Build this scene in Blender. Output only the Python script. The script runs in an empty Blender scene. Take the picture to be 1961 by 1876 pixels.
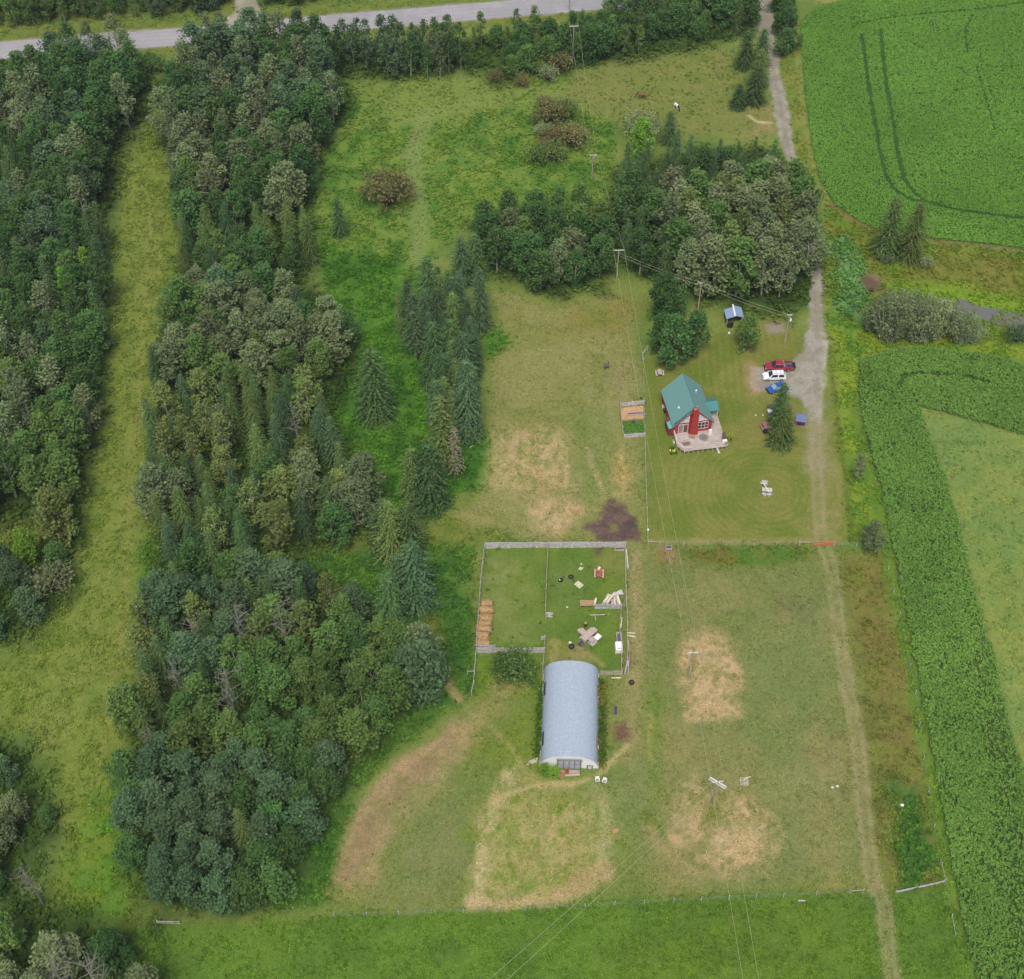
import bpy, bmesh, math, random
import numpy as np
from mathutils import Vector, Matrix

R = math.radians
random.seed(7)
rng = np.random.default_rng(11)
SC = bpy.context.scene
COL = SC.collection

# ---------------------------------------------------------------- camera, sky, sun, exposure
CAM_H, PITCH, FPX, CX, CY = 204.0, 48.5, 2791.7, 980.5, 938.0
cam_d = bpy.data.cameras.new("camera")
cam = bpy.data.objects.new("camera", cam_d)
COL.objects.link(cam)
cam.location = (0, 0, CAM_H)
cam.rotation_euler = (R(90 - PITCH), 0, 0)
cam_d.sensor_fit = 'HORIZONTAL'
cam_d.sensor_width = 36.0
cam_d.lens = 36.0 * FPX / 1961.0
cam_d.clip_start = 1.0
cam_d.clip_end = 12000
SC.camera = cam

SUN_EL, SUN_AZ = 62.0, 186.0     # degrees; azimuth clockwise from +Y
w = bpy.data.worlds.new("World")
SC.world = w
w.use_nodes = True
nt = w.node_tree
bg = nt.nodes["Background"]
sky = nt.nodes.new("ShaderNodeTexSky")
sky.sky_type = 'NISHITA'
sky.sun_disc = False
sky.sun_elevation = R(SUN_EL)
sky.sun_rotation = R(SUN_AZ)
sky.air_density = 1.0
sky.dust_density = 4.0
sky.ozone_density = 0.6
nt.links.new(sky.outputs[0], bg.inputs[0])
bg.inputs[1].default_value = 0.118

sd = bpy.data.lights.new("sun", 'SUN')
sd.energy = 1.7
sd.angle = R(20)
sd.color = (1.0, 0.95, 0.86)
so = bpy.data.objects.new("sun", sd)
COL.objects.link(so)
so.location = (0, 100, 300)
_d = Vector((math.sin(R(SUN_AZ)) * math.cos(R(SUN_EL)), math.cos(R(SUN_AZ)) * math.cos(R(SUN_EL)), math.sin(R(SUN_EL))))
so.rotation_euler = _d.to_track_quat('Z', 'Y').to_euler()

SC.view_settings.view_transform = 'Standard'
SC.view_settings.look = 'None'
SC.view_settings.exposure = 0.40
SC.view_settings.gamma = 1.0
SC.cycles.max_bounces = 6
SC.cycles.diffuse_bounces = 3
SC.cycles.glossy_bounces = 2
SC.cycles.transmission_bounces = 4
SC.cycles.transparent_max_bounces = 6

# ---------------------------------------------------------------- where a point of the survey picture lies on the land
_c, _s = math.cos(R(PITCH)), math.sin(R(PITCH))
def G(u, v, z=0.0):
    a, b = (u - CX) / FPX, -(v - CY) / FPX
    d = (a, _c + b * _s, -_s + b * _c)
    t = (z - CAM_H) / d[2]
    return Vector((d[0] * t, d[1] * t, z))
def GA(P):
    P = np.asarray(P, float)
    a, b = (P[:, 0] - CX) / FPX, -(P[:, 1] - CY) / FPX
    t = -CAM_H / (-_s + b * _c)
    return np.stack([a * t, (_c + b * _s) * t], 1)
def PX(x, y, z=0.0):
    q = z - CAM_H
    dep = y * _c - q * _s
    up = y * _s + q * _c
    return CX + FPX * x / dep, CY - FPX * up / dep

# ---------------------------------------------------------------- colours and materials
ALB = 0.86
HAZE = 0.0001
LEAFK = (1.80, 1.80, 1.58)
def _lin(c):
    c /= 255.0
    return c / 12.92 if c <= 0.04045 else ((c + 0.055) / 1.055) ** 2.4
def S(r, g, b, k=1.0):
    return (_lin(r) * ALB * k, _lin(g) * ALB * k, _lin(b) * ALB * k, 1.0)

def newmat(name):
    m = bpy.data.materials.new(name)
    m.use_nodes = True
    n = m.node_tree
    return m, n, n.nodes["Principled BSDF"]
def N(n, t, **kw):
    x = n.nodes.new(t)
    for k, v in kw.items():
        setattr(x, k, v)
    return x
_mc = {}
def mat(name, col, rough=0.7, var=0.18, scale=3.0, metal=0.0, spec=0.3, bump=0.0, stretch=None, col2=None, streak=None):
    """plain procedural surface: base colour broken up by noise, optional second colour for wear"""
    if name in _mc:
        return _mc[name]
    m, n, p = newmat(name)
    tc = N(n, "ShaderNodeTexCoord")
    src = tc.outputs["Object"]
    if stretch:
        mp = N(n, "ShaderNodeMapping")
        mp.inputs["Scale"].default_value = stretch
        n.links.new(src, mp.inputs[0])
        src = mp.outputs[0]
    nz = N(n, "ShaderNodeTexNoise")
    nz.inputs["Scale"].default_value = scale
    nz.inputs["Detail"].default_value = 5
    nz.inputs["Roughness"].default_value = 0.65
    n.links.new(src, nz.inputs["Vector"])
    rp = N(n, "ShaderNodeValToRGB")
    c = np.array(col[:3])
    a = tuple(c * (1 - var)) + (1,)
    b = tuple(np.minimum(c * (1 + var), 1)) + (1,)
    if col2:
        a = tuple(col2[:3]) + (1,)
    rp.color_ramp.elements[0].color = a
    rp.color_ramp.elements[1].color = b
    rp.color_ramp.elements[0].position = 0.3
    rp.color_ramp.elements[1].position = 0.7
    n.links.new(nz.outputs[0], rp.inputs[0])
    n.links.new(rp.outputs[0], p.inputs["Base Color"])
    p.inputs["Roughness"].default_value = rough
    p.inputs["Metallic"].default_value = metal
    p.inputs["Specular IOR Level"].default_value = spec
    if bump:
        bp = N(n, "ShaderNodeBump")
        bp.inputs["Strength"].default_value = bump
        bp.inputs["Distance"].default_value = 0.05
        n.links.new(nz.outputs[0], bp.inputs["Height"])
        n.links.new(bp.outputs[0], p.inputs["Normal"])
    _mc[name] = m
    return m

def leafmat(name, ca, cb, cc, trans=0.36, hue=0.014):
    """leaf clumps: colour runs from ca to cb over the crown's random leaf tint, cc marks a few odd leaves; every tree shifts a little"""
    m, n, p = newmat(name)
    n.nodes.remove(p)
    ca, cb, cc = [tuple(min(1, x * q) for x, q in zip(c[:3], LEAFK)) + (1,) for c in (ca, cb, cc)]
    at = N(n, "ShaderNodeAttribute", attribute_name="tint")
    oi = N(n, "ShaderNodeObjectInfo")
    rp = N(n, "ShaderNodeValToRGB")
    e = rp.color_ramp.elements
    e[0].color, e[1].color = ca, cb
    e[1].position = 0.86
    x = e.new(1.0); x.color = cc
    n.links.new(at.outputs["Fac"], rp.inputs[0])
    hs = N(n, "ShaderNodeHueSaturation")
    n.links.new(rp.outputs[0], hs.inputs["Color"])
    mr = N(n, "ShaderNodeMapRange")
    mr.inputs[3].default_value, mr.inputs[4].default_value = 0.5 - hue, 0.5 + hue
    n.links.new(oi.outputs["Random"], mr.inputs[0])
    n.links.new(mr.outputs[0], hs.inputs["Hue"])
    ml = N(n, "ShaderNodeMath", operation='MULTIPLY'); ml.inputs[1].default_value = 7.31
    fr = N(n, "ShaderNodeMath", operation='FRACT')
    n.links.new(oi.outputs["Random"], ml.inputs[0]); n.links.new(ml.outputs[0], fr.inputs[0])
    mv = N(n, "ShaderNodeMapRange")
    mv.inputs[3].default_value, mv.inputs[4].default_value = 0.74, 1.22
    n.links.new(fr.outputs[0], mv.inputs[0]); n.links.new(mv.outputs[0], hs.inputs["Value"])
    d = N(n, "ShaderNodeBsdfDiffuse"); t = N(n, "ShaderNodeBsdfTranslucent")
    n.links.new(hs.outputs[0], d.inputs[0]); n.links.new(hs.outputs[0], t.inputs[0])
    mx = N(n, "ShaderNodeMixShader"); mx.inputs[0].default_value = trans
    n.links.new(d.outputs[0], mx.inputs[1]); n.links.new(t.outputs[0], mx.inputs[2])
    n.links.new(mx.outputs[0], n.nodes["Material Output"].inputs[0])
    return m

def vcolmat(name, trans=0.25, rough=0.9):
    """low plants: their own colour is stored per leaf"""
    m, n, p = newmat(name)
    n.nodes.remove(p)
    at = N(n, "ShaderNodeAttribute", attribute_name="col")
    d = N(n, "ShaderNodeBsdfDiffuse"); t = N(n, "ShaderNodeBsdfTranslucent")
    n.links.new(at.outputs["Color"], d.inputs[0]); n.links.new(at.outputs["Color"], t.inputs[0])
    mx = N(n, "ShaderNodeMixShader"); mx.inputs[0].default_value = trans
    n.links.new(d.outputs[0], mx.inputs[1]); n.links.new(t.outputs[0], mx.inputs[2])
    n.links.new(mx.outputs[0], n.nodes["Material Output"].inputs[0])
    return m

# ---------------------------------------------------------------- mesh and object helpers
def tag(o, label=None, cat=None, group=None, kind=None):
    if label: o["label"] = label
    if cat: o["category"] = cat
    if group: o["group"] = group
    if kind: o["kind"] = kind
    return o
def empty(name, loc, rz=0.0, label=None, cat=None, group=None):
    o = bpy.data.objects.new(name, None)
    COL.objects.link(o)
    o.location = loc
    o.rotation_euler = (0, 0, rz)
    o.empty_display_size = 0.3
    return tag(o, label, cat, group)
def npmesh(name, V, F, mats, smooth=False, tint=None, col=None, mi=None):
    """V (n,3); F (m,k) one face size"""
    me = bpy.data.meshes.new(name)
    V = np.asarray(V, np.float32); F = np.asarray(F, np.int32)
    m, k = F.shape
    me.vertices.add(len(V)); me.vertices.foreach_set("co", V.ravel())
    me.loops.add(m * k); me.loops.foreach_set("vertex_index", F.ravel())
    me.polygons.add(m); me.polygons.foreach_set("loop_start", np.arange(0, m * k, k, dtype=np.int32))
    if mi is not None: me.polygons.foreach_set("material_index", np.asarray(mi, np.int32))
    if smooth: me.polygons.foreach_set("use_smooth", np.ones(m, bool))
    for x in (mats if isinstance(mats, (list, tuple)) else [mats]): me.materials.append(x)
    if tint is not None:
        a = me.attributes.new("tint", 'FLOAT', 'FACE'); a.data.foreach_set("value", np.asarray(tint, np.float32))
    if col is not None:
        dom = 'POINT' if len(col) == len(V) else 'FACE'
        a = me.attributes.new("col", 'FLOAT_COLOR', dom)
        c4 = np.ones((len(col), 4), np.float32); c4[:, :col.shape[1]] = col
        a.data.foreach_set("color", c4.ravel())
    me.update(calc_edges=True)
    return me
def link(name, me, parent=None, loc=None):
    o = bpy.data.objects.new(name, me)
    COL.objects.link(o)
    if parent: o.parent = parent
    if loc is not None: o.location = loc
    return o
class MB:
    def __init__(s): s.v, s.f, s.m = [], [], []
    def add(s, V, F, m=0):
        b = len(s.v)
        s.v += [tuple(x) for x in V]
        s.f += [tuple(b + i for i in f) for f in F]
        s.m += [m] * len(F)
        return s
    def box(s, c, d, rz=0.0, m=0, rx=0.0, ry=0.0):
        M = Matrix.Translation(c) @ Matrix.Rotation(rz, 4, 'Z') @ Matrix.Rotation(ry, 4, 'Y') @ Matrix.Rotation(rx, 4, 'X')
        V = [M @ Vector((x * d[0] / 2, y * d[1] / 2, z * d[2] / 2)) for z in (-1, 1) for x, y in ((-1, -1), (1, -1), (1, 1), (-1, 1))]
        return s.add(V, [(3, 2, 1, 0), (4, 5, 6, 7), (0, 1, 5, 4), (1, 2, 6, 5), (2, 3, 7, 6), (3, 0, 4, 7)], m)
    def bar(s, a, b, wd, ht, m=0):
        a, b = Vector(a), Vector(b)
        d = (b - a).normalized()
        sx = d.cross(Vector((0, 0, 1)))
        sx = Vector((1, 0, 0)) if sx.length < 1e-4 else sx.normalized()
        up = sx.cross(d)
        V = [p + sx * (i * wd / 2) + up * (j * ht / 2) for p in (a, b) for i, j in ((-1, -1), (1, -1), (1, 1), (-1, 1))]
        return s.add(V, [(0, 1, 2, 3), (7, 6, 5, 4), (0, 4, 5, 1), (1, 5, 6, 2), (2, 6, 7, 3), (3, 7, 4, 0)], m)
    def tube(s, P, r, n=6, m=0, cap=True):
        P = [Vector(p) for p in P]
        rs = r if isinstance(r, (list, tuple)) else [r] * len(P)
        V = []
        for i, p in enumerate(P):
            d = (P[min(i + 1, len(P) - 1)] - P[max(i - 1, 0)]).normalized()
            x = d.cross(Vector((0, 0, 1)))
            x = Vector((1, 0, 0)) if x.length < 1e-3 else x.normalized()
            y = d.cross(x)
            V += [p + (x * math.cos(2 * math.pi * k / n) + y * math.sin(2 * math.pi * k / n)) * rs[i] for k in range(n)]
        F = [(i * n + k, i * n + (k + 1) % n, (i + 1) * n + (k + 1) % n, (i + 1) * n + k) for i in range(len(P) - 1) for k in range(n)]
        if cap: F += [tuple(range(n - 1, -1, -1)), tuple((len(P) - 1) * n + k for k in range(n))]
        return s.add(V, F, m)
    def loft(s, secs, m=0, cap=True):
        n = len(secs[0]); V = [p for q in secs for p in q]
        F = [(i * n + k, i * n + (k + 1) % n, (i + 1) * n + (k + 1) % n, (i + 1) * n + k) for i in range(len(secs) - 1) for k in range(n)]
        if cap: F += [tuple(range(n - 1, -1, -1)), tuple((len(secs) - 1) * n + k for k in range(n))]
        return s.add(V, F, m)
    def prism(s, poly, z0, z1, m=0):
        n = len(poly)
        V = [(x, y, z0) for x, y in poly] + [(x, y, z1) for x, y in poly]
        return s.add(V, [tuple(range(n - 1, -1, -1)), tuple(range(n, 2 * n))] + [(i, (i + 1) % n, n + (i + 1) % n, n + i) for i in range(n)], m)
    def build(s, name, mats, parent=None, smooth=False, loc=None):
        me = bpy.data.meshes.new(name)
        me.from_pydata(s.v, [], s.f)
        for x in (mats if isinstance(mats, (list, tuple)) else [mats]): me.materials.append(x)
        me.polygons.foreach_set("material_index", s.m)
        if smooth: me.polygons.foreach_set("use_smooth", [True] * len(s.f))
        bm = bmesh.new(); bm.from_mesh(me); bmesh.ops.recalc_face_normals(bm, faces=bm.faces); bm.to_mesh(me); bm.free()
        return link(name, me, parent, loc)
def copy_tree(o, parent=None):
    kids = [c for c in o.children]
    c = o.copy(); COL.objects.link(c)
    if parent: c.parent = parent
    for k in kids: copy_tree(k, c)
    return c

# ---------------------------------------------------------------- value noise
_tab = rng.random((256, 256)).astype(np.float32)
def vn(x, y):
    xi, yi = np.floor(x).astype(int), np.floor(y).astype(int)
    fx, fy = x - xi, y - yi
    fx = fx * fx * (3 - 2 * fx); fy = fy * fy * (3 - 2 * fy)
    a = _tab[xi & 255, yi & 255]; b = _tab[(xi + 1) & 255, yi & 255]
    c = _tab[xi & 255, (yi + 1) & 255]; d = _tab[(xi + 1) & 255, (yi + 1) & 255]
    return (a * (1 - fx) + b * fx) * (1 - fy) + (c * (1 - fx) + d * fx) * fy
def fbm(x, y, sc, oc=4, seed=0.0):
    t = 0; am = 0.5; tot = 0; x = x / sc + seed * 17.3; y = y / sc + seed * 9.7
    for i in range(oc):
        t = t + am * vn(x, y); tot += am; am *= 0.55; x = x * 2.03 + 3.1; y = y * 2.03 + 7.7
    return t / tot
def sst(a, b, x):
    t = np.clip((x - a) / (b - a), 0, 1); return t * t * (3 - 2 * t)
def sdpoly(X, Y, P):
    """signed distance, negative inside"""
    d = np.full(X.shape, 1e18); ins = np.zeros(X.shape, bool)
    n = len(P)
    for i in range(n):
        x0, y0 = P[i]; x1, y1 = P[(i + 1) % n]
        ex, ey = x1 - x0, y1 - y0
        wx, wy = X - x0, Y - y0
        t = np.clip((wx * ex + wy * ey) / (ex * ex + ey * ey + 1e-9), 0, 1)
        d = np.minimum(d, (wx - ex * t) ** 2 + (wy - ey * t) ** 2)
        if y0 != y1:
            c = ((y0 > Y) != (y1 > Y)) & (X < ex * (Y - y0) / (y1 - y0) + x0)
            ins ^= c
    d = np.sqrt(d)
    return np.where(ins, -d, d)
def sdline(X, Y, P):
    d = np.full(X.shape, 1e18)
    for i in range(len(P) - 1):
        x0, y0 = P[i]; x1, y1 = P[i + 1]
        ex, ey = x1 - x0, y1 - y0
        wx, wy = X - x0, Y - y0
        t = np.clip((wx * ex + wy * ey) / (ex * ex + ey * ey + 1e-9), 0, 1)
        d = np.minimum(d, (wx - ex * t) ** 2 + (wy - ey * t) ** 2)
    return np.sqrt(d)
def inpoly(x, y, P):
    return sdpoly(np.array([x]), np.array([y]), P)[0] < 0

# ================================================================ THE LAND
# One fine grid of cells carries the real colour of soil, grass, straw and gravel; roads, track and fields take their own cells of it.
GS = 0.34
GX0, GX1, GY0, GY1 = -165.0, 165.0, 66.0, 408.0
nx, ny = int((GX1 - GX0) / GS) + 1, int((GY1 - GY0) / GS) + 1
gx = GX0 + np.arange(nx) * GS; gy = GY0 + np.arange(ny) * GS
GXX, GYY = np.meshgrid(gx, gy)
GX, GY = GXX.ravel(), GYY.ravel()
NV = GX.size
def lin3(c, k=1.0): return np.array(S(*c, k)[:3])
n8 = fbm(GX, GY, 9.0, 4, 1); n3 = fbm(GX, GY, 3.0, 4, 2); n1 = fbm(GX, GY, 1.1, 3, 3); n25 = fbm(GX, GY, 26.0, 3, 4)
colr = lin3((104, 122, 58))[None] * np.ones((NV, 1))
colr = colr + (lin3((120, 130, 66)) - lin3((104, 122, 58)))[None] * sst(0.4, 0.62, n8)[:, None]
ruf = np.full(NV, 0.8); weed = np.full(NV, 0.0); wh = np.full(NV, 0.4)
def region(P, pad):
    return np.nonzero((GX > P[:, 0].min() - pad) & (GX < P[:, 0].max() + pad) & (GY > P[:, 1].min() - pad) & (GY < P[:, 1].max() + pad))[0]
def paint(ix, k, c, c2, msc, mot, seed, rf, wd, hh):
    cc = lin3(c)[None] * np.ones((len(ix), 1))
    if c2 is not None:
        q = sst(mot - 0.12, mot + 0.12, fbm(GX[ix], GY[ix], msc, 4, seed))[:, None]
        cc = cc * (1 - q) + lin3(c2)[None] * q
    colr[ix] = colr[ix] * (1 - k[:, None]) + cc * k[:, None]
    if rf is not None: ruf[ix] = ruf[ix] * (1 - k) + rf * k
    if wd is not None:
        weed[ix] = weed[ix] * (1 - k) + wd * k; wh[ix] = wh[ix] * (1 - k) + hh * k
_zs = [0]
def zone(poly, c, c2=None, soft=1.5, warp=2.0, k=1.0, msc=3.0, mot=0.5, rf=None, wd=None, hh=0.4, brk=0.0):
    _zs[0] += 1; sd_ = _zs[0] * 0.37
    if c[0] > 160 and wd is None: wd, hh = 4.0, .1      # loose straw lies on it
    P = GA(poly)
    ix = region(P, warp + soft + 1)
    d = sdpoly(GX[ix], GY[ix], P) + (fbm(GX[ix], GY[ix], 3.5, 4, sd_) - 0.5) * 2 * warp
    q = sst(soft, -soft, d) * k
    if brk: q = q * (1 - brk * sst(0.44, 0.56, .5 * fbm(GX[ix], GY[ix], 2.2, 3, sd_ + 3) + .5 * fbm(GX[ix] * 1.5, GY[ix] * .6, .8, 3, sd_ + 4)))
    paint(ix, q, c, c2, msc, mot, sd_ + 5, rf, wd, hh)
def line(pts, wid, c, k=0.8, soft=0.5, warp=0.4, c2=None, rf=None, wd=None, brk=0.0, hh=.3):
    _zs[0] += 1; sd_ = _zs[0] * 0.37
    P = GA(pts)
    ix = region(P, wid + 3)
    d = sdline(GX[ix], GY[ix], P) - wid / 2 + (fbm(GX[ix], GY[ix], 2.5, 4, sd_) - 0.5) * 2 * warp
    q = sst(soft, -soft, d) * k
    if brk: q = q * (1 - brk * sst(0.44, 0.56, .5 * fbm(GX[ix], GY[ix], 2.2, 3, sd_ + 3) + .5 * fbm(GX[ix] * 1.5, GY[ix] * .6, .8, 3, sd_ + 4)))
    paint(ix, q, c, c2, 2.0, 0.5, sd_ + 5, rf, wd, hh)

ROAD = [(-200, 114), (0, 97.5), (138, 86), (380, 68), (566, 51), (885, 24.5), (1088, 8), (1300, -12), (1600, -42), (2100, -92)]
SIDE = [(472, -60), (471, 0), (474, 15), (480, 44)]
DRIVE_L = [(1448, -40), (1457, 0), (1457, 69), (1472, 138), (1482, 207), (1494, 259), (1508, 311), (1530, 400), (1551, 470), (1561, 518), (1551, 569), (1549, 626), (1541, 660), (1523, 695), (1500, 702), (1440, 704), (1439, 735), (1446, 749), (1500, 753), (1532, 762), (1546, 781), (1553, 800)]
DRIVE_R = [(1569, 800), (1570, 781), (1572, 750), (1576, 700), (1582, 660), (1579, 626), (1574, 569), (1572, 518), (1566, 470), (1548, 400), (1524, 311), (1514, 259), (1508, 207), (1493, 138), (1483, 69), (1474, 0), (1466, -40)]
TRACK_W = [(1560, 790), (1562, 867), (1566, 937), (1570, 1006), (1574, 1040), (1590, 1075), (1600, 1144), (1607, 1213), (1617, 1280), (1630, 1353), (1642, 1422), (1652, 1525), (1659, 1595), (1672, 1690), (1692, 1733), (1706, 1871), (1715, 1960)]
CROPU = [(1532, 45), (1541, 166), (1555, 276), (1570, 345), (1595, 390), (1646, 424), (1681, 442), (1767, 455), (1870, 466), (2080, 492), (2080, -25), (1640, -6), (1560, 15)]
CROPL = [(1645, 692), (1643, 747), (1653, 816), (1670, 875), (1691, 954), (1708, 1040), (1726, 1137), (1750, 1252), (1781, 1422), (1812, 1595), (1836, 1733), (1870, 1890), (1885, 1960), (2060, 1960), (2060, 1720), (1985, 1560), (1961, 1491), (1929, 1381), (1905, 1250), (1871, 1144), (1853, 1075), (1836, 999), (1808, 912), (1784, 850), (1758, 778), (1802, 790), (1888, 814), (1961, 833), (2080, 860), (2080, 730), (1961, 700), (1890, 684), (1836, 676), (1767, 668), (1690, 676)]
HAY = [(1758, 778), (1784, 850), (1808, 912), (1836, 999), (1853, 1075), (1871, 1144), (1905, 1250), (1929, 1381), (1961, 1491), (1985, 1560), (2060, 1720), (2200, 1720), (2200, 880), (2080, 860), (1961, 833), (1888, 814), (1802, 790)]

# --- rough country, verges and meadow
zone([(-300, 130), (-300, -80), (1700, -80), (1450, -10), (1100, 30), (600, 70), (300, 95)], (104, 122, 58), (118, 124, 60), wd=1.2)
line([(x, y + 13) for x, y in ROAD], 9, (118, 122, 54), .9, c2=(104, 118, 52), wd=.6)
line([(x, y - 13) for x, y in ROAD], 9, (118, 124, 56), .9, c2=(104, 118, 52), wd=.6)
zone([(620, 170), (900, 110), (1090, 115), (1400, 95), (1440, 180), (1300, 250), (1180, 260), (1160, 400), (900, 420), (800, 520), (830, 600), (760, 700), (640, 640), (600, 480), (610, 300)], (110, 130, 56), (84, 116, 46), msc=3.5, mot=.52, wd=2.4, hh=.45)
zone([(660, 160), (900, 120), (1080, 160), (1300, 150), (1180, 230), (1000, 190), (800, 250), (700, 200)], (122, 134, 66), None, k=.75, warp=4, soft=4, wd=.7)
zone([(620, 300), (760, 290), (840, 360), (1000, 400), (1000, 340), (840, 260), (700, 240)], (90, 124, 50), (122, 138, 60), k=.7, warp=4, soft=3, msc=2.5, wd=3)
line([(818, 215), (800, 262), (792, 300), (796, 360), (805, 440), (800, 500)], 4.5, (122, 136, 76), .8, soft=1.5, wd=.3)
line([(800, 255), (788, 282), (770, 300)], 1.2, (128, 122, 84), .6, brk=.4)
line([(640, 250), (760, 235), (900, 200), (1020, 195)], 2, (128, 138, 72), .5, soft=1)
zone([(1090, 130), (1180, 105), (1400, 92), (1440, 180), (1480, 240), (1460, 262), (1300, 262), (1190, 240), (1080, 190)], (116, 122, 62), (124, 124, 68), warp=3, soft=4, k=.9, wd=.5)
zone([(1425, 215), (1480, 195), (1492, 250), (1440, 262)], (146, 130, 88), (128, 124, 70), soft=2, k=.8, wd=.1)
line([(1432, 222), (1450, 234), (1478, 236)], .5, (196, 180, 140), .8)
# --- pipeline strip between the woods
zone([(300, 115), (330, 130), (325, 175), (305, 240), (318, 290), (355, 350), (352, 500), (340, 640), (318, 800), (300, 1000), (290, 1200), (275, 1350), (262, 1500), (255, 1640), (262, 1790), (60, 1790), (90, 1700), (125, 1640), (125, 1560), (100, 1480), (60, 1400), (-80, 1400), (-80, 1270), (55, 1240), (125, 1150), (150, 1050), (165, 950), (195, 800), (205, 700), (215, 600), (215, 500), (224, 420), (228, 340), (240, 300), (285, 250), (298, 180)], (117, 128, 57), (102, 117, 50), msc=2.2, mot=.52, warp=2.5, wd=2.6, hh=.3)
zone([(262, 320), (300, 330), (300, 500), (290, 700), (270, 900), (225, 1200), (140, 1440), (40, 1400), (150, 1200), (215, 950), (245, 700), (250, 500)], (128, 134, 68), (114, 126, 57), k=.8, warp=5, soft=4, msc=1.8)
line([(285, 400), (275, 700), (250, 950), (235, 1200), (185, 1500)], 1.2, (146, 136, 80), .45, brk=.5, soft=1)
line([(305, 400), (298, 700), (275, 950), (255, 1200), (225, 1450)], 1.0, (146, 136, 80), .45, brk=.5, soft=1)
zone([(258, 1040), (300, 1040), (300, 1110), (268, 1120)], (84, 122, 42), soft=3, k=.9, wd=2)
zone([(215, 1490), (262, 1480), (262, 1770), (100, 1770), (150, 1680), (160, 1600)], (90, 126, 42), (108, 126, 46), soft=5, warp=4, wd=1.4)
# --- the wet ground among the spruces
zone([(610, 470), (760, 500), (800, 620), (830, 700), (850, 830), (930, 830), (935, 930), (860, 960), (830, 1010), (720, 950), (660, 880), (625, 780), (620, 640)], (84, 122, 42), (66, 104, 38), msc=2.5, wd=4, hh=.5)
zone([(560, 1075), (700, 1050), (830, 1020), (915, 1045), (912, 1250), (905, 1330), (872, 1352), (745, 1440), (665, 1540), (628, 1720), (505, 1760), (560, 1640), (640, 1520), (730, 1420), (800, 1340), (760, 1230)], (84, 114, 46), (66, 100, 42), msc=2.5, wd=4, hh=.55)
zone([(790, 1205), (830, 1190), (850, 1230), (815, 1250)], (132, 122, 66), soft=2.5, k=.7, wd=.3)
line([(848, 1285), (862, 1320), (880, 1340)], 1.2, (158, 140, 96), .8, wd=0)
zone([(800, 1000), (930, 960), (1010, 1010), (1000, 1042), (920, 1042), (830, 1040)], (104, 118, 50), (118, 122, 58), soft=2.5, wd=.8)
zone([(940, 995), (1005, 1000), (1020, 1035), (985, 1040), (955, 1030)], (78, 112, 46), soft=2, wd=4, hh=.5)
zone([(920, 640), (960, 630), (985, 660), (940, 690), (915, 680)], (80, 118, 44), soft=2, wd=4, hh=.5)
zone([(975, 762), (995, 760), (995, 774), (978, 776)], (80, 118, 44), soft=1, warp=.6, wd=5, hh=.5)
# --- paddock beside the house
PAD = [(948, 560), (1000, 570), (1080, 590), (1180, 560), (1215, 600), (1228, 690), (1232, 1044), (1100, 1042), (1010, 1040), (870, 990), (938, 945), (945, 800), (945, 700), (985, 650), (955, 610)]
zone(PAD, (128, 128, 72), (138, 134, 84), msc=7, mot=.5, warp=1.5, rf=.8, wd=1.8, hh=.10)
zone([(1080, 590), (1225, 560), (1225, 610), (1150, 640), (1050, 640)], (132, 122, 62), (118, 120, 56), soft=4, warp=3, k=.7)
zone([(1095, 800), (1150, 780), (1160, 870), (1175, 940), (1120, 960), (1095, 900)], (112, 126, 66), soft=4, warp=4, k=.7)
zone([(1170, 690), (1215, 690), (1212, 770), (1195, 770), (1165, 740)], (146, 134, 96), soft=3, warp=2.5, k=.6)
zone([(940, 940), (945, 890), (975, 820), (1045, 815), (1090, 830), (1098, 930), (1040, 945)], (176, 154, 114), (138, 134, 84), msc=1.3, mot=.52, soft=3, warp=2.5, k=.9, brk=.35)
zone([(1015, 965), (1050, 950), (1100, 955), (1118, 975), (1100, 1010), (1060, 1028), (1020, 1010)], (190, 164, 124), (162, 146, 104), msc=1.2, soft=1.6, warp=1.5, k=.95, brk=.2)
zone([(1178, 880), (1188, 858), (1198, 880), (1208, 905), (1206, 945), (1180, 955), (1174, 915)], (190, 162, 108), (158, 142, 92), msc=1.2, soft=1.6, warp=1.3, k=.9, brk=.3)
for i in range(20):
    x = 942 + i * 7.4
    line([(x + 4, 826 + (i % 4) * 6), (x, 935)], .35, (190, 170, 124), .55, soft=.5, warp=.5, brk=.7)
line([(1124, 860), (1136, 900), (1152, 935), (1160, 955)], .7, (166, 150, 108), .8, soft=.5)
line([(1040, 1000), (1130, 900), (1140, 800), (1120, 700)], 1.6, (140, 136, 92), .35, soft=1)
MUD = [(1165, 958), (1180, 964), (1195, 968), (1222, 990), (1225, 1036), (1190, 1038), (1158, 1033), (1119, 1012), (1128, 1000), (1152, 994)]
zone(MUD, (92, 76, 70), (108, 90, 80), msc=1.0, soft=.7, warp=1.6, rf=.9, wd=0)
zone([(1170, 1006), (1180, 1004), (1182, 1014), (1172, 1017)], (122, 122, 62), soft=.6, warp=.4)
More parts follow.
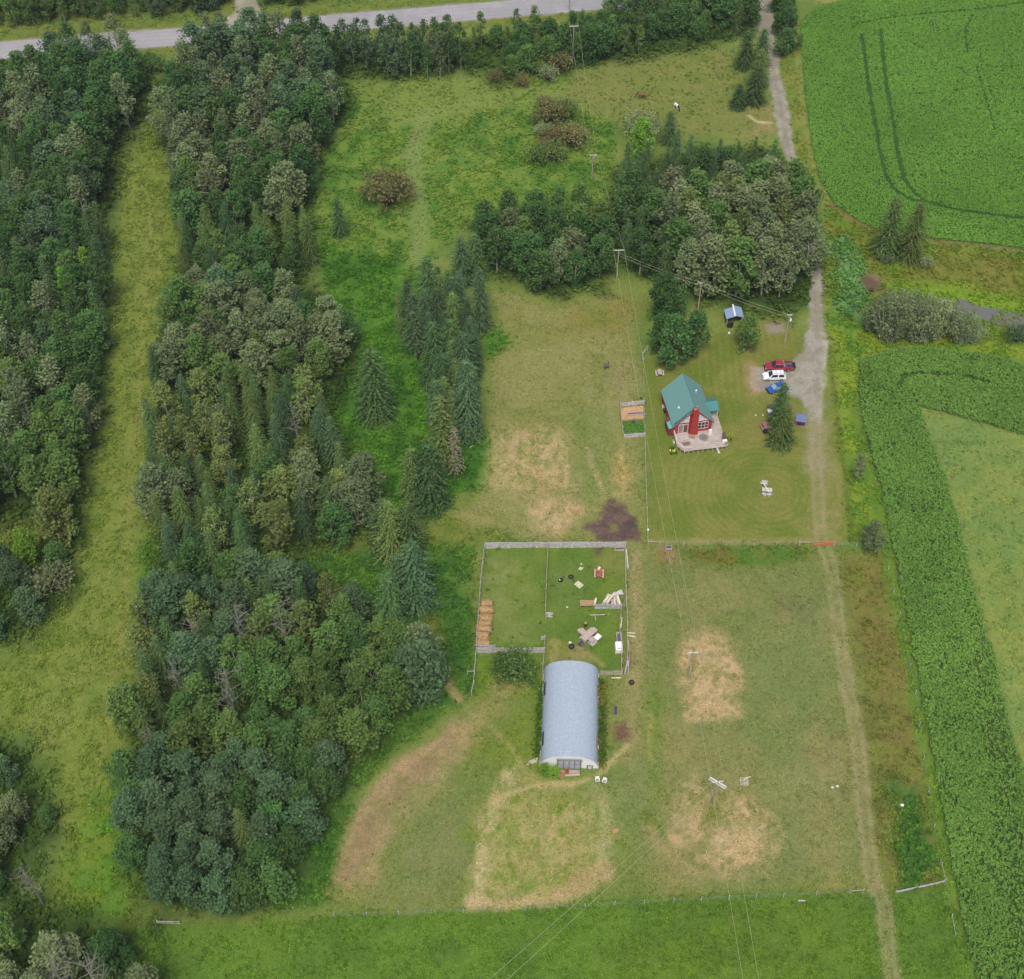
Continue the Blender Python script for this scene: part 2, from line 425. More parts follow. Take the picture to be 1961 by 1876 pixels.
# --- lawn round the house, mown in rings
LAWN = [(1237, 690), (1250, 660), (1350, 640), (1480, 610), (1545, 640), (1545, 680), (1600, 660), (1640, 700), (1648, 800), (1668, 900), (1690, 1040), (1242, 1042)]
zone(LAWN, (124, 124, 62), (108, 118, 50), msc=6, mot=.52, warp=1.0, rf=.6, wd=0)
_c0 = G(1467, 940)
ix = region(GA(LAWN), 2)
_sd = sdpoly(GX[ix], GY[ix], GA(LAWN))
_rr = np.hypot(GX[ix] - _c0[0], (GY[ix] - _c0[1])) + (n8[ix] - .5) * 2.2
_ring = np.sin(_rr * 2 * math.pi / 1.35) * sst(.3, .55, n3[ix] + .12) * sst(1, -2, _sd) * sst(25, 17, _rr) * sst(2.0, 4, _rr) * sst(G(1467, 850)[1] + 4, G(1467, 870)[1], GY[ix])
colr[ix] *= 1 + .075 * _ring[:, None] * np.array([1.1, .85, .8])
_rr2 = GX[ix] + .25 * np.sin(GY[ix] * .25)
_st = np.sin(_rr2 * 2 * math.pi / 1.5) * sst(17, 24, _rr) * sst(1, -2, _sd) * sst(.35, .6, n8[ix])
colr[ix] *= 1 + .07 * _st[:, None]
line([(1242, 1038), (1330, 1037), (1450, 1038), (1556, 1036)], 1.3, (148, 136, 86), .75, brk=.4)
zone([(1545, 800), (1600, 790), (1612, 1040), (1550, 1040)], (144, 134, 88), (124, 124, 66), msc=1.6, soft=3, warp=2, k=.7)
zone([(1420, 680), (1520, 660), (1545, 690), (1440, 700)], (122, 116, 58), soft=4, k=.7)
zone([(1468, 622), (1500, 620), (1502, 636), (1472, 638)], (152, 138, 122), soft=1, warp=.8, wd=0)
zone([(1450, 760), (1470, 755), (1530, 780), (1545, 830), (1530, 880), (1490, 880), (1450, 830)], (138, 126, 78), (122, 122, 62), soft=3, warp=2, k=.7)
zone([(1240, 700), (1262, 690), (1285, 850), (1260, 900), (1240, 850)], (104, 118, 46), soft=3, k=.7)
# --- corrals
zone([(927, 1048), (1198, 1045), (1200, 1294), (1042, 1294), (1043, 1250), (913, 1250)], (106, 124, 50), (92, 116, 44), msc=4, warp=.4, soft=.5, rf=.6, wd=.15)
zone([(935, 1075), (1000, 1065), (1010, 1140), (960, 1165), (935, 1150)], (134, 136, 84), (116, 128, 62), soft=5, warp=4, msc=2, k=.8)
zone([(945, 1185), (1010, 1190), (1030, 1240), (950, 1240)], (132, 136, 80), soft=4, warp=4, k=.6)
zone([(1140, 1060), (1185, 1060), (1185, 1100), (1150, 1095)], (140, 130, 74), soft=4, warp=3, k=.6)
zone([(1085, 1240), (1110, 1232), (1140, 1262), (1120, 1275), (1060, 1275), (1050, 1260)], (150, 136, 90), (132, 126, 72), soft=2, warp=1.5, k=.8)
zone([(1060, 1095), (1115, 1090), (1100, 1180), (1070, 1175)], (112, 124, 70), soft=4, k=.6)
zone([(1137, 1050), (1152, 1050), (1150, 1062), (1142, 1064)], (98, 84, 66), soft=.8, warp=.5)
line([(1108, 1240), (1140, 1262), (1155, 1275)], .5, (160, 142, 96), .7)
line([(1062, 1232), (1060, 1262)], 2.0, (166, 146, 96), .7, brk=.4)
zone([(915, 1252), (1041, 1252), (1036, 1330), (1033, 1470), (1010, 1470), (975, 1345), (905, 1330)], (106, 126, 44), (92, 114, 44), soft=1.5, wd=1.5)
# --- the pasture round the barn
LOWP = [(628, 1745), (720, 1560), (880, 1358), (910, 1340), (1033, 1330), (1033, 1480), (1145, 1480), (1145, 1294), (1202, 1294), (1204, 1046), (1240, 1048), (1612, 1060), (1648, 1350), (1672, 1560), (1690, 1700), (1500, 1715), (1200, 1728), (900, 1745)]
zone(LOWP, (122, 126, 68), (110, 122, 60), msc=7, warp=1.0, rf=.8, wd=2.2, hh=.10)
zone([(1205, 1050), (1290, 1062), (1600, 1075), (1640, 1350), (1668, 1690), (1250, 1722), (1220, 1500)], (132, 128, 80), (116, 122, 70), msc=8, mot=.5, soft=4, warp=3, rf=.8, wd=2.0, hh=.10)
zone([(1420, 1200), (1560, 1150), (1600, 1400), (1540, 1650), (1450, 1690), (1480, 1520), (1430, 1400)], (114, 124, 74), (122, 126, 76), soft=6, warp=5, k=.8)
zone([(1204, 1050), (1240, 1050), (1235, 1300), (1225, 1560), (1200, 1560), (1180, 1310), (1205, 1290)], (146, 134, 92), (128, 126, 74), msc=2, soft=2.5, warp=2, k=.8)
line([(1222, 1060), (1228, 1200), (1218, 1330)], 1.0, (164, 146, 106), .5, soft=.8, brk=.4)
line([(1212, 1060), (1215, 1200), (1206, 1320)], .8, (164, 146, 106), .5, soft=.8, brk=.4)
zone([(1243, 1330), (1262, 1300), (1268, 1480), (1262, 1620), (1248, 1600), (1240, 1480)], (98, 122, 50), (112, 124, 54), soft=2, warp=1.5, wd=.8, hh=.25)
line([(1246, 1370), (1244, 1430), (1248, 1460)], .8, (168, 152, 92), .6, brk=.5)
# straw and brown curve
zone([(864, 1377), (905, 1398), (919, 1418), (850, 1505), (767, 1577), (733, 1629), (715, 1695), (643, 1698), (630, 1710), (646, 1646), (670, 1570), (712, 1501), (757, 1456), (798, 1432), (836, 1415)], (162, 140, 104), (146, 130, 90), msc=1.6, soft=1.2, warp=1.0, rf=.8, wd=0, brk=.15)
zone([(905, 1360), (960, 1300), (985, 1310), (920, 1420), (850, 1520), (760, 1590), (730, 1640), (715, 1700), (650, 1710), (760, 1560), (840, 1500)], (160, 142, 98), (130, 128, 72), msc=1.5, soft=3, warp=2.5, k=.75, brk=.4)
for i in range(9):
    o = i * 7
    line([(655 + o, 1690 - o), (690 + o, 1580 - o * .4), (760 + o * .8, 1500 - o * .1), (850 + o * .5, 1420 + o * .3)], .3, (132, 112, 82), .45, soft=.5, warp=.5, brk=.5)
zone([(735, 1690), (760, 1560), (850, 1470), (900, 1490), (880, 1640), (820, 1720), (740, 1720)], (104, 124, 64), (118, 126, 72), soft=5, warp=4, k=.8)
zone([(800, 1560), (900, 1560), (910, 1690), (800, 1740), (760, 1700)], (130, 124, 86), soft=8, warp=5, k=.6)
zone([(925, 1420), (1010, 1370), (1030, 1470), (990, 1480)], (112, 126, 44), soft=4, warp=3, k=.8, wd=.5)
zone([(945, 1310), (990, 1300), (1005, 1318), (960, 1325)], (166, 148, 104), soft=2, warp=1.5, k=.8, brk=.3)
PEN = [(925, 1530), (960, 1500), (1050, 1490), (1130, 1500), (1168, 1530), (1172, 1640), (1130, 1690), (1040, 1725), (920, 1730), (905, 1690), (915, 1600)]
zone(PEN, (112, 128, 50), (134, 134, 70), msc=2.0, mot=.5, soft=3, warp=3.5, rf=.8, wd=.3, hh=.25)
zone(PEN, (166, 152, 104), None, msc=1.2, soft=3.5, warp=3.5, k=.6, brk=.9)
zone([(985, 1600), (1100, 1560), (1130, 1650), (1040, 1700), (960, 1690)], (168, 152, 104), None, soft=4, warp=4, k=.55, brk=.92)
line([(990, 1475), (940, 1545), (928, 1590), (920, 1660), (912, 1725)], 1.8, (186, 168, 128), .8, soft=1.2, warp=1.4, brk=.65)
line([(912, 1738), (1000, 1733), (1070, 1722), (1110, 1700), (1160, 1668)], 2.6, (186, 162, 120), .9, soft=1, warp=1, brk=.35)
zone([(1060, 1715), (1110, 1665), (1160, 1655), (1165, 1680), (1110, 1705)], (182, 156, 114), (160, 142, 98), soft=1.6, warp=1.5, k=.85, brk=.3)
line([(1140, 1510), (1158, 1540), (1165, 1600), (1158, 1650)], 1.8, (178, 162, 120), .75, soft=1, warp=.8, brk=.6)
line([(940, 1560), (965, 1525), (1010, 1508), (1050, 1503), (1095, 1502), (1140, 1490), (1200, 1430)], .9, (178, 160, 116), .8, soft=.5)
line([(905, 1368), (940, 1395), (985, 1440), (1010, 1480), (1040, 1502)], .7, (160, 146, 98), .6, soft=.6, brk=.4)
zone([(1150, 1500), (1240, 1480), (1245, 1600), (1200, 1650), (1170, 1560)], (112, 126, 74), soft=6, warp=4, k=.8)
zone([(1178, 1392), (1192, 1384), (1206, 1398), (1196, 1418), (1182, 1416)], (112, 84, 72), (124, 100, 78), soft=1.0, warp=1.1, k=.9)
line([(1238, 1560), (1255, 1600), (1290, 1635), (1350, 1665), (1420, 1668)], 1.6, (100, 112, 48), .95, soft=.8)
line([(1245, 1590), (1270, 1630), (1330, 1670), (1420, 1678)], 1.8, (158, 142, 100), .8, soft=.8, brk=.25)
zone([(1308, 1230), (1350, 1205), (1400, 1225), (1422, 1300), (1415, 1370), (1380, 1385), (1310, 1380), (1300, 1310)], (188, 162, 122), (150, 138, 92), msc=1.1, mot=.54, soft=1.8, warp=2, k=.95, brk=.25)
zone([(1295, 1500), (1325, 1485), (1370, 1510), (1430, 1535), (1478, 1580), (1476, 1640), (1420, 1668), (1330, 1655), (1280, 1610), (1285, 1540)], (186, 162, 122), (140, 132, 84), msc=1.2, mot=.5, soft=2.0, warp=2.2, k=.9, brk=.35)
zone([(1345, 1530), (1400, 1530), (1380, 1570), (1350, 1600)], (118, 122, 58), soft=2.5, warp=2, k=.7)
zone([(1360, 1590), (1440, 1580), (1470, 1620), (1420, 1650), (1360, 1635)], (194, 170, 128), (174, 154, 116), msc=1.1, soft=2, warp=1.6, k=.8, brk=.25)
zone([(1265, 1420), (1300, 1420), (1300, 1700), (1260, 1690)], (140, 130, 82), soft=5, warp=4, k=.6, brk=.3)
zone([(1490, 1150), (1545, 1155), (1540, 1180), (1500, 1178)], (118, 104, 76), soft=4, warp=3, k=.5, brk=.4)
zone([(1540, 1420), (1640, 1400), (1660, 1560), (1560, 1560)], (142, 130, 86), (118, 108, 66), msc=2.2, mot=.6, soft=6, warp=4, k=.7)
zone([(1490, 1480), (1600, 1490), (1600, 1520), (1500, 1510)], (148, 142, 100), soft=4, warp=3, k=.45, brk=.3)
zone([(1540, 1690), (1640, 1682), (1640, 1702), (1560, 1706)], (164, 138, 92), (134, 130, 66), soft=2, warp=1.5, k=.8, brk=.3)
zone([(1255, 1050), (1345, 1050), (1335, 1068), (1260, 1075)], (152, 124, 90), (128, 116, 66), msc=1.5, soft=2, warp=1.5, k=.85, wd=.2)
zone([(1292, 1048), (1560, 1050), (1548, 1072), (1470, 1088), (1350, 1082), (1300, 1068)], (84, 112, 44), (106, 112, 48), msc=3, soft=1.5, warp=1.2, wd=2.2, hh=.3)
zone([(1320, 1060), (1400, 1060), (1390, 1078), (1330, 1076)], (112, 96, 52), soft=2, warp=1.5, k=.6, wd=.8)
# --- bottom field, rough edge of the crop
BOT = [(255, 1795), (300, 1770), (440, 1768), (640, 1755), (800, 1748), (950, 1742), (1250, 1720), (1500, 1712), (1700, 1706), (1812, 1690), (1880, 1960), (240, 1960)]
zone(BOT, (96, 122, 46), (86, 112, 44), msc=6, soft=1.0, warp=.8, rf=.8, wd=3.2, hh=.22)
zone([(1200, 1790), (1480, 1740), (1640, 1760), (1600, 1960), (1150, 1960)], (104, 124, 44), (92, 112, 42), msc=4, soft=6, warp=5, k=.7)
zone([(1602, 1062), (1700, 1052), (1722, 1140), (1755, 1290), (1808, 1650), (1812, 1690), (1712, 1712), (1680, 1705), (1665, 1500), (1640, 1300)], (116, 118, 58), (104, 103, 52), msc=2.5, soft=1.5, warp=1.2, wd=1.5, hh=.35)
zone([(1630, 1080), (1700, 1080), (1740, 1280), (1790, 1560), (1740, 1560), (1690, 1340), (1640, 1200)], (110, 112, 50), (124, 112, 62), msc=2, soft=4, warp=3, k=.7)
zone([(1706, 1500), (1765, 1495), (1795, 1640), (1800, 1690), (1735, 1705), (1700, 1600)], (78, 110, 46), (70, 102, 46), msc=1.5, soft=2.0, warp=4.0, wd=8, hh=.7)
# --- verge between drive and crop
zone([(1575, 480), (1588, 640), (1600, 660), (1608, 800), (1625, 1040), (1712, 1042), (1692, 954), (1672, 875), (1654, 816), (1644, 747), (1645, 690), (1720, 665), (1961, 690), (2060, 710), (2060, 640), (1961, 640), (1700, 660), (1640, 600)], (122, 138, 48), (98, 128, 48), msc=3, soft=1.5, warp=1.5, wd=3.0, hh=.45)
zone([(1600, 660), (1640, 700), (1640, 800), (1655, 900), (1640, 900), (1615, 800)], (136, 148, 50), None, soft=3, warp=2, k=.6)
line([(1585, 640), (1600, 780), (1618, 900), (1632, 1035)], .9, (84, 104, 40), .7, soft=.7, wd=2)
zone([(1640, 764), (1648, 764), (1660, 820), (1676, 880), (1688, 930), (1680, 932), (1662, 870), (1650, 815)], (138, 106, 76), (110, 98, 60), soft=.6, warp=.6, k=.9, wd=.3)
zone([(1590, 390), (1650, 425), (1770, 457), (1961, 482), (2060, 492), (2060, 650), (1700, 660), (1600, 560), (1575, 470)], (102, 124, 46), (116, 120, 50), msc=4, soft=1.5, wd=2.8, hh=.45)
zone([(1582, 475), (1615, 455), (1645, 480), (1650, 540), (1662, 600), (1640, 620), (1605, 600), (1585, 540)], (104, 138, 84), (88, 122, 68), msc=2, soft=2.5, warp=4.5, wd=6, hh=.9)
zone([(1760, 500), (1880, 490), (1961, 500), (1961, 570), (1850, 590), (1750, 540)], (110, 114, 48), (122, 118, 56), msc=2, soft=4, warp=3, wd=2)
zone([(1690, 545), (1800, 540), (1961, 575), (1961, 600), (1850, 600), (1750, 575)], (118, 142, 44), soft=3, warp=2, wd=4)
zone([(1645, 535), (1662, 525), (1690, 530), (1685, 555), (1665, 562), (1650, 555)], (128, 108, 92), (104, 88, 72), soft=1, warp=.6, wd=0)
line([(1590, 395), (1646, 428), (1681, 446), (1767, 459), (1870, 470), (2080, 496)], 1.3, (124, 104, 74), .75, brk=.3, wd=.6)
line([(1522, 40), (1530, 166), (1544, 276), (1560, 345), (1585, 390)], 1.6, (136, 134, 66), .8, brk=.2, wd=.8)
zone([(1488, 100), (1520, 100), (1540, 260), (1565, 350), (1560, 420), (1545, 380), (1520, 290)], (126, 128, 58), (108, 122, 50), msc=2, soft=2, wd=1.2)
zone([(1560, 0), (1640, -8), (1650, 4), (1580, 14)], (168, 150, 96), soft=1.5, k=.8)
line([(1632, 760), (1655, 880), (1676, 960), (1695, 1045), (1716, 1145), (1742, 1262), (1770, 1425), (1801, 1597), (1824, 1735), (1858, 1890)], 2.6, (104, 128, 46), .9, c2=(92, 120, 44), soft=.8, warp=.6, wd=3, hh=.4)
# --- the two fields
zone(CROPU, (62, 96, 40), (54, 88, 38), msc=3, soft=.7, warp=.5, wd=0, rf=.6)
zone(CROPL, (66, 96, 42), (76, 92, 50), msc=3, soft=.7, warp=.7, wd=0, rf=.6)
zone(HAY, (118, 136, 74), (128, 138, 72), msc=9, soft=1.2, warp=1, wd=1.0, hh=.25, rf=.8)
zone([(1840, 900), (1961, 860), (1990, 1400), (1930, 1300), (1880, 1100)], (140, 142, 72), (112, 132, 66), msc=5, soft=8, warp=6, k=.7)
zone([(1820, 830), (1900, 830), (1920, 1000), (1880, 1040)], (96, 126, 70), None, soft=8, warp=6, k=.6, brk=.5)
line([(1795, 848), (1830, 850), (1880, 848)], .5, (86, 110, 50), .7)
# --- woodland floor
WOODS = [[(-60, 120), (100, 100), (290, 110), (300, 200), (280, 250), (236, 300), (224, 400), (212, 560), (203, 700), (190, 850), (160, 960), (150, 1060), (135, 1150), (60, 1235), (-60, 1250)],
         [(-60, 1420), (70, 1430), (100, 1490), (110, 1600), (70, 1700), (280, 1800), (300, 1960), (-60, 1960)],
         [(340, 100), (640, 90), (680, 200), (620, 300), (600, 420), (600, 540), (690, 640), (690, 720), (640, 800), (730, 960), (720, 1030), (590, 1075), (770, 1240), (840, 1320), (740, 1420), (640, 1520), (550, 1740), (300, 1775), (246, 1690), (255, 1420), (290, 1150), (300, 800), (340, 600), (350, 350), (305, 280)],
         [(905, 430), (1160, 390), (1180, 330), (1330, 280), (1500, 290), (1560, 440), (1575, 560), (1520, 615), (1350, 585), (1170, 500), (1160, 560), (1080, 575), (940, 530)],
         [(630, 80), (900, 80), (1440, 20), (1450, 70), (1250, 110), (1060, 140), (960, 165), (880, 140), (760, 155), (630, 150)]]
for q in WOODS:
    zone(q, (70, 88, 42), (56, 74, 38), msc=2.5, soft=3.0, warp=2.5, wd=3.2, hh=1.0, k=.95)
zone([(-20, 1000), (60, 1010), (120, 1020), (60, 1050), (-20, 1050)], (112, 116, 58), soft=2, k=.8, wd=1)

# --- worn tracks and gravel
P_tr = GA(TRACK_W)
ix = region(P_tr, 5)
dd = sdline(GX[ix], GY[ix], P_tr)
wb = sst(1.75, .7, dd + (n3[ix] - .5) * 1.6)
paint(ix, wb * (.25 + .35 * sst(.35, .65, n8[ix])), (148, 136, 98), (130, 126, 80), 2.0, .52, 91.3, .5, 0, .2)
ruts = np.exp(-((dd - .85) / .38) ** 2) * sst(.3, .55, n3[ix] + .1)
paint(ix, ruts * .30, (172, 156, 126), None, 1, .5, 92.1, .4, 0, .2)
P_dr = GA(DRIVE_L + DRIVE_R)
ix = region(P_dr, 3)
sd_dr = sdpoly(GX[ix], GY[ix], P_dr) + (fbm(GX[ix], GY[ix], 2.2, 4, 44) - .5) * 1.7
paint(ix, sst(.7, -.5, sd_dr), (162, 153, 143), (147, 138, 127), 1.8, .5, 93.7, .55, 0, .2)
line([(1466, 20), (1468, 69), (1482, 138), (1495, 207), (1504, 259), (1516, 311)], .8, (132, 122, 104), .55, soft=.5, brk=.3)
line([(1460, 10), (1466, 69), (1476, 120)], 4.0, (142, 132, 122), .6, soft=1)
line([(1564, 520), (1562, 569), (1563, 640)], .7, (140, 130, 96), .5, soft=.5, brk=.4)
line([(1583, 655), (1578, 700), (1575, 740), (1572, 780), (1568, 810)], .7, (194, 182, 172), .6, soft=.5, warp=.6, brk=.4)
line([(1437, 700), (1437, 735), (1448, 752)], 2.5, (164, 140, 102), .6, soft=1, brk=.3)
line([(1561, 770), (1562, 830), (1564, 900)], 3.6, (158, 147, 128), .6, soft=1.6, warp=1.2, brk=.55, wd=0)
P_rd = GA(ROAD); ix_r = region(P_rd, 6)
d_rd = sdline(GX[ix_r], GY[ix_r], P_rd)
paint(ix_r, sst(5.2, 4.2, d_rd + (n3[ix_r] - .5) * 1.2), (150, 142, 128), (134, 130, 112), 1.6, .5, 94.9, .5, 0, .2)
paint(ix_r, sst(4.1, 3.9, d_rd), (170, 168, 170), (160, 158, 160), 5, .5, 95.2, .25, 0, .2)
for off, kk in ((1.0, .35), (2.7, .35)):
    paint(ix_r, np.exp(-((d_rd - off) / .35) ** 2) * kk, (150, 148, 150), None, 1, .5, 96, .25, 0, .2)
P_sd = GA(SIDE); ix = region(P_sd, 14)
d_sd = sdline(GX[ix], GY[ix], P_sd); flare = 3.0 + 4.0 * sst(G(474, 10)[1], G(480, 42)[1], GY[ix]) ** 2
paint(ix, sst(.5, -.5, d_sd - flare + (n3[ix] - .5)) * (1 - sst(4.4, 4.0, sdline(GX[ix], GY[ix], P_rd))), (168, 158, 142), (152, 144, 128), 2, .5, 97, .5, 0, .2)

_hard = (ruf < .3)
_gw = sst(1.35, 1.05, colr[:, 0] / colr[:, 1])[:, None] * (~_hard)[:, None]
colr *= 1 - _gw + _gw * np.array([.955, 1.035, .95])
# --- cut the grid into the named surfaces
cxx = (gx[:-1] + GS / 2)[None, :] * np.ones((ny - 1, 1)); cyy = (gy[:-1] + GS / 2)[:, None] * np.ones((1, nx - 1))
CXf, CYf = cxx.ravel(), cyy.ravel()
lab = np.zeros(CXf.size, np.int8)
lab[sdpoly(CXf, CYf, GA(HAY)) < 0] = 5
lab[sdpoly(CXf, CYf, GA(CROPU)) < 0] = 6
lab[sdpoly(CXf, CYf, GA(CROPL)) < 0] = 7
lab[sdline(CXf, CYf, P_tr) < 1.5] = 4
lab[sdpoly(CXf, CYf, P_dr) < 0] = 3
_fl = 3.0 + 4.0 * sst(G(474, 10)[1], G(480, 42)[1], CYf) ** 2
lab[sdline(CXf, CYf, P_sd) < _fl] = 2
lab[sdline(CXf, CYf, P_rd) < 4.0] = 1
q0 = (np.arange(ny - 1)[:, None] * nx + np.arange(nx - 1)[None]).ravel()
FAC = np.stack([q0, q0 + 1, q0 + nx + 1, q0 + nx], 1)
# gentle unevenness of the turf itself (roads stay smooth)
GZ = ((n8 - .5) * .10 + (n1 - .5) * .06) * ruf
smooth_v = np.zeros(NV, bool)
for L in (1, 2, 3, 4): smooth_v[np.unique(FAC[lab == L])] = True
GZ[smooth_v] *= .15

gm, gn, gp = newmat("turf_and_soil")
at = N(gn, "ShaderNodeAttribute", attribute_name="col")
ar = N(gn, "ShaderNodeAttribute", attribute_name="ruf")
tc = N(gn, "ShaderNodeTexCoord")
fac = None
for sc_, dt, lo, hi in ((5.5, 5, .42, 1.66), (1.6, 4, .76, 1.24), (.4, 3, .88, 1.12)):
    nz = N(gn, "ShaderNodeTexNoise"); nz.inputs["Scale"].default_value = sc_; nz.inputs["Detail"].default_value = dt; nz.inputs["Roughness"].default_value = .7
    gn.links.new(tc.outputs["Object"], nz.inputs["Vector"])
    mr = N(gn, "ShaderNodeMapRange"); mr.inputs[1].default_value = .3; mr.inputs[2].default_value = .7; mr.inputs[3].default_value = lo - 1; mr.inputs[4].default_value = hi - 1
    gn.links.new(nz.outputs[0], mr.inputs[0])
    if sc_ > 5: fine = nz
    if fac is None: fac = mr.outputs[0]
    else:
        ad = N(gn, "ShaderNodeMath", operation='ADD'); gn.links.new(fac, ad.inputs[0]); gn.links.new(mr.outputs[0], ad.inputs[1]); fac = ad.outputs[0]
ml = N(gn, "ShaderNodeMath", operation='MULTIPLY'); gn.links.new(fac, ml.inputs[0]); gn.links.new(ar.outputs["Fac"], ml.inputs[1])
cb_ = N(gn, "ShaderNodeCombineXYZ")
for i_, kk_ in enumerate((1.12, .9, .8)):
    m_ = N(gn, "ShaderNodeMath", operation='MULTIPLY_ADD'); m_.inputs[1].default_value = kk_; m_.inputs[2].default_value = 1.0
    gn.links.new(ml.outputs[0], m_.inputs[0]); gn.links.new(m_.outputs[0], cb_.inputs[i_])
vm = N(gn, "ShaderNodeVectorMath", operation='MULTIPLY'); gn.links.new(at.outputs["Color"], vm.inputs[0]); gn.links.new(cb_.outputs[0], vm.inputs[1])
gn.links.new(vm.outputs[0], gp.inputs["Base Color"])
gp.inputs["Roughness"].default_value = .95; gp.inputs["Specular IOR Level"].default_value = .1
bp = N(gn, "ShaderNodeBump"); bp.inputs["Strength"].default_value = .6; bp.inputs["Distance"].default_value = .15
gn.links.new(fine.outputs[0], bp.inputs["Height"]); gn.links.new(bp.outputs[0], gp.inputs["Normal"])

def surface(name, L):
    F = FAC[lab == L]
    u, inv = np.unique(F, return_inverse=True)
    V = np.stack([GX[u], GY[u], GZ[u]], 1)
    me = npmesh(name, V, inv.reshape(-1, 4), gm, smooth=True, col=np.clip(colr[u], 0, 1))
    a = me.attributes.new("ruf", 'FLOAT', 'POINT'); a.data.foreach_set("value", ruf[u].astype(np.float32))
    return tag(link(name, me), kind="structure")
for L, nm in ((0, "ground"), (1, "road"), (2, "side_road"), (3, "driveway"), (4, "dirt_track"), (5, "hay_field"), (6, "field_soil"), (7, "field_soil")):
    surface(nm, L)
# land beyond the surveyed grid, out to the horizon
far = []
xs = [-9000, GX0, GX1, 9000]; ys = [-3000, GY0, GY1, 12000]
gnx, gny = gx[-1], gy[-1]
xs[2], ys[2] = gnx, gny
V = [(x, y, 0) for y in ys for x in xs]
F = [(j * 4 + i, j * 4 + i + 1, j * 4 + i + 5, j * 4 + i + 4) for j in range(3) for i in range(3) if not (i == 1 and j == 1)]
me = npmesh("terrain", V, F, mat("far_grass", S(98, 118, 58), .95, .25, .02, spec=.1))
tag(link("terrain", me), kind="structure")

# --- low growth as leaf clumps: one object per kind of cover
_q4 = np.array([[-.5, 0, 0], [0, -.32, .08], [.5, 0, 0], [0, .32, .08]])
def leaf_quads(C, size, rg, up=0.5, wide=1.0):
    """diamond leaves at points C with random headings; up = how flat they lie"""
    n = len(C)
    nrm = rg.normal(size=(n, 3)); nrm /= np.linalg.norm(nrm, axis=1)[:, None] + 1e-9
    nrm[:, 2] = np.abs(nrm[:, 2]); nrm = nrm * (1 - up) + np.array([0, 0, 1]) * up
    nrm /= np.linalg.norm(nrm, axis=1)[:, None]
    a = rg.normal(size=(n, 3)); a -= (a * nrm).sum(1)[:, None] * nrm; a /= np.linalg.norm(a, axis=1)[:, None] + 1e-9
    b = np.cross(nrm, a)
    sz = np.asarray(size) * np.ones(n)
    V = C[:, None, :] + sz[:, None, None] * (_q4[None, :, :1] * a[:, None] + wide * _q4[None, :, 1:2] * b[:, None] + _q4[None, :, 2:] * nrm[:, None])
    F = np.arange(n * 4).reshape(n, 4)
    return V.reshape(-1, 3), F
WEEDMAT = vcolmat("low_leaves")
ci = (np.arange(ny - 1)[:, None] * nx + np.arange(nx - 1)[None]).ravel()
_u, _v = PX(CXf, CYf)
vis = (_u > -70) & (_u < 2030) & (_v > -90) & (_v < 1960)
dens = weed[ci] * GS * GS * sst(.30, .62, fbm(CXf, CYf, 2.6, 4, 71)) * 1.5
cnt = rng.poisson(np.where(vis & (lab != 1) & (lab != 3) & (lab != 6) & (lab != 7), dens, 0))
src = np.repeat(np.arange(len(ci)), cnt)
px = CXf[src] + (rng.random(len(src)) - .5) * GS; py = CYf[src] + (rng.random(len(src)) - .5) * GS
hh_ = wh[ci][src] * (.6 + .8 * rng.random(len(src)))
K = 5
C = np.stack([np.repeat(px, K) + rng.normal(0, .17, len(px) * K), np.repeat(py, K) + rng.normal(0, .17, len(px) * K), np.repeat(hh_, K) * (.25 + .6 * rng.random(len(px) * K))], 1)
V, F = leaf_quads(C, np.repeat(.20 + .42 * hh_, K) * (.7 + .6 * rng.random(len(C))), rng, .62)
base = colr[ci][src] * (np.array([1.0, 1.06, .92]) * (.82 + .85 * rng.random((len(src), 1))))
cl = np.repeat(base, K, 0) * (.85 + .35 * rng.random((len(C), 1)))
print("low growth leaves", len(F))
tag(link("tall_grass", npmesh("tall_grass", V, F, WEEDMAT, col=np.clip(cl, 0, 1))), "tussocks of tall grass and weeds across meadow, verges and woodland floor", "grass", kind="stuff")

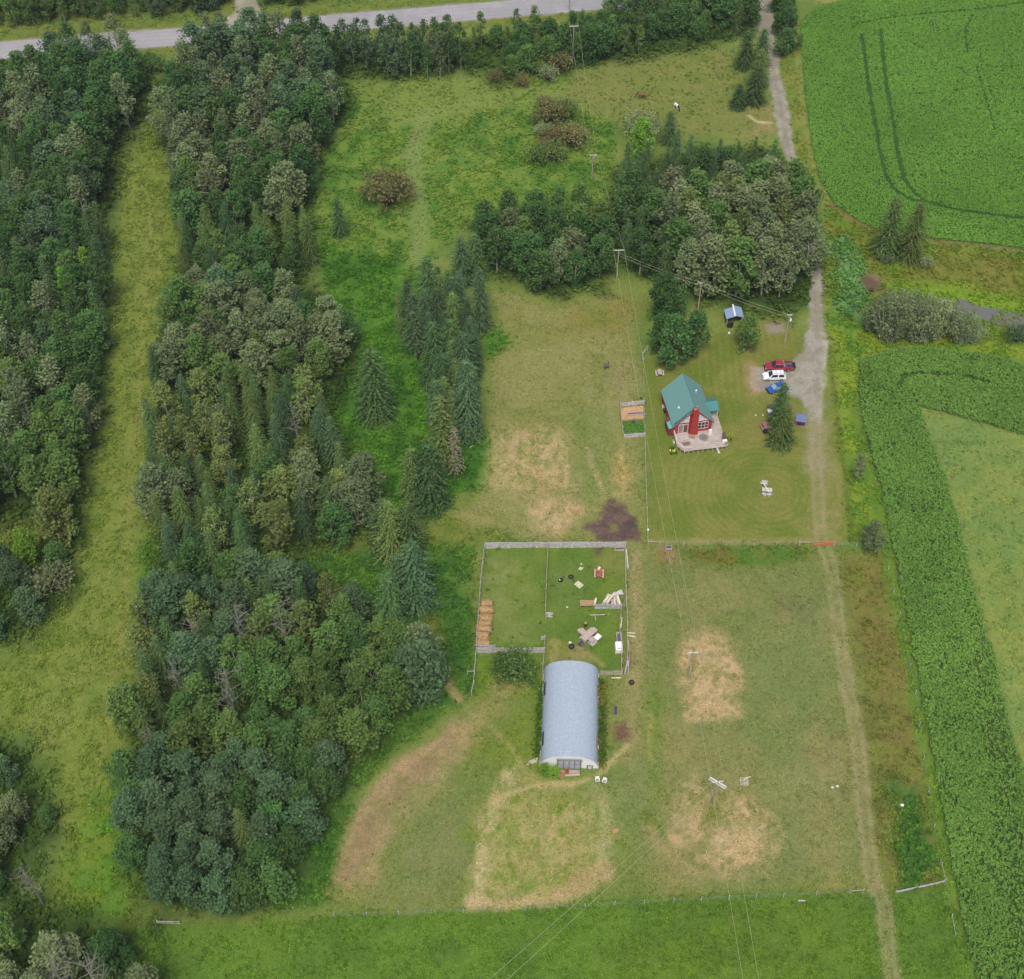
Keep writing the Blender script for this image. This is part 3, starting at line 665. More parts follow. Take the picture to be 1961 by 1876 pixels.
TRAM_A = [(1686, 60), (1690, 104), (1698, 173), (1711, 242), (1718, 293), (1730, 345), (1750, 372), (1780, 392), (1830, 404), (1885, 412), (1961, 420), (2080, 432)]
TRAM_B = [(1652, 80), (1650, 69), (1655, 104), (1664, 173), (1676, 242), (1686, 300), (1698, 345), (1716, 368), (1745, 385), (1802, 392)]
TRAM_C = [(1628, 62), (1640, 48), (1700, 36), (1800, 26), (1870, 20), (1961, 6)]
TRAM_D = [(1862, 30), (1848, 62), (1852, 100)]
TRAM_E = [(1870, 130), (1890, 200), (1904, 250)]
TRAM_L = [(1722, 740), (1730, 725), (1760, 718), (1840, 722), (1890, 735)]
def crop(name, poly, per, hgt, leaf, ca, cb, label, tram, K=6):
    P = GA(poly)
    x0, y0 = P.min(0); x1, y1 = P.max(0)
    n = int((x1 - x0) * (y1 - y0) * per)
    x = x0 + rng.random(n) * (x1 - x0); y = y0 + rng.random(n) * (y1 - y0)
    u, v = PX(x, y)
    k = (u > -40) & (u < 2000) & (v > -40) & (v < 1920)
    k &= sdpoly(x, y, P) + (fbm(x, y, 2, 3, 5) - .5) * .8 < -.1
    x, y = x[k], y[k]
    thin = np.zeros(len(x))
    for T, wd_, am in tram: thin = np.maximum(thin, am * sst(wd_, wd_ * .5, sdline(x, y, GA(T)) + (fbm(x, y, 1.5, 3, 8) - .5) * .5))
    thin = np.maximum(thin, .55 * sst(.58, .7, fbm(x, y, 4, 4, 33)) if K == 7 else thin)
    k = rng.random(len(x)) > thin
    x, y = x[k], y[k]
    h = hgt * (.75 + .5 * fbm(x, y, 4, 3, 21)) * (.8 + .4 * rng.random(len(x)))
    C = np.stack([np.repeat(x, K) + rng.normal(0, .13, len(x) * K), np.repeat(y, K) + rng.normal(0, .13, len(x) * K), np.repeat(h, K) * (.35 + .65 * rng.random(len(x) * K))], 1)
    V, F = leaf_quads(C, leaf * (.7 + .6 * rng.random(len(C))), rng, .42, 1.25)
    q = (np.repeat(rng.random(len(x)), K) * .5 + .5 * rng.random(len(C)))[:, None]
    big = np.repeat(fbm(x, y, 14, 3, 40), K)[:, None]
    cl = (lin3(ca) * (1 - q) + lin3(cb) * q) * (.8 + .4 * big)
    print(name, len(F))
    tag(link(name, npmesh(name, V, F, WEEDMAT, col=np.clip(cl, 0, 1))), label, "crop", kind="stuff")
crop("crop_plants", CROPU, 17.0, .45, .22, (108, 158, 62), (142, 190, 86), "bright green leafy crop with curved wheel lines in the big corner field", [(TRAM_A, .75, 1), (TRAM_B, .7, 1), (TRAM_C, .55, .85), (TRAM_D, .55, .85), (TRAM_E, .5, .75)] + [(q, .4, .5) for q in ([(1690, 150), (1730, 138), (1800, 134), (1961, 128)], [(1712, 300), (1800, 296), (1900, 300), (1961, 306)], [(1885, 30), (1872, 70), (1880, 130), (1902, 190), (1916, 255)], [(1570, 30), (1640, 36), (1720, 24)], [(1700, 190), (1760, 180), (1850, 172)])], K=5)
crop("broadleaf_crop_plants", CROPL, 14.0, .8, .33, (92, 138, 58), (138, 174, 86), "taller broad-leaved crop in the long strip beside the pale hay field", [(TRAM_L, .8, .95), ([(1862, 1060), (1880, 1200), (1905, 1400), (1930, 1600), (1965, 1850)], 3.0, .6), ([(1850, 1000), (1872, 1120), (1880, 1230)], 1.5, .5)], K=7)

# ================================================================ TREES
BARK_W = mat("pale_bark", S(172, 170, 158), .9, .25, 1.5, spec=.1, stretch=(4, 4, .6))
BARK_D = mat("dark_bark", S(92, 80, 68), .95, .3, 2, spec=.1)
BARK_G = mat("dead_grey_wood", S(134, 130, 122), .9, .2, 2, spec=.1)
LM = {
    "green":   leafmat("aspen_leaves", S(66, 92, 50), S(92, 116, 66), S(112, 132, 72)),
    "deep green": leafmat("deep_leaves", S(54, 84, 50), S(78, 106, 62), S(98, 122, 72)),
    "grey-green": leafmat("grey_leaves", S(82, 98, 70), S(112, 124, 92), S(132, 138, 104)),
    "olive":   leafmat("olive_leaves", S(82, 98, 54), S(110, 124, 76), S(128, 136, 88)),
    "blue-green": leafmat("bluish_leaves", S(60, 84, 62), S(86, 108, 80), S(104, 124, 90)),
    "bright green": leafmat("bright_leaves", S(80, 116, 44), S(112, 146, 58), S(132, 160, 70)),
    "dark spruce": leafmat("spruce_needles", S(50, 72, 44), S(76, 98, 62), S(94, 114, 78), .15, .015),
    "bluish spruce": leafmat("blue_needles", S(50, 72, 52), S(74, 95, 68), S(94, 112, 84), .15, .015),
    "olive spruce": leafmat("olive_needles", S(64, 84, 46), S(90, 108, 64), S(108, 124, 78), .15, .015),
    "grey spruce": leafmat("grey_needles", S(96, 92, 80), S(128, 124, 108), S(142, 138, 120), .15, .015),
    "brown":   leafmat("willow_leaves", S(84, 86, 58), S(116, 110, 78), S(130, 120, 84)),
    "greyish": leafmat("grey_twigs", S(92, 102, 76), S(122, 132, 100), S(138, 144, 114)),
    "willow grey": leafmat("wand_leaves", S(98, 112, 80), S(130, 142, 106), S(150, 158, 124)),
    "yellow":  leafmat("yellow_leaves", S(110, 118, 44), S(150, 148, 60), S(176, 164, 60)),
}
def crown_mesh(name, rg, h, r, base=.3, n=26, per=46, rc=.95, leaf=.44, pointed=.5, open_=0.0):
    """leaf clumps round branch tips that fill an uneven crown; h height, r half width"""
    pts = []
    hz0 = h * base
    for i in range(n):
        t = (i + rg.random()) / n
        z = hz0 + (h - hz0) * t ** .8
        rr = r * (math.sin(math.pi * min(1, .16 + .84 * t ** (1.0 - .35 * pointed))) ** .7) * (1 - .15 * rg.random())
        rr = max(rr, .12 * r) if t < .97 else .1
        a = i * 2.39996 + rg.normal() * .5
        k = rg.random() ** .45
        pts.append((math.cos(a) * rr * k, math.sin(a) * rr * k, z * (1 - .03 * rg.random())))
    pts = np.array(pts)
    C, nn = [], []
    for p in pts:
        m = int(per * (.7 + .6 * rg.random()) * (1 - open_ * rg.random()))
        d = rg.normal(size=(m, 3)); d /= np.linalg.norm(d, axis=1)[:, None]
        rad = rc * (.7 + .5 * rg.random()) * (.75 + .25 * rg.random(m)) * (.55 + .45 * (rg.random(m) > .25))
        e = d * rad[:, None] * np.array([.92, .92, 1.2])
        C.append(p + e); nn.append(d)
    C = np.concatenate(C); D = np.concatenate(nn)
    C[:, 2] = np.clip(C[:, 2], h * base * .55, h)
    V, F = leaf_quads(C, leaf * (.65 + .7 * rg.random(len(C))), rg, .3)
    cl = np.repeat(rg.random(len(pts)), [len(c) for c in nn]) if False else rg.random(len(C))
    tint = np.clip(.25 * rg.random(len(C)) + .75 * cl, 0, 1)
    return npmesh(name, V, F, LM["green"], tint=tint), pts
def trunk_mesh(name, rg, h, pts, r0, m, limbs=10, bend=.25):
    b = MB()
    ax = [(rg.normal() * bend * t, rg.normal() * bend * t, h * t) for t in (0, .25, .5, .75, .96)]
    ax[0] = (0, 0, -.15)
    b.tube(ax, [r0 * 1.15, r0 * .85, r0 * .62, r0 * .38, r0 * .1], 6)
    for p in pts[::max(1, len(pts) // limbs)]:
        z0 = max(h * .15, p[2] * .72 - .5)
        t = z0 / h
        j = min(3, int(t / .25)); f = t / .25 - j
        q = Vector(ax[j]).lerp(Vector(ax[j + 1]), min(f, 1))
        b.tube([q, (q + Vector(p)) / 2 + Vector((0, 0, -.2)), Vector(p)], [r0 * .34, r0 * .22, r0 * .08], 4)
    me_o = b.build(name, m)
    me = me_o.data; bpy.data.objects.remove(me_o)
    return me
def spruce_mesh(name, rg, h, r, base=.06, whorls=26, nb=10, sparse=0.0, leaf=.55, slim=1.0):
    Cs, A, B, Sz, W = [], [], [], [], []
    V, tint = [], []
    for i in range(whorls):
        t = (i + .5 * rg.random()) / whorls
        z = h * (base + (1 - base) * t)
        rad = r * ((1 - t) ** (.50 * slim) * (.74 + .46 * rg.random())) + .10
        n = max(4, int(nb * (.5 + .7 * (1 - t)) * (1 - sparse * rg.random())))
        a0 = rg.random() * 6.28
        for k in range(n):
            a = a0 + 6.283 * k / n + rg.normal() * .16
            L = rad * (.72 + .45 * rg.random())
            dr = .22 + .30 * (1 - t) + rg.normal() * .05
            d = np.array([math.cos(a), math.sin(a), 0]); sd_ = np.array([-d[1], d[0], 0])
            m = max(2, int(L / .42))
            tb = rg.random()
            for q in range(m):
                s_ = (q + .9) / m
                c = d * L * s_ + np.array([0, 0, z - dr * L * s_ + .10 * L * s_ ** 2])
                ln = leaf * (1.15 - .3 * s_); wd_ = leaf * (.74 * (1.15 - .75 * s_)) * (.8 + .4 * rg.random())
                side = rg.normal() * .55
                dd = d * math.cos(side) + sd_ * math.sin(side) + np.array([0, 0, -dr * .8])
                ss = np.cross(dd, [0, 0, 1.0]); ss /= np.linalg.norm(ss) + 1e-9
                ss = ss + np.array([0, 0, rg.normal() * .3])
                V += [c - dd * ln * .5, c + ss * wd_ * .5 + [0, 0, -.05], c + dd * ln * .55, c - ss * wd_ * .5 + [0, 0, -.05]]
                tint.append(min(1, max(0, .35 * tb + .65 * rg.random())))
    V = np.array(V); F = np.arange(len(V)).reshape(-1, 4)
    return npmesh(name, V, F, LM["dark spruce"], tint=tint)

PROTO = {}
def protos(kind, k, fn): PROTO[kind] = [fn(np.random.default_rng(100 + 17 * i + len(kind)), i) for i in range(k)]
def _aspen(rg, i):
    h = 12.5 + rg.normal() * .6; r = 2.6 + .3 * rg.random()
    c, p = crown_mesh("crown", rg, h, r, .12, 34 + i % 3 * 3, 56, 1.05, .46, .45)
    return c, trunk_mesh("trunk", rg, h, p, .15, BARK_W), h
def _poplar(rg, i):   # broad, dense, leafed low
    h = 9.5; r = 2.7
    c, p = crown_mesh("crown", rg, h, r, .08, 36, 56, 1.05, .46, .25)
    return c, trunk_mesh("trunk", rg, h, p, .17, BARK_D), h
def _thin(rg, i):     # thin crowns over bare pale stems
    h = 13.0; r = 2.1
    c, p = crown_mesh("crown", rg, h, r, .16, 28, 40, .9, .43, .6, .4)
    return c, trunk_mesh("trunk", rg, h, p, .13, BARK_W, 14), h
def _birch(rg, i):    # slim, leafed nearly to the ground
    h = 11.0; r = 1.6
    c, p = crown_mesh("crown", rg, h, r, .14, 26, 42, .72, .38, .8, .25)
    return c, trunk_mesh("trunk", rg, h, p, .10, BARK_W, 8), h
def _spruce(rg, i):
    h = 13.0; r = 2.5 + .25 * rg.random()
    c = spruce_mesh("crown", rg, h, r, .05, 30, 13, 0, .6)
    b = MB(); b.tube([(0, 0, -.15), (0, 0, h * .5), (0, 0, h * .98)], [.2, .12, .02], 6)
    o = b.build("trunk", BARK_D); me = o.data; bpy.data.objects.remove(o)
    return c, me, h
def _full(rg, i):     # bushy blunt-topped spruce
    h = 13.0; r = 2.7
    c = spruce_mesh("crown", rg, h, r, .03, 32, 14, 0, .62, .72)
    b = MB(); b.tube([(0, 0, -.15), (0, 0, h * .5), (0, 0, h * .97)], [.2, .12, .02], 6)
    o = b.build("trunk", BARK_D); me = o.data; bpy.data.objects.remove(o)
    return c, me, h
def _slim(rg, i):     # slim spruce, bare lower stem
    h = 13.0; r = 1.6
    c = spruce_mesh("crown", rg, h, r, .25, 24, 10, .2, .55, .9)
    b = MB(); b.tube([(0, 0, -.15), (.05, 0, h * .5), (0, 0, h * .98)], [.17, .11, .02], 6)
    o = b.build("trunk", BARK_G); me = o.data; bpy.data.objects.remove(o)
    return c, me, h
def _shrub(rg, i):
    h = 3.6; r = 2.1
    n = 26
    pts = []
    for k in range(n):
        a = k * 2.4 + rg.normal() * .3; q = math.sqrt((k + .5) / n)
        pts.append((math.cos(a) * r * q * .85, math.sin(a) * r * q * .85, h * (.25 + .55 * math.sqrt(max(0, 1 - q * q * .9)) * (.8 + .3 * rg.random()))))
    C = np.concatenate([np.array(p) + rg.normal(size=(38, 3)) * np.array([.36, .36, .42]) for p in pts])
    C[:, 2] = np.clip(C[:, 2], .1, None)
    V, F = leaf_quads(C, .30 * (.6 + .8 * rg.random(len(C))), rg, .3, .8)
    c = npmesh("crown", V, F, LM["brown"], tint=rg.random(len(C)))
    b = MB()
    for p in pts: b.tube([(p[0] * .12, p[1] * .12, 0), (p[0] * .6, p[1] * .6, p[2] * .6), p], [.05, .035, .012], 4)
    o = b.build("stems", BARK_D); me = o.data; bpy.data.objects.remove(o)
    return c, me, h
def _willow(rg, i):   # many upright wands leafed from the ground
    h = 7.5; n = 30; C, tn, pts = [], [], []
    for k in range(n):
        a = k * 2.4 + rg.normal() * .3; q = math.sqrt((k + .5) / n); x0, y0 = math.cos(a) * q * 1.0, math.sin(a) * q * 1.0
        top = h * (.62 + .38 * rg.random()) * (1 - .35 * q * q); sp = 1.0 + 1.0 * q
        m = 60; t = rg.random(m) ** .8
        C.append(np.column_stack([x0 * (1 + sp * t) + rg.normal(0, .22, m), y0 * (1 + sp * t) + rg.normal(0, .22, m), np.clip(top * t, .15, None)])); tn.append(np.clip(rg.random() * .4 + .6 * rg.random(m), 0, 1)); pts.append((x0, y0, sp, top))
    C = np.concatenate(C); V, F = leaf_quads(C, .40 * (.6 + .7 * rg.random(len(C))), rg, .12, .75)
    c = npmesh("crown", V, F, LM["grey-green"], tint=np.concatenate(tn))
    b = MB()
    for x0, y0, sp, top in pts: b.tube([(x0, y0, -.1), (x0 * (1 + sp * .5), y0 * (1 + sp * .5), top * .5), (x0 * (1 + sp * .96), y0 * (1 + sp * .96), top * .96)], [.05, .03, .01], 4)
    o = b.build("trunk", BARK_W); me = o.data; bpy.data.objects.remove(o)
    return c, me, h
def _dead(rg, i):
    h = 12.0
    b = MB()
    b.tube([(0, 0, -.15), (.1, .1, h * .5), (.3, -.1, h)], [.16, .10, .03], 6)
    for k in range(24):
        z = h * (.35 + .63 * rg.random()); a = rg.random() * 6.28; L = (1.0 + 2.0 * rg.random()) * (1.25 - z / h * .6)
        e = Vector((math.cos(a) * L, math.sin(a) * L, z + L * (.1 + .6 * rg.random())))
        mpt = Vector((e.x * .5, e.y * .5, (z + e.z) / 2 + .1))
        b.tube([(.2 * z / h, 0, z), mpt, e], [.045, .03, .012], 4)
        for _ in range(3):
            f = mpt.lerp(e, rg.random()); g = f + Vector(rg.normal(size=3)) * .5 + Vector((0, 0, .3))
            b.tube([f, g], [.022, .01], 3)
    o = b.build("trunk", BARK_G); me = o.data; bpy.data.objects.remove(o)
    return None, me, h
protos("aspen", 8, _aspen); protos("poplar", 5, _poplar); protos("thin", 6, _thin); protos("birch", 5, _birch)
protos("spruce", 6, _spruce); protos("full", 4, _full); protos("slim", 4, _slim); protos("willow", 5, _willow); protos("shrub", 5, _shrub); protos("dead", 4, _dead)
NAMES = dict(full="spruce_tree", aspen="aspen_tree", poplar="poplar_tree", thin="thin_aspen", birch="birch_tree", spruce="spruce_tree", slim="slim_spruce", shrub="willow_shrub", dead="dead_tree", willow="willow_tree")
WORD = dict(full="spruce", aspen="aspen", poplar="poplar", thin="thin-crowned aspen", birch="slim birch", spruce="spruce", slim="slim spruce", shrub="shrub", dead="bare dead tree", willow="willow")
CAT = dict(full="spruce", aspen="aspen", poplar="poplar", thin="aspen", birch="birch", spruce="spruce", slim="spruce", shrub="shrub", dead="dead tree", willow="willow")
_ti = [0]
def tree(kind, u, v, sc, tone, label, group=None, wide=1.0, tilt=0.0, xy=None):
    _ti[0] += 1
    p = G(u, v) if xy is None else Vector((xy[0], xy[1], 0))
    pr = PROTO[kind][_ti[0] % len(PROTO[kind])]
    o = empty(NAMES[kind], p, random.random() * 6.283, label, CAT[kind], group)
    o.scale = (sc * wide, sc * wide, sc)
    if tilt: o.rotation_euler.x = random.gauss(0, tilt); o.rotation_euler.y = random.gauss(0, tilt)
    if pr[1]: link("stems" if kind == "shrub" else "trunk", pr[1], o)
    if pr[0]:
        c = link("crown", pr[0], o)
        c.material_slots[0].link = 'OBJECT'; c.material_slots[0].material = LM[tone]
    return o
def htree(kind, u, v, hpx, tone, label, group=None, wide=1.0):
    """height read off as picture rows between base and tip"""
    p = G(u, v); z = 1.0
    for _ in range(30):
        uu, vv = PX(p.x, p.y, z)
        z *= (hpx / max(1, (v - vv))) ** .9
    h = PROTO[kind][0][2]
    return tree(kind, u, v, z / h, tone, label, group, wide)

placed = []
def stand(name, poly, gap, mix, hrange, sides, ends, tilt=.02, seed=1, group=None, edge=None):
    """trees of one stand at natural spacing; mix = [(kind, tone, weight)], labels say where in the stand each one grows"""
    P = GA(poly); x0, y0 = P.min(0); x1, y1 = P.max(0)
    rg = random.Random(seed)
    tot = sum(m[2] for m in mix)
    n_try = int((x1 - x0) * (y1 - y0) / gap ** 2 * 14)
    mine = []
    vs = [q[1] for q in poly]
    for _ in range(n_try):
        x = x0 + rg.random() * (x1 - x0); y = y0 + rg.random() * (y1 - y0)
        g = gap * (.85 + .35 * rg.random())
        if any((a - x) ** 2 + (b - y) ** 2 < g * g for a, b in placed): continue
        if not inpoly(x, y, P): continue
        u, v = PX(x, y); u2, v2 = PX(x, y, 13)
        if v2 > 1880 or v < -8 or u < -28 or u > 1990: continue
        placed.append((x, y)); mine.append((x, y, u, v))
    for x, y, u, v in mine:
        q = rg.random() * tot
        zone_pick = fbm(np.array([x]), np.array([y]), 14, 3, seed * .7)[0]
        q = (.35 * q / tot + .65 * min(.999, max(0, (zone_pick - .25) / .5))) * tot
        for kind, tone, wgt in mix:
            q -= wgt
            if q <= 0: break
        row = [m for m in mine if abs(m[3] - v) < 25]
        us = sorted(m[2] for m in row); k = us.index(u) / max(1, len(us) - 1) if len(us) > 1 else .5
        where = sides[0] if k < .2 else (sides[1] if k > .8 else "deep inside " + name)
        t = (v - min(vs)) / (max(vs) - min(vs) + 1e-6)
        end = ends[min(len(ends) - 1, int(t * len(ends)))]
        sc = rg.uniform(*hrange)
        size = "tall " if sc > hrange[0] + .75 * (hrange[1] - hrange[0]) else ("short " if sc < hrange[0] + .25 * (hrange[1] - hrange[0]) else "")
        tn = tone.replace(" spruce", "")
        lb = f"{size}{tn} {WORD[kind]} {where}, {end}"
        if len(lb.split()) > 16: print("LONG", lb)
        tree(kind, u, v, sc * (.92 if kind in ("spruce", "slim") else 1), tone, lb, group or f"trees of {name}", rg.uniform(1.0, 1.48) if kind in ('aspen', 'poplar', 'thin') else (rg.uniform(1.0, 1.35) if kind == 'birch' else rg.uniform(.8, 1.02)), tilt, (x, y))
    return len(mine)

A_MIX = [("aspen", "blue-green", 3), ("aspen", "deep green", 3), ("poplar", "deep green", 1.2), ("aspen", "green", 3), ("spruce", "dark spruce", 1.5), ("thin", "grey-green", 2)]
nt_ = 0
# individual trees first, so the woods keep clear of them
def solo(kind, u, v, hpx, tone, label, group=None, wide=1.0):
    p = G(u, v); placed.append((p.x, p.y))
    return htree(kind, u, v, hpx, tone, label, group, wide)
SPG = "spruces scattered between the tree belt and the paddock"
for a in [
    ("full", 652, 452, 76, "dark spruce", "small dark spruce alone in the meadow beside the brown bush", SPG, 0.96),
    ("full", 575, 612, 65, "bluish spruce", "short bluish spruce standing off the belt edge near two grey dead tops", SPG, 1.14),
    ("full", 722, 797, 130, "dark spruce", "tall dark spruce standing alone in the lush green hollow", SPG, 1.14),
    ("full", 885, 545, 91, "bluish spruce", "bluish spruce at the upper end of the row, beside the grove corner", SPG, 1.08),
    ("full", 910, 535, 88, "dark spruce", "dark spruce tucked behind the bluish one at the upper end of the row", SPG, 1.08),
    ("full", 920, 630, 113, "bluish spruce", "broad bluish spruce touching the paddock's upper corner", SPG, 0.86),
    ("full", 822, 600, 110, "dark spruce", "dark pointed spruce in the upper row, between two shorter ones", SPG, 1.02),
    ("full", 845, 610, 84, "olive spruce", "olive spruce just beside the dark pointed spruce of the upper row", SPG, 1.08),
    ("full", 783, 605, 73, "bluish spruce", "short bluish spruce on the meadow side of the upper row", SPG, 0.96),
    ("slim", 767, 650, 92, "olive spruce", "thin pole-like spruce nearest the meadow, stem bare", SPG, .7),
    ("slim", 797, 688, 128, "bluish spruce", "spruce with long bare pale stem in the green hollow", SPG, 1.3),
    ("full", 868, 640, 79, "olive spruce", "olive spruce in the tight clump above the row's middle", SPG, 1.20),
    ("full", 835, 735, 119, "dark spruce", "dark spruce on the hollow side of the row's middle", SPG, 1.02),
    ("full", 868, 705, 93, "olive spruce", "olive-tipped spruce standing inside the row's middle", SPG, 1.08),
    ("full", 890, 735, 98, "bluish spruce", "bluish spruce on the paddock side of the row's middle", SPG, 1.14),
    ("full", 850, 768, 88, "dark spruce", "shorter dark spruce in the middle of the tight clump", SPG, 1.08),
    ("full", 838, 812, 84, "bluish spruce", "bluish spruce on the hollow side of the tall paddock spruce", SPG, 1.02),
    ("full", 897, 836, 147, "bluish spruce", "tallest broad spruce on the paddock edge above the straw patch", SPG, 0.82),
    ("slim", 850, 908, 150, "olive spruce", "half-dead spruce, olive top over bare grey stem", SPG, 1.35),
    ("slim", 872, 916, 96, "grey spruce", "grey dying spruce beside the half-dead one", SPG, 1.1),
    ("full", 795, 962, 104, "olive spruce", "olive spruce at the row's lower end, hollow side", SPG, 1.02),
    ("full", 825, 970, 121, "dark spruce", "broad dark spruce closing the row's lower end", SPG, 1.20),
    ("full", 740, 1050, 93, "dark spruce", "dark spruce behind the pair at the belt's corner", SPG, 1.20),
    ("full", 752, 1068, 107, "olive spruce", "olive spruce of the pair at the belt's corner above the corral", SPG, 1.02),
    ("full", 786, 1062, 98, "dark spruce", "dark spruce of the pair at the belt's corner above the corral", SPG, 1.14),
    ("full", 768, 1150, 84, "bluish spruce", "bluish spruce behind the leaning pair left of the corral", SPG, 1.02),
    ("full", 797, 1158, 119, "bluish spruce", "tall bluish spruce nearest the corral's fence corner", SPG, 1.14),
    ("full", 752, 1198, 104, "dark spruce", "dark narrow spruce by the bare orange patch", SPG, 0.96),
    ("poplar", 822, 1340, 106, "blue-green", "blue-green round tree nearest the footpath, opposite the barn", "three round trees by the footpath", .8),
    ("poplar", 796, 1338, 98, "blue-green", "blue-green round tree on the belt side of the three by the footpath", "three round trees by the footpath", .85),
    ("poplar", 812, 1306, 104, "grey-green", "grey-green round tree behind the pair by the footpath", "three round trees by the footpath", .85),
    ("spruce", 1693, 490, 116, "olive spruce", "tall olive spruce by the creek, nearer the drive", "the two creek spruces", 1.15),
    ("spruce", 1738, 497, 112, "olive spruce", "tall olive spruce by the creek, farther from the drive", "the two creek spruces", 1.15),
    ("full", 1488, 812, 78, "dark spruce", "dark spruce behind the front one, hiding the blue car's tail", "the two yard spruces", .98),
    ("full", 1493, 851, 74, "olive spruce", "full rounded spruce in the yard between the picnic things and the purple hut", "the two yard spruces", 1.28),
    ("full", 1280, 275, 62, "dark spruce", "small dark spruce at the grove's pasture corner near the white horse", None, 1.25),
    ("poplar", 1226, 300, 70, "bright green", "bright green round tree at the grove's pasture corner", None, 1.1),
    ("full", 1412, 207, 46, "dark spruce", "short round dark spruce ending the row beside the drive", "spruces beside the drive", 1.67),
    ("full", 1443, 197, 72, "dark spruce", "dark spruce second from the pasture end of the drive row", "spruces beside the drive", 1.45),
    ("full", 1450, 165, 70, "olive spruce", "olive spruce in the middle of the drive row", "spruces beside the drive", 1.38),
    ("full", 1425, 130, 72, "dark spruce", "dark spruce at the road end of the drive row, pasture side", "spruces beside the drive", 1.38),
    ("full", 1455, 125, 70, "dark spruce", "dark spruce at the road end of the drive row, gravel side", "spruces beside the drive", 1.30),
    ("poplar", 1268, 612, 84, "deep green", "leafy poplar under the wires at the yard's upper fence", "round trees above the house", .95),
    ("poplar", 1296, 612, 62, "deep green", "lower poplar filling the gap beside the wires above the house", "round trees above the house", .9),
    ("poplar", 1262, 672, 66, "deep green", "dense round tree nearest the yard fence corner, above the house", "round trees above the house", 1.0),
    ("poplar", 1287, 700, 92, "deep green", "dense round tree reaching farthest down towards the green roof", "round trees above the house", 1.0),
    ("poplar", 1326, 678, 76, "deep green", "dense round tree of the clump, on the shed side", "round trees above the house", 1.05),
    ("poplar", 1428, 670, 66, "green", "round young tree half hiding the metal shed", None, .95),
    ("birch", 1640, 918, 48, "grey-green", "small wispy tree on the fence line halfway down the drive", None, 1.3),
    ("poplar", 1664, 1052, 48, "grey-green", "pale bushy tree at the yard fence corner by the crop", None, 1.1),
    ("spruce", 384, 556, 52, "grey spruce", "grey dead-needled spruce at the belt edge, first of two", None, .9),
    ("spruce", 424, 562, 60, "grey spruce", "rusty grey dead-needled spruce at the belt edge, second of two", None, .85),
    ("poplar", 120, 1035, 95, "olive", "yellowing round tree above the gap in the wood beyond the strip", None, .95),
    ("poplar", 62, 1080, 62, "bright green", "bright green bushy tree beside the yellowing round one", None, .9),
]: solo(*a)
DG = "bare dead trees showing in the belt"
for u, v, h, t in ((470, 1262, 100, "dead tree with pale antler branches standing among olive crowns"), (556, 1262, 110, "dead tree with twisted pale top above the dark gap in the belt"),
                   (455, 1392, 105, "tall spiky dead tree in the belt opposite the barn"), (352, 1345, 75, "grey dead tree near the grassy strip, opposite the barn"),
                   (300, 1450, 60, "small pale dead tree leaning out over the grassy strip"), (575, 868, 90, "thin grey snag beside the spruces of the belt"),
                   (385, 1268, 80, "short dead tree with white fork near the strip"), (600, 760, 30, "low grey snag at the hollow's edge"),
                   (84, 1735, 78, "broken pale trunk among bushes in the picture's lower corner"), (150, 1930, 95, "grey dead tree in the corner wood, farther from the lush field"), (222, 1950, 105, "spreading white dead tree in the corner wood, nearer the lush field")):
    solo("dead", u, v, h, "green", t, DG)
SH = "willow shrubs in the meadow"
for u, v, h, tn, wd_, t in (
    (743, 392, 62, "brown", 1.15, "big round brown bush standing alone in the meadow"),
    (1055, 232, 40, "brown", 1.2, "brown bush in the upper shrub clump"), (1085, 228, 36, "olive", 1.1, "olive bush in the upper shrub clump"),
    (1042, 205, 22, "brown", 1.1, "small brown bush topping the upper shrub clump"), (1028, 238, 26, "olive", 1.0, "olive bush on the meadow side of the upper clump"),
    (1042, 262, 26, "greyish", 1.1, "grey leafless bush between the two shrub clumps"), (1062, 275, 34, "brown", 1.1, "brown bush in the lower shrub clump"),
    (1096, 280, 40, "brown", 1.2, "round brown bush ending the lower shrub clump"), (1030, 312, 34, "green", 1.1, "green bush at the foot of the lower shrub clump"),
    (1060, 308, 36, "olive", 1.1, "olive bush at the foot of the lower shrub clump"), (1040, 290, 24, "brown", 1.0, "low brown bush inside the lower shrub clump"),
    (1000, 166, 24, "brown", 1.0, "brown bush under the roadside trees"), (1050, 155, 28, "greyish", 1.1, "grey-brown bush below the roadside trees' bay"),
    (1072, 138, 36, "brown", 1.1, "taller brown bush under the wires near the road"), (1033, 140, 24, "olive", 1.0, "small olive bush near the road wires"), (950, 158, 24, "brown", 1.0, "brown bush at the corner of the roadside trees"),
    (300, 135, 26, "deep green", 1.4, "dark low bush at the road end of the grassy strip"), (1230, 262, 44, "greyish", 1.3, "hazy grey bush above the bright green tree"),
    (990, 1298, 36, "green", 1.2, "green bush behind the barn inside the rail fence"), (965, 1285, 24, "green", 1.2, "lower green bush at the corral's outer wall"),
    (1042, 1482, 14, "bright green", 1.0, "bright green hop bush against the barn's white front"), (1060, 1485, 13, "bright green", 1.0, "smaller hop growth beside the barn's red pallets"),
    (1398, 843, 12, "yellow", .8, "small yellow flowering bush at the deck corner"), (110, 1130, 40, "greyish", 1.1, "grey-brown bush at the strip's edge"),
    (1945, 655, 30, "blue-green", 1.1, "low bush beside the grey creek at the picture's edge"), (1700, 505, 18, "greyish", 1.0, "grey thicket under the creek spruces"), (1770, 512, 20, "greyish", 1.0, "grey brush beside the creek spruces"),
    (1668, 560, 10, "brown", .9, "low reddish brush on the bare bank")):
    solo("shrub", u, v, h, tn, t, SH if v < 320 and u > 600 else None, wd_)
CW = "willows along the creek"
_i = 0
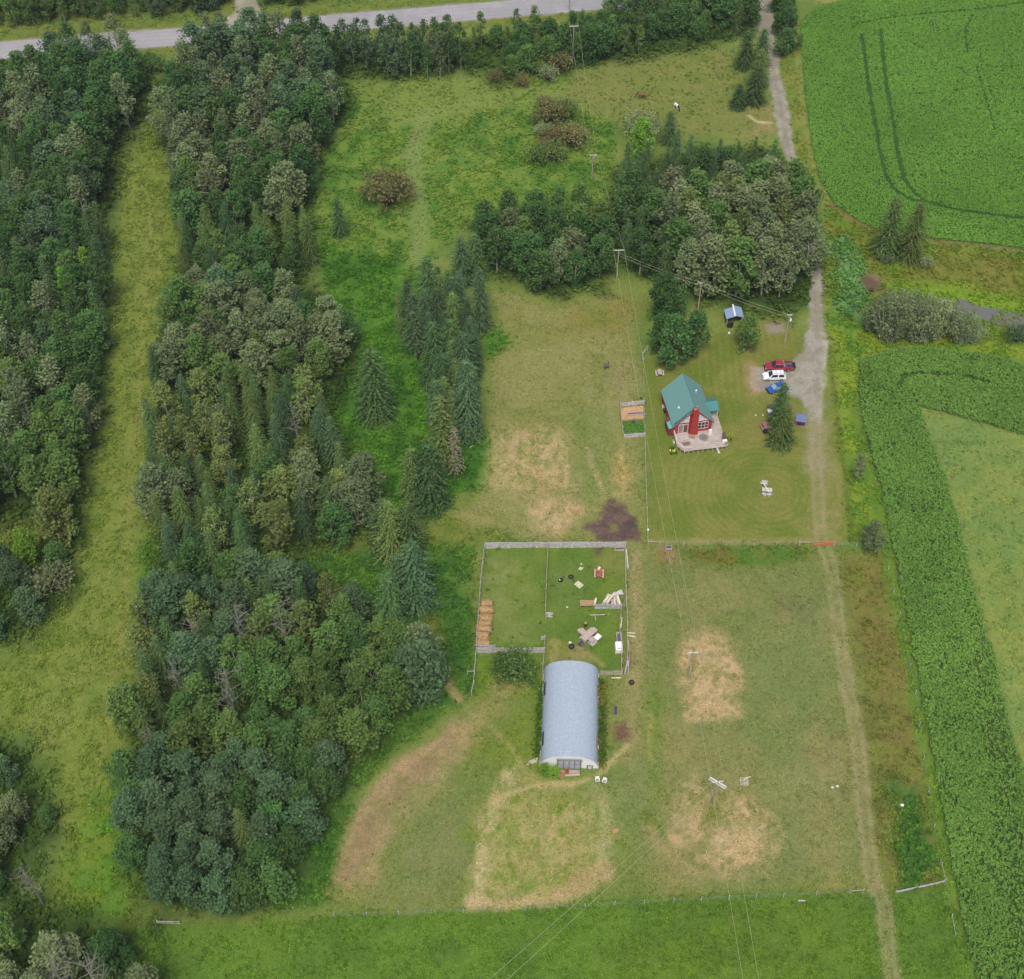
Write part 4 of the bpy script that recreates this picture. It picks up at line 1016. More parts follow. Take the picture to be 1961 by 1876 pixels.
for u, v, h in ((1672, 632, 70), (1700, 648, 96), (1728, 640, 88), (1755, 650, 96), (1740, 615, 62), (1785, 645, 80), (1812, 640, 60), (1838, 655, 66), (1862, 655, 52), (1715, 618, 70), (1690, 620, 66), (1770, 620, 60)):
    solo("willow", u, v, h, ("willow grey", "grey-green", "willow grey")[_i % 3], ("pale grey-green", "grey-green", "pale grey-green")[_i % 3] + " willow in the thicket along the creek" + (", drive end" if u < 1735 else (", middle" if u < 1830 else ", far end")), CW, .95); _i += 1

nt_ += stand("the spruce row", [(842, 565), (892, 560), (905, 640), (912, 740), (912, 800), (862, 838), (840, 800), (834, 700), (818, 640)], 2.7, [("full", "dark spruce", 3), ("full", "bluish spruce", 2), ("full", "olive spruce", 2)], (.62, 1.0), ("on the spruce row's hollow side", "on the spruce row's paddock side"), ["at its upper end", "in its middle", "towards its lower end"], seed=31)
LW = "the wood beyond the strip"
ends4 = ["towards the paved road", "level with the meadow", "level with the house", "level with the straw patches"]
nt_ += stand(LW, [(-40, 215), (50, 195), (95, 152), (130, 136), (240, 130), (272, 140), (274, 200), (250, 245), (212, 300), (202, 380), (198, 470)], 4.5, [("aspen", "blue-green", 4), ("aspen", "deep green", 3), ("thin", "grey-green", 2), ("aspen", "blue-green", 2)], (.95, 1.15), ("in outer wood beyond the strip", "on strip edge of the wood beyond"), ["towards the paved road", "where the strip narrows", "level with the brown bush"], seed=3)
nt_ += stand(LW, [(-40, 190), (206, 470), (200, 560), (192, 690), (-40, 700)], 3.9, [("thin", "grey-green", 2), ("spruce", "dark spruce", 2.5), ("aspen", "deep green", 2), ("thin", "blue-green", 2), ("spruce", "bluish spruce", 2), ("birch", "bright green", .7), ("aspen", "green", 2)], (.8, 1.08), ("in outer wood beyond the strip", "on strip edge of the wood beyond"), ["level with the meadow", "level with the aspen grove"], seed=4)
nt_ += stand(LW, [(-40, 600), (190, 680), (182, 790), (172, 880), (140, 960), (60, 975), (-40, 1010)], 4.6, [("aspen", "grey-green", 2.5), ("poplar", "deep green", 1.5), ("thin", "grey-green", 2), ("aspen", "green", 3), ("poplar", "green", 2)], (.9, 1.15), ("in outer wood beyond the strip", "on strip edge of the wood beyond"), ["level with the spruce row", "level with the house", "above the gap"], seed=5)
nt_ += stand(LW, [(-40, 1080), (40, 1060), (120, 1060), (128, 1090), (118, 1150), (70, 1205), (30, 1225), (-40, 1240)], 4.6, [("poplar", "deep green", 3), ("poplar", "blue-green", 3), ("aspen", "green", 1)], (.6, .95), ("in outer wood beyond the strip", "on strip edge of the wood beyond"), ["below the gap"], seed=6)
CWD = "the bushy corner wood"
nt_ += stand(CWD, [(-40, 1450), (50, 1450), (80, 1490), (60, 1530), (100, 1570), (98, 1610), (40, 1640), (10, 1680), (-40, 1740)], 4.3, [("poplar", "deep green", 3), ("poplar", "grey-green", 1.5), ("poplar", "bright green", .7), ("poplar", "blue-green", 2)], (.45, .9), ("in outer corner wood", "on strip edge of the corner wood"), ["its upper end", "its lower end"], seed=7)
nt_ += stand(CWD, [(-40, 1800), (20, 1800), (60, 1850), (200, 1840), (290, 1900), (300, 1990), (-40, 1990)], 4.5, [("aspen", "green", 2), ("aspen", "grey-green", 1.5), ("poplar", "deep green", 2)], (.8, 1.0), ("in outer corner wood", "on lush field edge of corner wood"), ["picture's lower corner"], seed=8)
BW = "the belt"
sb = ("on the belt's strip edge", "on the belt's meadow edge")
nt_ += stand(BW, [(368, 160), (400, 116), (440, 106), (560, 106), (628, 130), (655, 205), (636, 250), (600, 300), (345, 320), (322, 285), (335, 230)], 4.3, [("aspen", "blue-green", 4), ("thin", "grey-green", 1.5), ("aspen", "deep green", 3), ("aspen", "blue-green", 2)], (1.0, 1.22), sb, ["next to the paved road", "just below the paved road"], seed=9)
nt_ += stand(BW, [(340, 320), (600, 300), (588, 370), (560, 410), (560, 450), (370, 455), (355, 420)], 4.3, [("aspen", "green", 3), ("aspen", "grey-green", 2.5), ("aspen", "deep green", 2), ("thin", "grey-green", 1.5)], (.9, 1.1), sb, ["across from the brown bush", "above the spruces"], seed=10)
nt_ += stand(BW, [(358, 455), (575, 440), (600, 480), (600, 520), (560, 530), (530, 520), (500, 545), (352, 535)], 3.5, [("spruce", "dark spruce", 2), ("spruce", "olive spruce", 2), ("birch", "green", 1), ("poplar", "deep green", 1.5), ("spruce", "bluish spruce", 2)], (.75, 1.0), sb, ["across from the lone small spruce"], seed=11)
nt_ += stand(BW, [(345, 575), (530, 560), (580, 620), (660, 640), (680, 690), (640, 735), (600, 760), (305, 750), (320, 660)], 4.3, [("poplar", "deep green", 2), ("aspen", "grey-green", 2.5), ("aspen", "green", 2), ("poplar", "bright green", .6), ("aspen", "blue-green", 2)], (.75, 1.05), sb, ["level with the spruce row's upper end", "level with the spruce row's middle"], seed=12)
nt_ += stand(BW, [(305, 750), (600, 760), (625, 830), (640, 870), (700, 930), (722, 990), (690, 1025), (560, 1062), (480, 1085), (430, 1110), (335, 1095), (302, 1000), (298, 880)], 3.7, [("aspen", "grey-green", 2.5), ("thin", "olive", 1.4), ("spruce", "dark spruce", 1.8), ("spruce", "olive spruce", 1.4), ("spruce", "bluish spruce", 1.2), ("poplar", "olive", 1), ("poplar", "deep green", 1.5), ("aspen", "grey-green", 2)], (.8, 1.06), sb, ["level with the lone tall spruce", "level with the paddock", "level with the mud patch"], seed=13)
nt_ += stand(BW, [(325, 1130), (430, 1140), (560, 1110), (600, 1150), (690, 1180), (755, 1255), (800, 1300), (780, 1345), (735, 1375), (715, 1440), (640, 1475), (262, 1470), (262, 1400), (272, 1330), (282, 1230)], 3.7, [("poplar", "deep green", 2.5), ("aspen", "green", 3), ("thin", "olive", .8), ("spruce", "dark spruce", .8), ("spruce", "olive spruce", .3), ("aspen", "blue-green", 3)], (.78, 1.05), sb, ["level with the corral", "level with the barn's back", "level with the barn's front"], seed=14)
nt_ += stand(BW, [(262, 1470), (640, 1475), (630, 1560), (575, 1640), (555, 1705), (440, 1752), (300, 1758), (256, 1680), (250, 1560)], 3.6, [("aspen", "deep green", 3), ("poplar", "deep green", 3), ("spruce", "olive spruce", .3), ("aspen", "blue-green", 3), ("poplar", "blue-green", 1.5)], (.78, 1.0), sb, ["level with the brown soil curve", "lower end by the lush field"], seed=15)
AG = "the aspen grove"
nt_ += stand(AG, [(915, 462), (1000, 440), (1120, 420), (1150, 440), (1158, 500), (1150, 540), (1085, 568), (1000, 548), (945, 522)], 4.0, [("aspen", "green", 4), ("aspen", "deep green", 2), ("aspen", "grey-green", 2)], (.82, .98), ("on the aspen grove's spruce side", "on the aspen grove's wire side"), ["its back", "its middle", "its paddock front"], seed=16)
RG_ = "the shed grove"
sg = ("on the shed grove's wire side", "on the shed grove's drive side")
nt_ += stand(RG_, [(1185, 400), (1200, 330), (1310, 325), (1400, 322), (1485, 335), (1508, 380), (1250, 420)], 3.6, [("spruce", "dark spruce", 4), ("spruce", "bluish spruce", 2), ("poplar", "deep green", 1.5), ("thin", "grey-green", 1)], (.7, .95), sg, ["its pasture end"], seed=17)
nt_ += stand(RG_, [(1185, 410), (1250, 420), (1275, 540), (1210, 530), (1180, 480)], 4.2, [("aspen", "deep green", 3), ("spruce", "dark spruce", 2), ("aspen", "green", 2)], (.85, 1.05), sg, ["beside the wires"], seed=18)
nt_ += stand(RG_, [(1250, 420), (1508, 380), (1544, 470), (1544, 545), (1518, 596), (1450, 592), (1350, 572), (1275, 545)], 4.1, [("thin", "grey-green", 3), ("thin", "greyish", 2.5), ("aspen", "green", 1.6), ("thin", "olive", 1.5), ("aspen", "grey-green", 3), ("aspen", "green", 1)], (1.1, 1.32), sg, ["its middle", "its front above the metal shed"], seed=19)
RR = "the roadside trees"
sr = ("at the belt end of " + RR, "at the drive end of " + RR)
nt_ += stand(RR, [(630, 130), (700, 135), (760, 155), (870, 148), (885, 128), (870, 104), (640, 110)], 2.8, [("birch", "blue-green", 3), ("birch", "deep green", 2), ("birch", "grey-green", 1.4)], (.9, 1.2), ("at the roadside clump's belt end", "at the roadside clump's meadow end"), ["beside the paved road"], seed=20, group="birch clump beside the paved road")
nt_ += stand(RR, [(895, 100), (960, 100), (965, 145), (1010, 152), (1060, 122), (1130, 118), (1195, 116), (1250, 86), (1320, 84), (1350, 72), (1340, 30), (1140, 68), (1000, 78), (900, 88)], 3.4, [("birch", "green", 3), ("poplar", "deep green", 2.5), ("birch", "green", 1), ("poplar", "green", 2)], (.6, .98), sr, ["beside the paved road"], seed=21)
nt_ += stand(RR, [(1140, 60), (1340, 30), (1350, 72), (1440, 60), (1448, -5), (1240, 14)], 3.7, [("aspen", "deep green", 3), ("poplar", "deep green", 2.5), ("spruce", "dark spruce", 1), ("aspen", "green", 1)], (.85, 1.1), sr, ["beside the paved road"], seed=22)
nt_ += stand("the drive trees", [(1486, 20), (1512, 5), (1518, 60), (1516, 110), (1496, 108)], 3.6, [("poplar", "deep green", 3), ("birch", "blue-green", 2)], (.5, .85), ("by the drive's gravel edge", "by the drive's crop edge"), ["road end"], seed=23)
NW = "the wood across the road"
nt_ += stand(NW, [(-30, 60), (30, 60), (100, 48), (260, 38), (430, 18), (436, -5), (-30, -5)], 3.5, [("aspen", "deep green", 3), ("birch", "green", 2), ("aspen", "green", 1.5), ("poplar", "blue-green", 2)], (.7, .95), ("far from side road, wood across the road", "next to side road, wood across the road"), ["above the paved road"], seed=24)
nt_ += stand(NW, [(500, 14), (560, 13), (670, -4), (500, -6)], 3.8, [("poplar", "deep green", 3), ("aspen", "green", 1.5)], (.55, .8), ("just past the side road", "well past the side road"), ["above the paved road"], seed=25)
print("stand trees", nt_)

# ================================================================ BUILDINGS, FENCES, VEHICLES, THINGS
def zfor(u, v, vtop):
    p = G(u, v); z = 3.0
    for _ in range(40):
        d = v - PX(p.x, p.y, z)[1]
        z *= ((v - vtop) / max(.1, d)) ** .9
    return z
def T(name, u, v, label, cat, rz=0.0, group=None, z=0.0):
    return empty(name, G(u, v, z), rz, label, cat, group)
W_GREY = mat("weathered_boards", S(206, 202, 204), .9, .2, 2.0, spec=.1, col2=S(160, 154, 156))
W_PALE = mat("pale_boards", S(204, 196, 182), .9, .14, 2.5, spec=.1, col2=S(160, 148, 132))
W_PINK = mat("faded_planks", S(208, 190, 182), .9, .14, 3, spec=.1, col2=S(160, 140, 130), stretch=(1, 6, 6))
W_TAN = mat("tan_wood", S(176, 146, 112), .9, .2, 3, spec=.1)
W_RED = mat("red_stained_wood", S(176, 108, 92), .85, .2, 4, spec=.1)
W_MAUVE = mat("mauve_stained_wood", S(160, 114, 116), .85, .16, 4, spec=.1)
W_DECK = mat("deck_boards", S(204, 194, 184), .9, .16, 1.6, spec=.1, col2=S(132, 118, 110), stretch=(.5, 7, 1))
P_WHITE = mat("white_paint", S(244, 244, 244), .6, .05, 2)
P_CREAM = mat("cream_paint", S(232, 226, 196), .7, .08, 3)
P_RED = mat("red_siding", S(172, 62, 62), .75, .10, 2, spec=.2)
P_TEAL = mat("teal_shingles", S(116, 158, 152), .85, .10, 6, spec=.15, col2=S(102, 144, 140))
P_TEAL2 = mat("deep_teal_shingles", S(84, 136, 136), .85, .10, 6, spec=.15)
GLASS = mat("window_glass", S(52, 60, 68), .12, .15, 1, spec=.6)
GLASS_L = mat("painted_sky_glass", S(206, 214, 222), .15, .06, .6, spec=.6)  # reflected sky is put into the pane colour
BLACK = mat("black_plastic", S(36, 38, 42), .6, .2, 3)
TYRE = mat("tyre_rubber", S(48, 46, 50), .85, .2, 6, spec=.15)
METAL = mat("bare_metal", S(176, 180, 186), .45, .12, 3, metal=.4)
GALV = mat("galvanised_roof_sheet", S(176, 188, 200), .6, .10, 3.2, metal=0, spec=.3, col2=S(150, 165, 182), stretch=(1, 1.6, 1))
BLUE_SHEET = mat("blue_grey_sheet", S(150, 172, 204), .5, .08, 2, metal=.15)
STRAW = mat("hay", S(192, 164, 118), .95, .25, 7, spec=.05, bump=.6, col2=S(132, 108, 84))
DIRTY = mat("dark_scrap", S(92, 84, 78), .9, .3, 4)

# ---------------------------------------------------------------- the red house
H = empty("house", (33.98, 199.4, 0), R(9.5), "red house with teal shingled roof, red chimney and wraparound deck", "house")
Hi = Matrix.Rotation(-R(9.5), 3, 'Z')
def HL(u, v, z=0.0):
    q = Hi @ (G(u, v, z) - H.location); return (q.x, q.y, z)
hw, hl, ez, rzz, ow, ol = 3.65, 4.85, 3.0, 7.0, 4.05, 5.05
b = MB()
pent = [(-hw, .0), (hw, .0), (hw, ez + .3), (0, ez + .3 + hw * .98), (-hw, ez + .3)]
b.loft([[(x, -hl, z) for x, z in pent], [(x, hl, z) for x, z in pent]])
for s in (-1, 1): b.box((s * (hw - .14), -hl - .03, 1.9), (.28, .06, 2.6))
b.build("wall", P_RED, H)
b = MB()
for s in (-1, 1):
    A = [(0, rzz + .12), (s * ow, ez - .02), (s * ow, ez - .16), (0, rzz - .04)]
    b.loft([[(x, -ol, z) for x, z in A], [(x, ol, z) for x, z in A]])
# ragged line of dark teal shingles along one front verge
roof = b.build("roof", P_TEAL, H)
b = MB()
rg = np.random.default_rng(5)
for i in range(42):
    t = .05 + .9 * i / 42; x = -ow + t * ow * .95; z = ez + (rzz - ez) * (t * .95) + .13
    b.box((x, -ol + .28 + rg.normal() * .07, z), (.07, .22 + .2 * rg.random(), .02), ry=-R(44))
b.build("loose_shingles", mat("dark_teal_shingles", S(48, 84, 88), .9, .2, 4), roof)
b = MB(); b.tube([(0, -ol - .05, rzz + .14), (0, ol + .05, rzz + .14)], .06, 6); b.build("ridge_cap", P_TEAL2, roof)
for s in (-1, 1):
    b = MB(); b.bar((s * ow * .99, -ol - .03, ez - .1), (0, -ol - .03, rzz + .02), .05, .22); b.build("barge_board", mat("faded_red_trim", S(150, 88, 88), .8, .1, 3), roof)
for x, y, h_, nm in ((-2.35, -1.9, .28, "roof_vent"), (1.75, 1.0, .75, "vent_pipe")):
    z = rzz - abs(x) * (rzz - ez) / ow
    b = MB(); b.tube([(x, y, z), (x, y, z + h_)], .07 if h_ > .5 else .16, 8); b.tube([(x, y, z + h_), (x, y, z + h_ + .12)], [.2, .14], 8); b.build(nm, P_WHITE, roof)
b = MB()
def _sec(z, x0, x1, y0): return [(x0, y0, z), (x1, y0, z), (x1, -hl + .05, z), (x0, -hl + .05, z)]
b.loft([_sec(.6, -.85, .85, -5.75), _sec(4.6, -.62, .62, -5.65), _sec(7.5, -.5, .5, -5.6)])
ch = b.build("chimney", P_RED, H)
b = MB(); b.box((-.2, -5.4, 7.56), (.5, .34, .1)); b.build("chimney_cap", W_TAN, ch)
b = MB(); b.tube([(.18, -5.3, 7.4), (.18, -5.3, 8.05)], .1, 8); b.tube([(.18, -5.3, 8.05), (.18, -5.3, 8.15)], .17, 8); b.build("flue", METAL, ch)
def quadwin(name, q, frame, pane, par, y, fr=.10, mull=0):
    """window in the front wall: q = corners in x,z"""
    cx_ = sum(p[0] for p in q) / len(q); cz_ = sum(p[1] for p in q) / len(q)
    b = MB(); n = len(q)
    for i in range(n):
        p0, p1 = q[i], q[(i + 1) % n]
        b.bar((p0[0], y - .045, p0[1]), (p1[0], y - .045, p1[1]), .09, fr)
    for k in range(mull):
        x = q[0][0] + (q[1][0] - q[0][0]) * (k + 1) / (mull + 1)
        b.bar((x, y - .05, q[0][1]), (x, y - .05, q[2][1]), .1, .08)
    f = b.build(name, frame, par)
    b = MB(); b.add([(cx_ + (p[0] - cx_) * .97, y - .02, cz_ + (p[1] - cz_) * .97) for p in q], [tuple(range(n))]); b.build("pane", pane, f)
    return f
TRIM = mat("pale_trim", S(222, 206, 200), .7, .06, 3)
fy = -hl
for s in (-1, 1):
    quadwin("gable_window", [(s * .95, 3.75), (s * 1.95, 3.75), (s * 1.95, 4.55), (s * .95, 5.5)], TRIM, GLASS_L, H, fy)
    quadwin("gable_window", [(s * 2.1, 3.75), (s * 3.15, 3.75), (s * 3.15, 3.8), (s * 2.1, 4.6)], TRIM, GLASS_L, H, fy)
quadwin("window", [(.95, 1.55), (2.95, 1.55), (2.95, 3.25), (.95, 3.25)], TRIM, GLASS, H, fy, mull=2)
b = MB()
for x in (1.3, 1.95, 2.6): b.box((x, fy - .06, 2.4), (.5, .04, .07))
b.build("glazing_bar", TRIM, H)
d = quadwin("patio_door", [(-2.9, .85), (-1.0, .85), (-1.0, 3.2), (-2.9, 3.2)], TRIM, mat("curtained_glass", S(150, 138, 140), .2, .2, 1.5, spec=.5), H, fy, mull=1)
b = MB(); b.box((-1.5, fy - .07, 2.0), (.5, .03, 1.6)); b.build("door_leaf", mat("brown_door", S(112, 72, 62), .7, .15, 2), d)
for s in (-1, 1):
    for y in (-2.2, 1.6):
        b = MB(); b.box((s * (hw + .02), y, 2.1), (.06, 1.1, 1.1)); f = b.build("window", TRIM, H)
        b = MB(); b.box((s * (hw + .04), y, 2.1), (.06, .94, .94)); b.build("pane", GLASS, f)
# entrance porch roof on the deck side
pc = HL(1356, 775, 3.0)
b = MB()
for s in (-1, 1):
    A = [(0, 3.75), (s * 1.75, 2.85), (s * 1.75, 2.72), (0, 3.6)]
    b.loft([[(hw + .1 - 1.4 + 0, pc[1] + y, z) for y, z in A], [(hw + 2.25, pc[1] + y, z) for y, z in A]])
pr = b.build("porch_roof", P_TEAL2, H)
for y in (-1.5, 1.5):
    b = MB(); b.box((hw + 2.05, pc[1] + y, 1.8), (.12, .12, 2.1)); b.build("porch_post", TRIM, pr)
b = MB(); b.box((hw + .03, pc[1], 1.9), (.07, .95, 2.1)); dd_ = b.build("door", mat("front_door", S(96, 60, 58), .6, .1, 2), H)
b = MB(); b.tube([(hw + .07, pc[1] + .35, 1.8), (hw + .14, pc[1] + .35, 1.8)], .04, 6); b.build("handle", METAL, dd_)
# side store with its own little roof
b = MB(); b.box((-hw - .5, -3.1, 1.1), (1.0, 2.6, 2.2)); st = b.build("side_store", mat("faded_red_boards", S(132, 66, 68), .85, .2, 3), H)
b = MB(); b.box((-hw - .45, -3.6, 2.28), (1.3, 2.0, .08), ry=-R(12)); b.build("store_roof", mat("bright_teal_sheet", S(104, 178, 164), .6, .12, 2), st)
b = MB(); b.box((-hw - .62, -2.2, 2.26), (.9, 1.2, .06), ry=-R(8)); b.build("store_lid", mat("maroon_sheet", S(120, 62, 74), .6, .2, 2), st)
# deck
dz = .8
dk = [HL(u, v, dz) for u, v in ((1291, 833), (1296.5, 855), (1311, 865.5), (1328, 862.5), (1392.5, 855), (1367, 773), (1361, 774))]
dk = [(x, y) for x, y, _ in dk]
inner = [(hw + .03, dk[-1][1]), (hw + .03, fy - .03), (-hw - .0, fy - .03)]
poly = dk[:6] + [(hw + .03, dk[5][1])] + inner[1:]
b = MB(); b.prism(poly, dz - .12, dz)
deck = b.build("deck", W_DECK, H)
b = MB()
for i in range(5):
    p0 = Vector((*dk[i], 0)); p1 = Vector((*dk[i + 1], 0)); n = max(2, int((p1 - p0).length / .9))
    for k in range(n):
        p = p0.lerp(p1, k / n); b.box((p.x, p.y, dz / 2 - .1), (.1, .1, dz - .05))
b.build("deck_skirt", W_PALE, deck)
rail_pts = [(-hw - .02, fy + .9), dk[0], dk[1], dk[2], dk[3]]
b = MB()
for i in range(len(rail_pts) - 1):
    p0, p1 = rail_pts[i], rail_pts[i + 1]
    for z in (dz + .45, dz + .95): b.bar((*p0, z), (*p1, z), .14 if z > 1.6 else .06, .06)
    for k in range(4):
        x = p0[0] + (p1[0] - p0[0]) * k / 4; y = p0[1] + (p1[1] - p0[1]) * k / 4; b.box((x, y, dz + .46), (.09, .09, .9))
b.build("railing", mat("pale_rail", S(226, 212, 198), .8, .08, 2), deck)
sx0 = HL(1313, 852, dz)
for k in range(3):
    b = MB(); b.box((sx0[0] + .2, sx0[1] + .5 - k * .32, dz + .03 + .02 * k), (1.7 - .2 * k, .22, .06)); b.build("step", mat("worn_step", S(128, 110, 102), .9, .2, 2), deck)
def on_deck(name, u, v, label, cat, rz=9.5): return T(name, u, v, label, cat, R(rz), z=dz)
t = on_deck("planter_bench", 1385.5, 838, "long dark planter box along the outer deck edge", "planter", -9)
b = MB(); b.box((0, 0, .24), (.5, 2.2, .48)); b.build("box", mat("slate_paint", S(84, 78, 92), .8, .15, 2), t)
b = MB(); b.box((0, 0, .5), (.4, 2.08, .05)); b.build("soil", DIRTY, t)
t = on_deck("storage_chest", 1387.5, 847.5, "white storage chest at the deck's outer corner", "chest")
b = MB(); b.box((0, 0, .24), (.85, .5, .46)); b.build("body", P_WHITE, t); b = MB(); b.box((0, 0, .5), (.9, .55, .06)); b.build("lid", P_WHITE, t)
t = on_deck("flower_tub", 1391, 853, "grey-white flower tub on the deck's corner post", "planter")
b = MB(); b.tube([(0, 0, 0), (0, 0, .4)], [.28, .36], 10); b.build("tub", W_PALE, t)
V, F = leaf_quads(np.random.default_rng(3).normal(size=(60, 3)) * [.2, .2, .12] + [0, 0, .5], .16, rng, .4); link("flowers", npmesh("flowers", V, F, LM["greyish"], tint=rng.random(60)), t)
t = on_deck("round_rug", 1347.5, 838, "dark mottled round rug on the deck before the window", "rug")
b = MB(); b.tube([(0, 0, .005), (0, 0, .02)], .95, 20); o = b.build("mat", mat("grey_rug", S(140, 130, 126), .95, .2, 4, col2=S(116, 110, 108)), t)
b = MB(); b.tube([(0, 0, .02), (0, 0, .028)], .5, 20); b.build("inner_ring", mat("dark_rug", S(124, 118, 116), .95, .2, 5), t)
t = on_deck("deck_bench", 1324.5, 839, "tan wooden bench beside the chimney foot", "bench", -15)
b = MB(); b.box((0, 0, .42), (1.1, .38, .06)); b.build("seat", W_TAN, t)
b = MB(); b.box((0, .18, .62), (1.1, .05, .35)); b.build("backrest", W_TAN, t)
for s in (-1, 1): b = MB(); b.box((s * .48, 0, .2), (.07, .34, .4)); b.build("leg", W_TAN, t)
t = on_deck("gas_grill", 1359.5, 830, "white covered grill against the house's front corner", "grill")
b = MB(); b.loft([[(x * .3, y * .24, .0) for x, y in ((-1, -1), (1, -1), (1, 1), (-1, 1))], [(x * .3, y * .24, .8) for x, y in ((-1, -1), (1, -1), (1, 1), (-1, 1))], [(x * .22, y * .12, 1.02) for x, y in ((-1, -1), (1, -1), (1, 1), (-1, 1))]]); b.build("cover", P_WHITE, t)
b = MB(); b.tube([(-.3, -.28, .75), (.3, -.28, .75)], .025, 6); b.build("handle", METAL, t)
t = T("ramp_board", 1374, 864, "grey board leaning from the deck front to the grass", "board", R(20))
b = MB(); b.box((0, 0, .38), (.38, 1.7, .05), rx=R(22)); b.build("plank", W_GREY, t)
b = MB(); b.box((0, .6, .65), (.42, .06, .04), rx=R(22)); b.build("cleat", W_GREY, t)
for nm, u, v, lb, m_, dm in (("cooler_box", 1271, 781, "white box standing against the house's side wall", P_WHITE, (.6, .7, .6)), ("dark_bin", 1273, 789, "black bin between the white box and the side store", BLACK, (.5, .9, .7)), ("feed_sack", 1290, 848, "white sack leaning on the deck rail's outside", P_WHITE, (.3, .8, .5))):
    t = T(nm, u, v, lb, nm.split("_")[1], R(9))
    b = MB(); b.loft([[(x * dm[0] / 2 * k, y * dm[1] / 2 * k, z) for x, y in ((-1, -.8), (-.8, -1), (.8, -1), (1, -.8), (1, .8), (.8, 1), (-.8, 1), (-1, .8))] for z, k in ((0, .92), (dm[2] * .9, 1), (dm[2], .85))]); b.build("body", m_, t)
    b = MB(); b.box((0, 0, dm[2] + .02), (dm[0] * .7, dm[1] * .7, .04)); b.build("lid", METAL if m_ is P_WHITE else DIRTY, t)

# ---------------------------------------------------------------- the arched barn
A0, A1 = G(1034, 1471), G(1145, 1471.5)
B_w = 9.2; B_l = 18.3; B_h = 3.55; byaw = -R(2.6)
bc = (A0 + A1) / 2 + Matrix.Rotation(byaw, 3, 'Z') @ Vector((0, B_l / 2, 0))
BN = empty("quonset_barn", bc, byaw, "long arched barn with pale blue-grey metal roof and white end wall", "barn")
def arc(w_, h_, n=22, p=.86):
    return [(-w_ / 2 * math.copysign(abs(math.cos(math.pi * i / n)) ** p, math.cos(math.pi * i / n)), h_ * math.sin(math.pi * i / n) ** p) for i in range(n + 1)]
a_o, a_i = arc(B_w, B_h), arc(B_w - .16, B_h - .08)
b = MB(); ny_ = 61
V = []; 
for j in range(ny_):
    y = -B_l / 2 + B_l * j / (ny_ - 1); k = 1 + (.0025 if j % 2 else 0)
    V += [(x * k, y, z * k + .02) for x, z in a_o]
n = len(a_o)
b.add(V, [(j * n + i, j * n + i + 1, (j + 1) * n + i + 1, (j + 1) * n + i) for j in range(ny_ - 1) for i in range(n - 1)])
br = b.build("roof", GALV, BN)
b = MB(); b.tube([(0, -B_l / 2 + .1, B_h + .03), (0, B_l / 2 - .1, B_h + .02)], .025, 6); b.build("ridge_seam", mat("pale_seam", S(192, 202, 218), .6, .2, 2), br)
for s, nm in ((-1, "end_wall"), (1, "end_wall")):
    y = s * (B_l / 2 - .12)
    b = MB(); b.loft([[(x, y - .05, z) for x, z in a_i], [(x, y + .05, z) for x, z in a_i]]); ew = b.build(nm, P_WHITE, BN)
    if s < 0:
        b = MB(); b.loft([[(x * 1.012, y - .16, z * 1.012 + .02) for x, z in a_o], [(x * .985, y - .16, z * .98) for x, z in a_o]], cap=False); b.build("arch_trim", P_WHITE, ew)
for s in (-1, 1):
    b = MB(); b.box((s * (B_w / 2 + .05), 0, .14), (.12, B_l, .28)); b.build("sill_wall", mat("pale_concrete", S(214, 208, 204), .9, .1, 1), BN)
    for y in (-4.9, 4.6):
        th = math.asin((1.62 / B_h) ** (1 / .86)); f_ = lambda q: (s * B_w / 2 * math.cos(q) ** .86, B_h * math.sin(q) ** .86)
        (xa, za), (xb, zb) = f_(th - .06), f_(th + .06); tx, tz = (xb - xa), (zb - za); q_ = math.hypot(tx, tz); tx /= q_; tz /= q_
        nx_, nz_ = tz * s, -tx * s; x, z = (xa + xb) / 2, (za + zb) / 2; ang = math.atan2(-tx, tz)
        b = MB(); b.box((x + nx_ * .03, y, z + nz_ * .03), (.06, 2.6, .62), ry=-ang); wn = b.build("window", mat("window_surround", S(120, 124, 134), .6, .1, 2) if s < 0 else mat("pale_surround", S(170, 166, 172), .6, .1, 2), BN)  # surround coloured dark on one long side, pale on the other
        b = MB(); b.box((x + nx_ * .06, y, z + nz_ * .06), (.05, 2.44, .46), ry=-ang); b.build("pane", mat("dark_barn_glass", S(66, 70, 80), .3, .2, 1.5) if s < 0 else mat("dull_barn_glass", S(150, 148, 156), .4, .1, 2), wn)
yf = -B_l / 2
dr = None
for k in range(4):
    b = MB(); b.box((-1.32 + k * .88, yf - .12, 1.36), (.84, .08, 2.6)); o = b.build("door_leaf", mat("grey_door_sheet", S(178, 182, 190), .55, .08, 3, stretch=(6, 1, .4)), BN)
    b = MB()
    for s in (-1, 1): b.box((-1.32 + k * .88 + s * .4, yf - .17, 1.36), (.05, .04, 2.6))
    b.box((-1.32 + k * .88, yf - .17, 1.4), (.78, .04, .07)); b.build("frame", mat("door_frame_grey", S(122, 118, 122), .6, .1, 2), o)
b = MB(); b.box((0, yf - .22, 2.76), (4.1, .2, .16)); b.build("door_track", mat("track_grey", S(132, 136, 146), .5, .1, 2), BN)
for s in (-1, 1): b = MB(); b.box((s * 1.86, yf - .15, 1.38), (.12, .12, 2.7)); b.build("door_post", mat("door_frame_grey", S(122, 118, 122)), BN)
b = MB(); b.box((3.3, yf - .1, .62), (.95, .08, .95)); f = b.build("window", mat("window_surround2", S(110, 104, 108), .7, .1, 2), BN)
b = MB(); b.box((3.3, yf - .13, .62), (.6, .06, .8)); b.build("pane", mat("shutter_boards", S(216, 214, 214), .7, .06, 2), f)

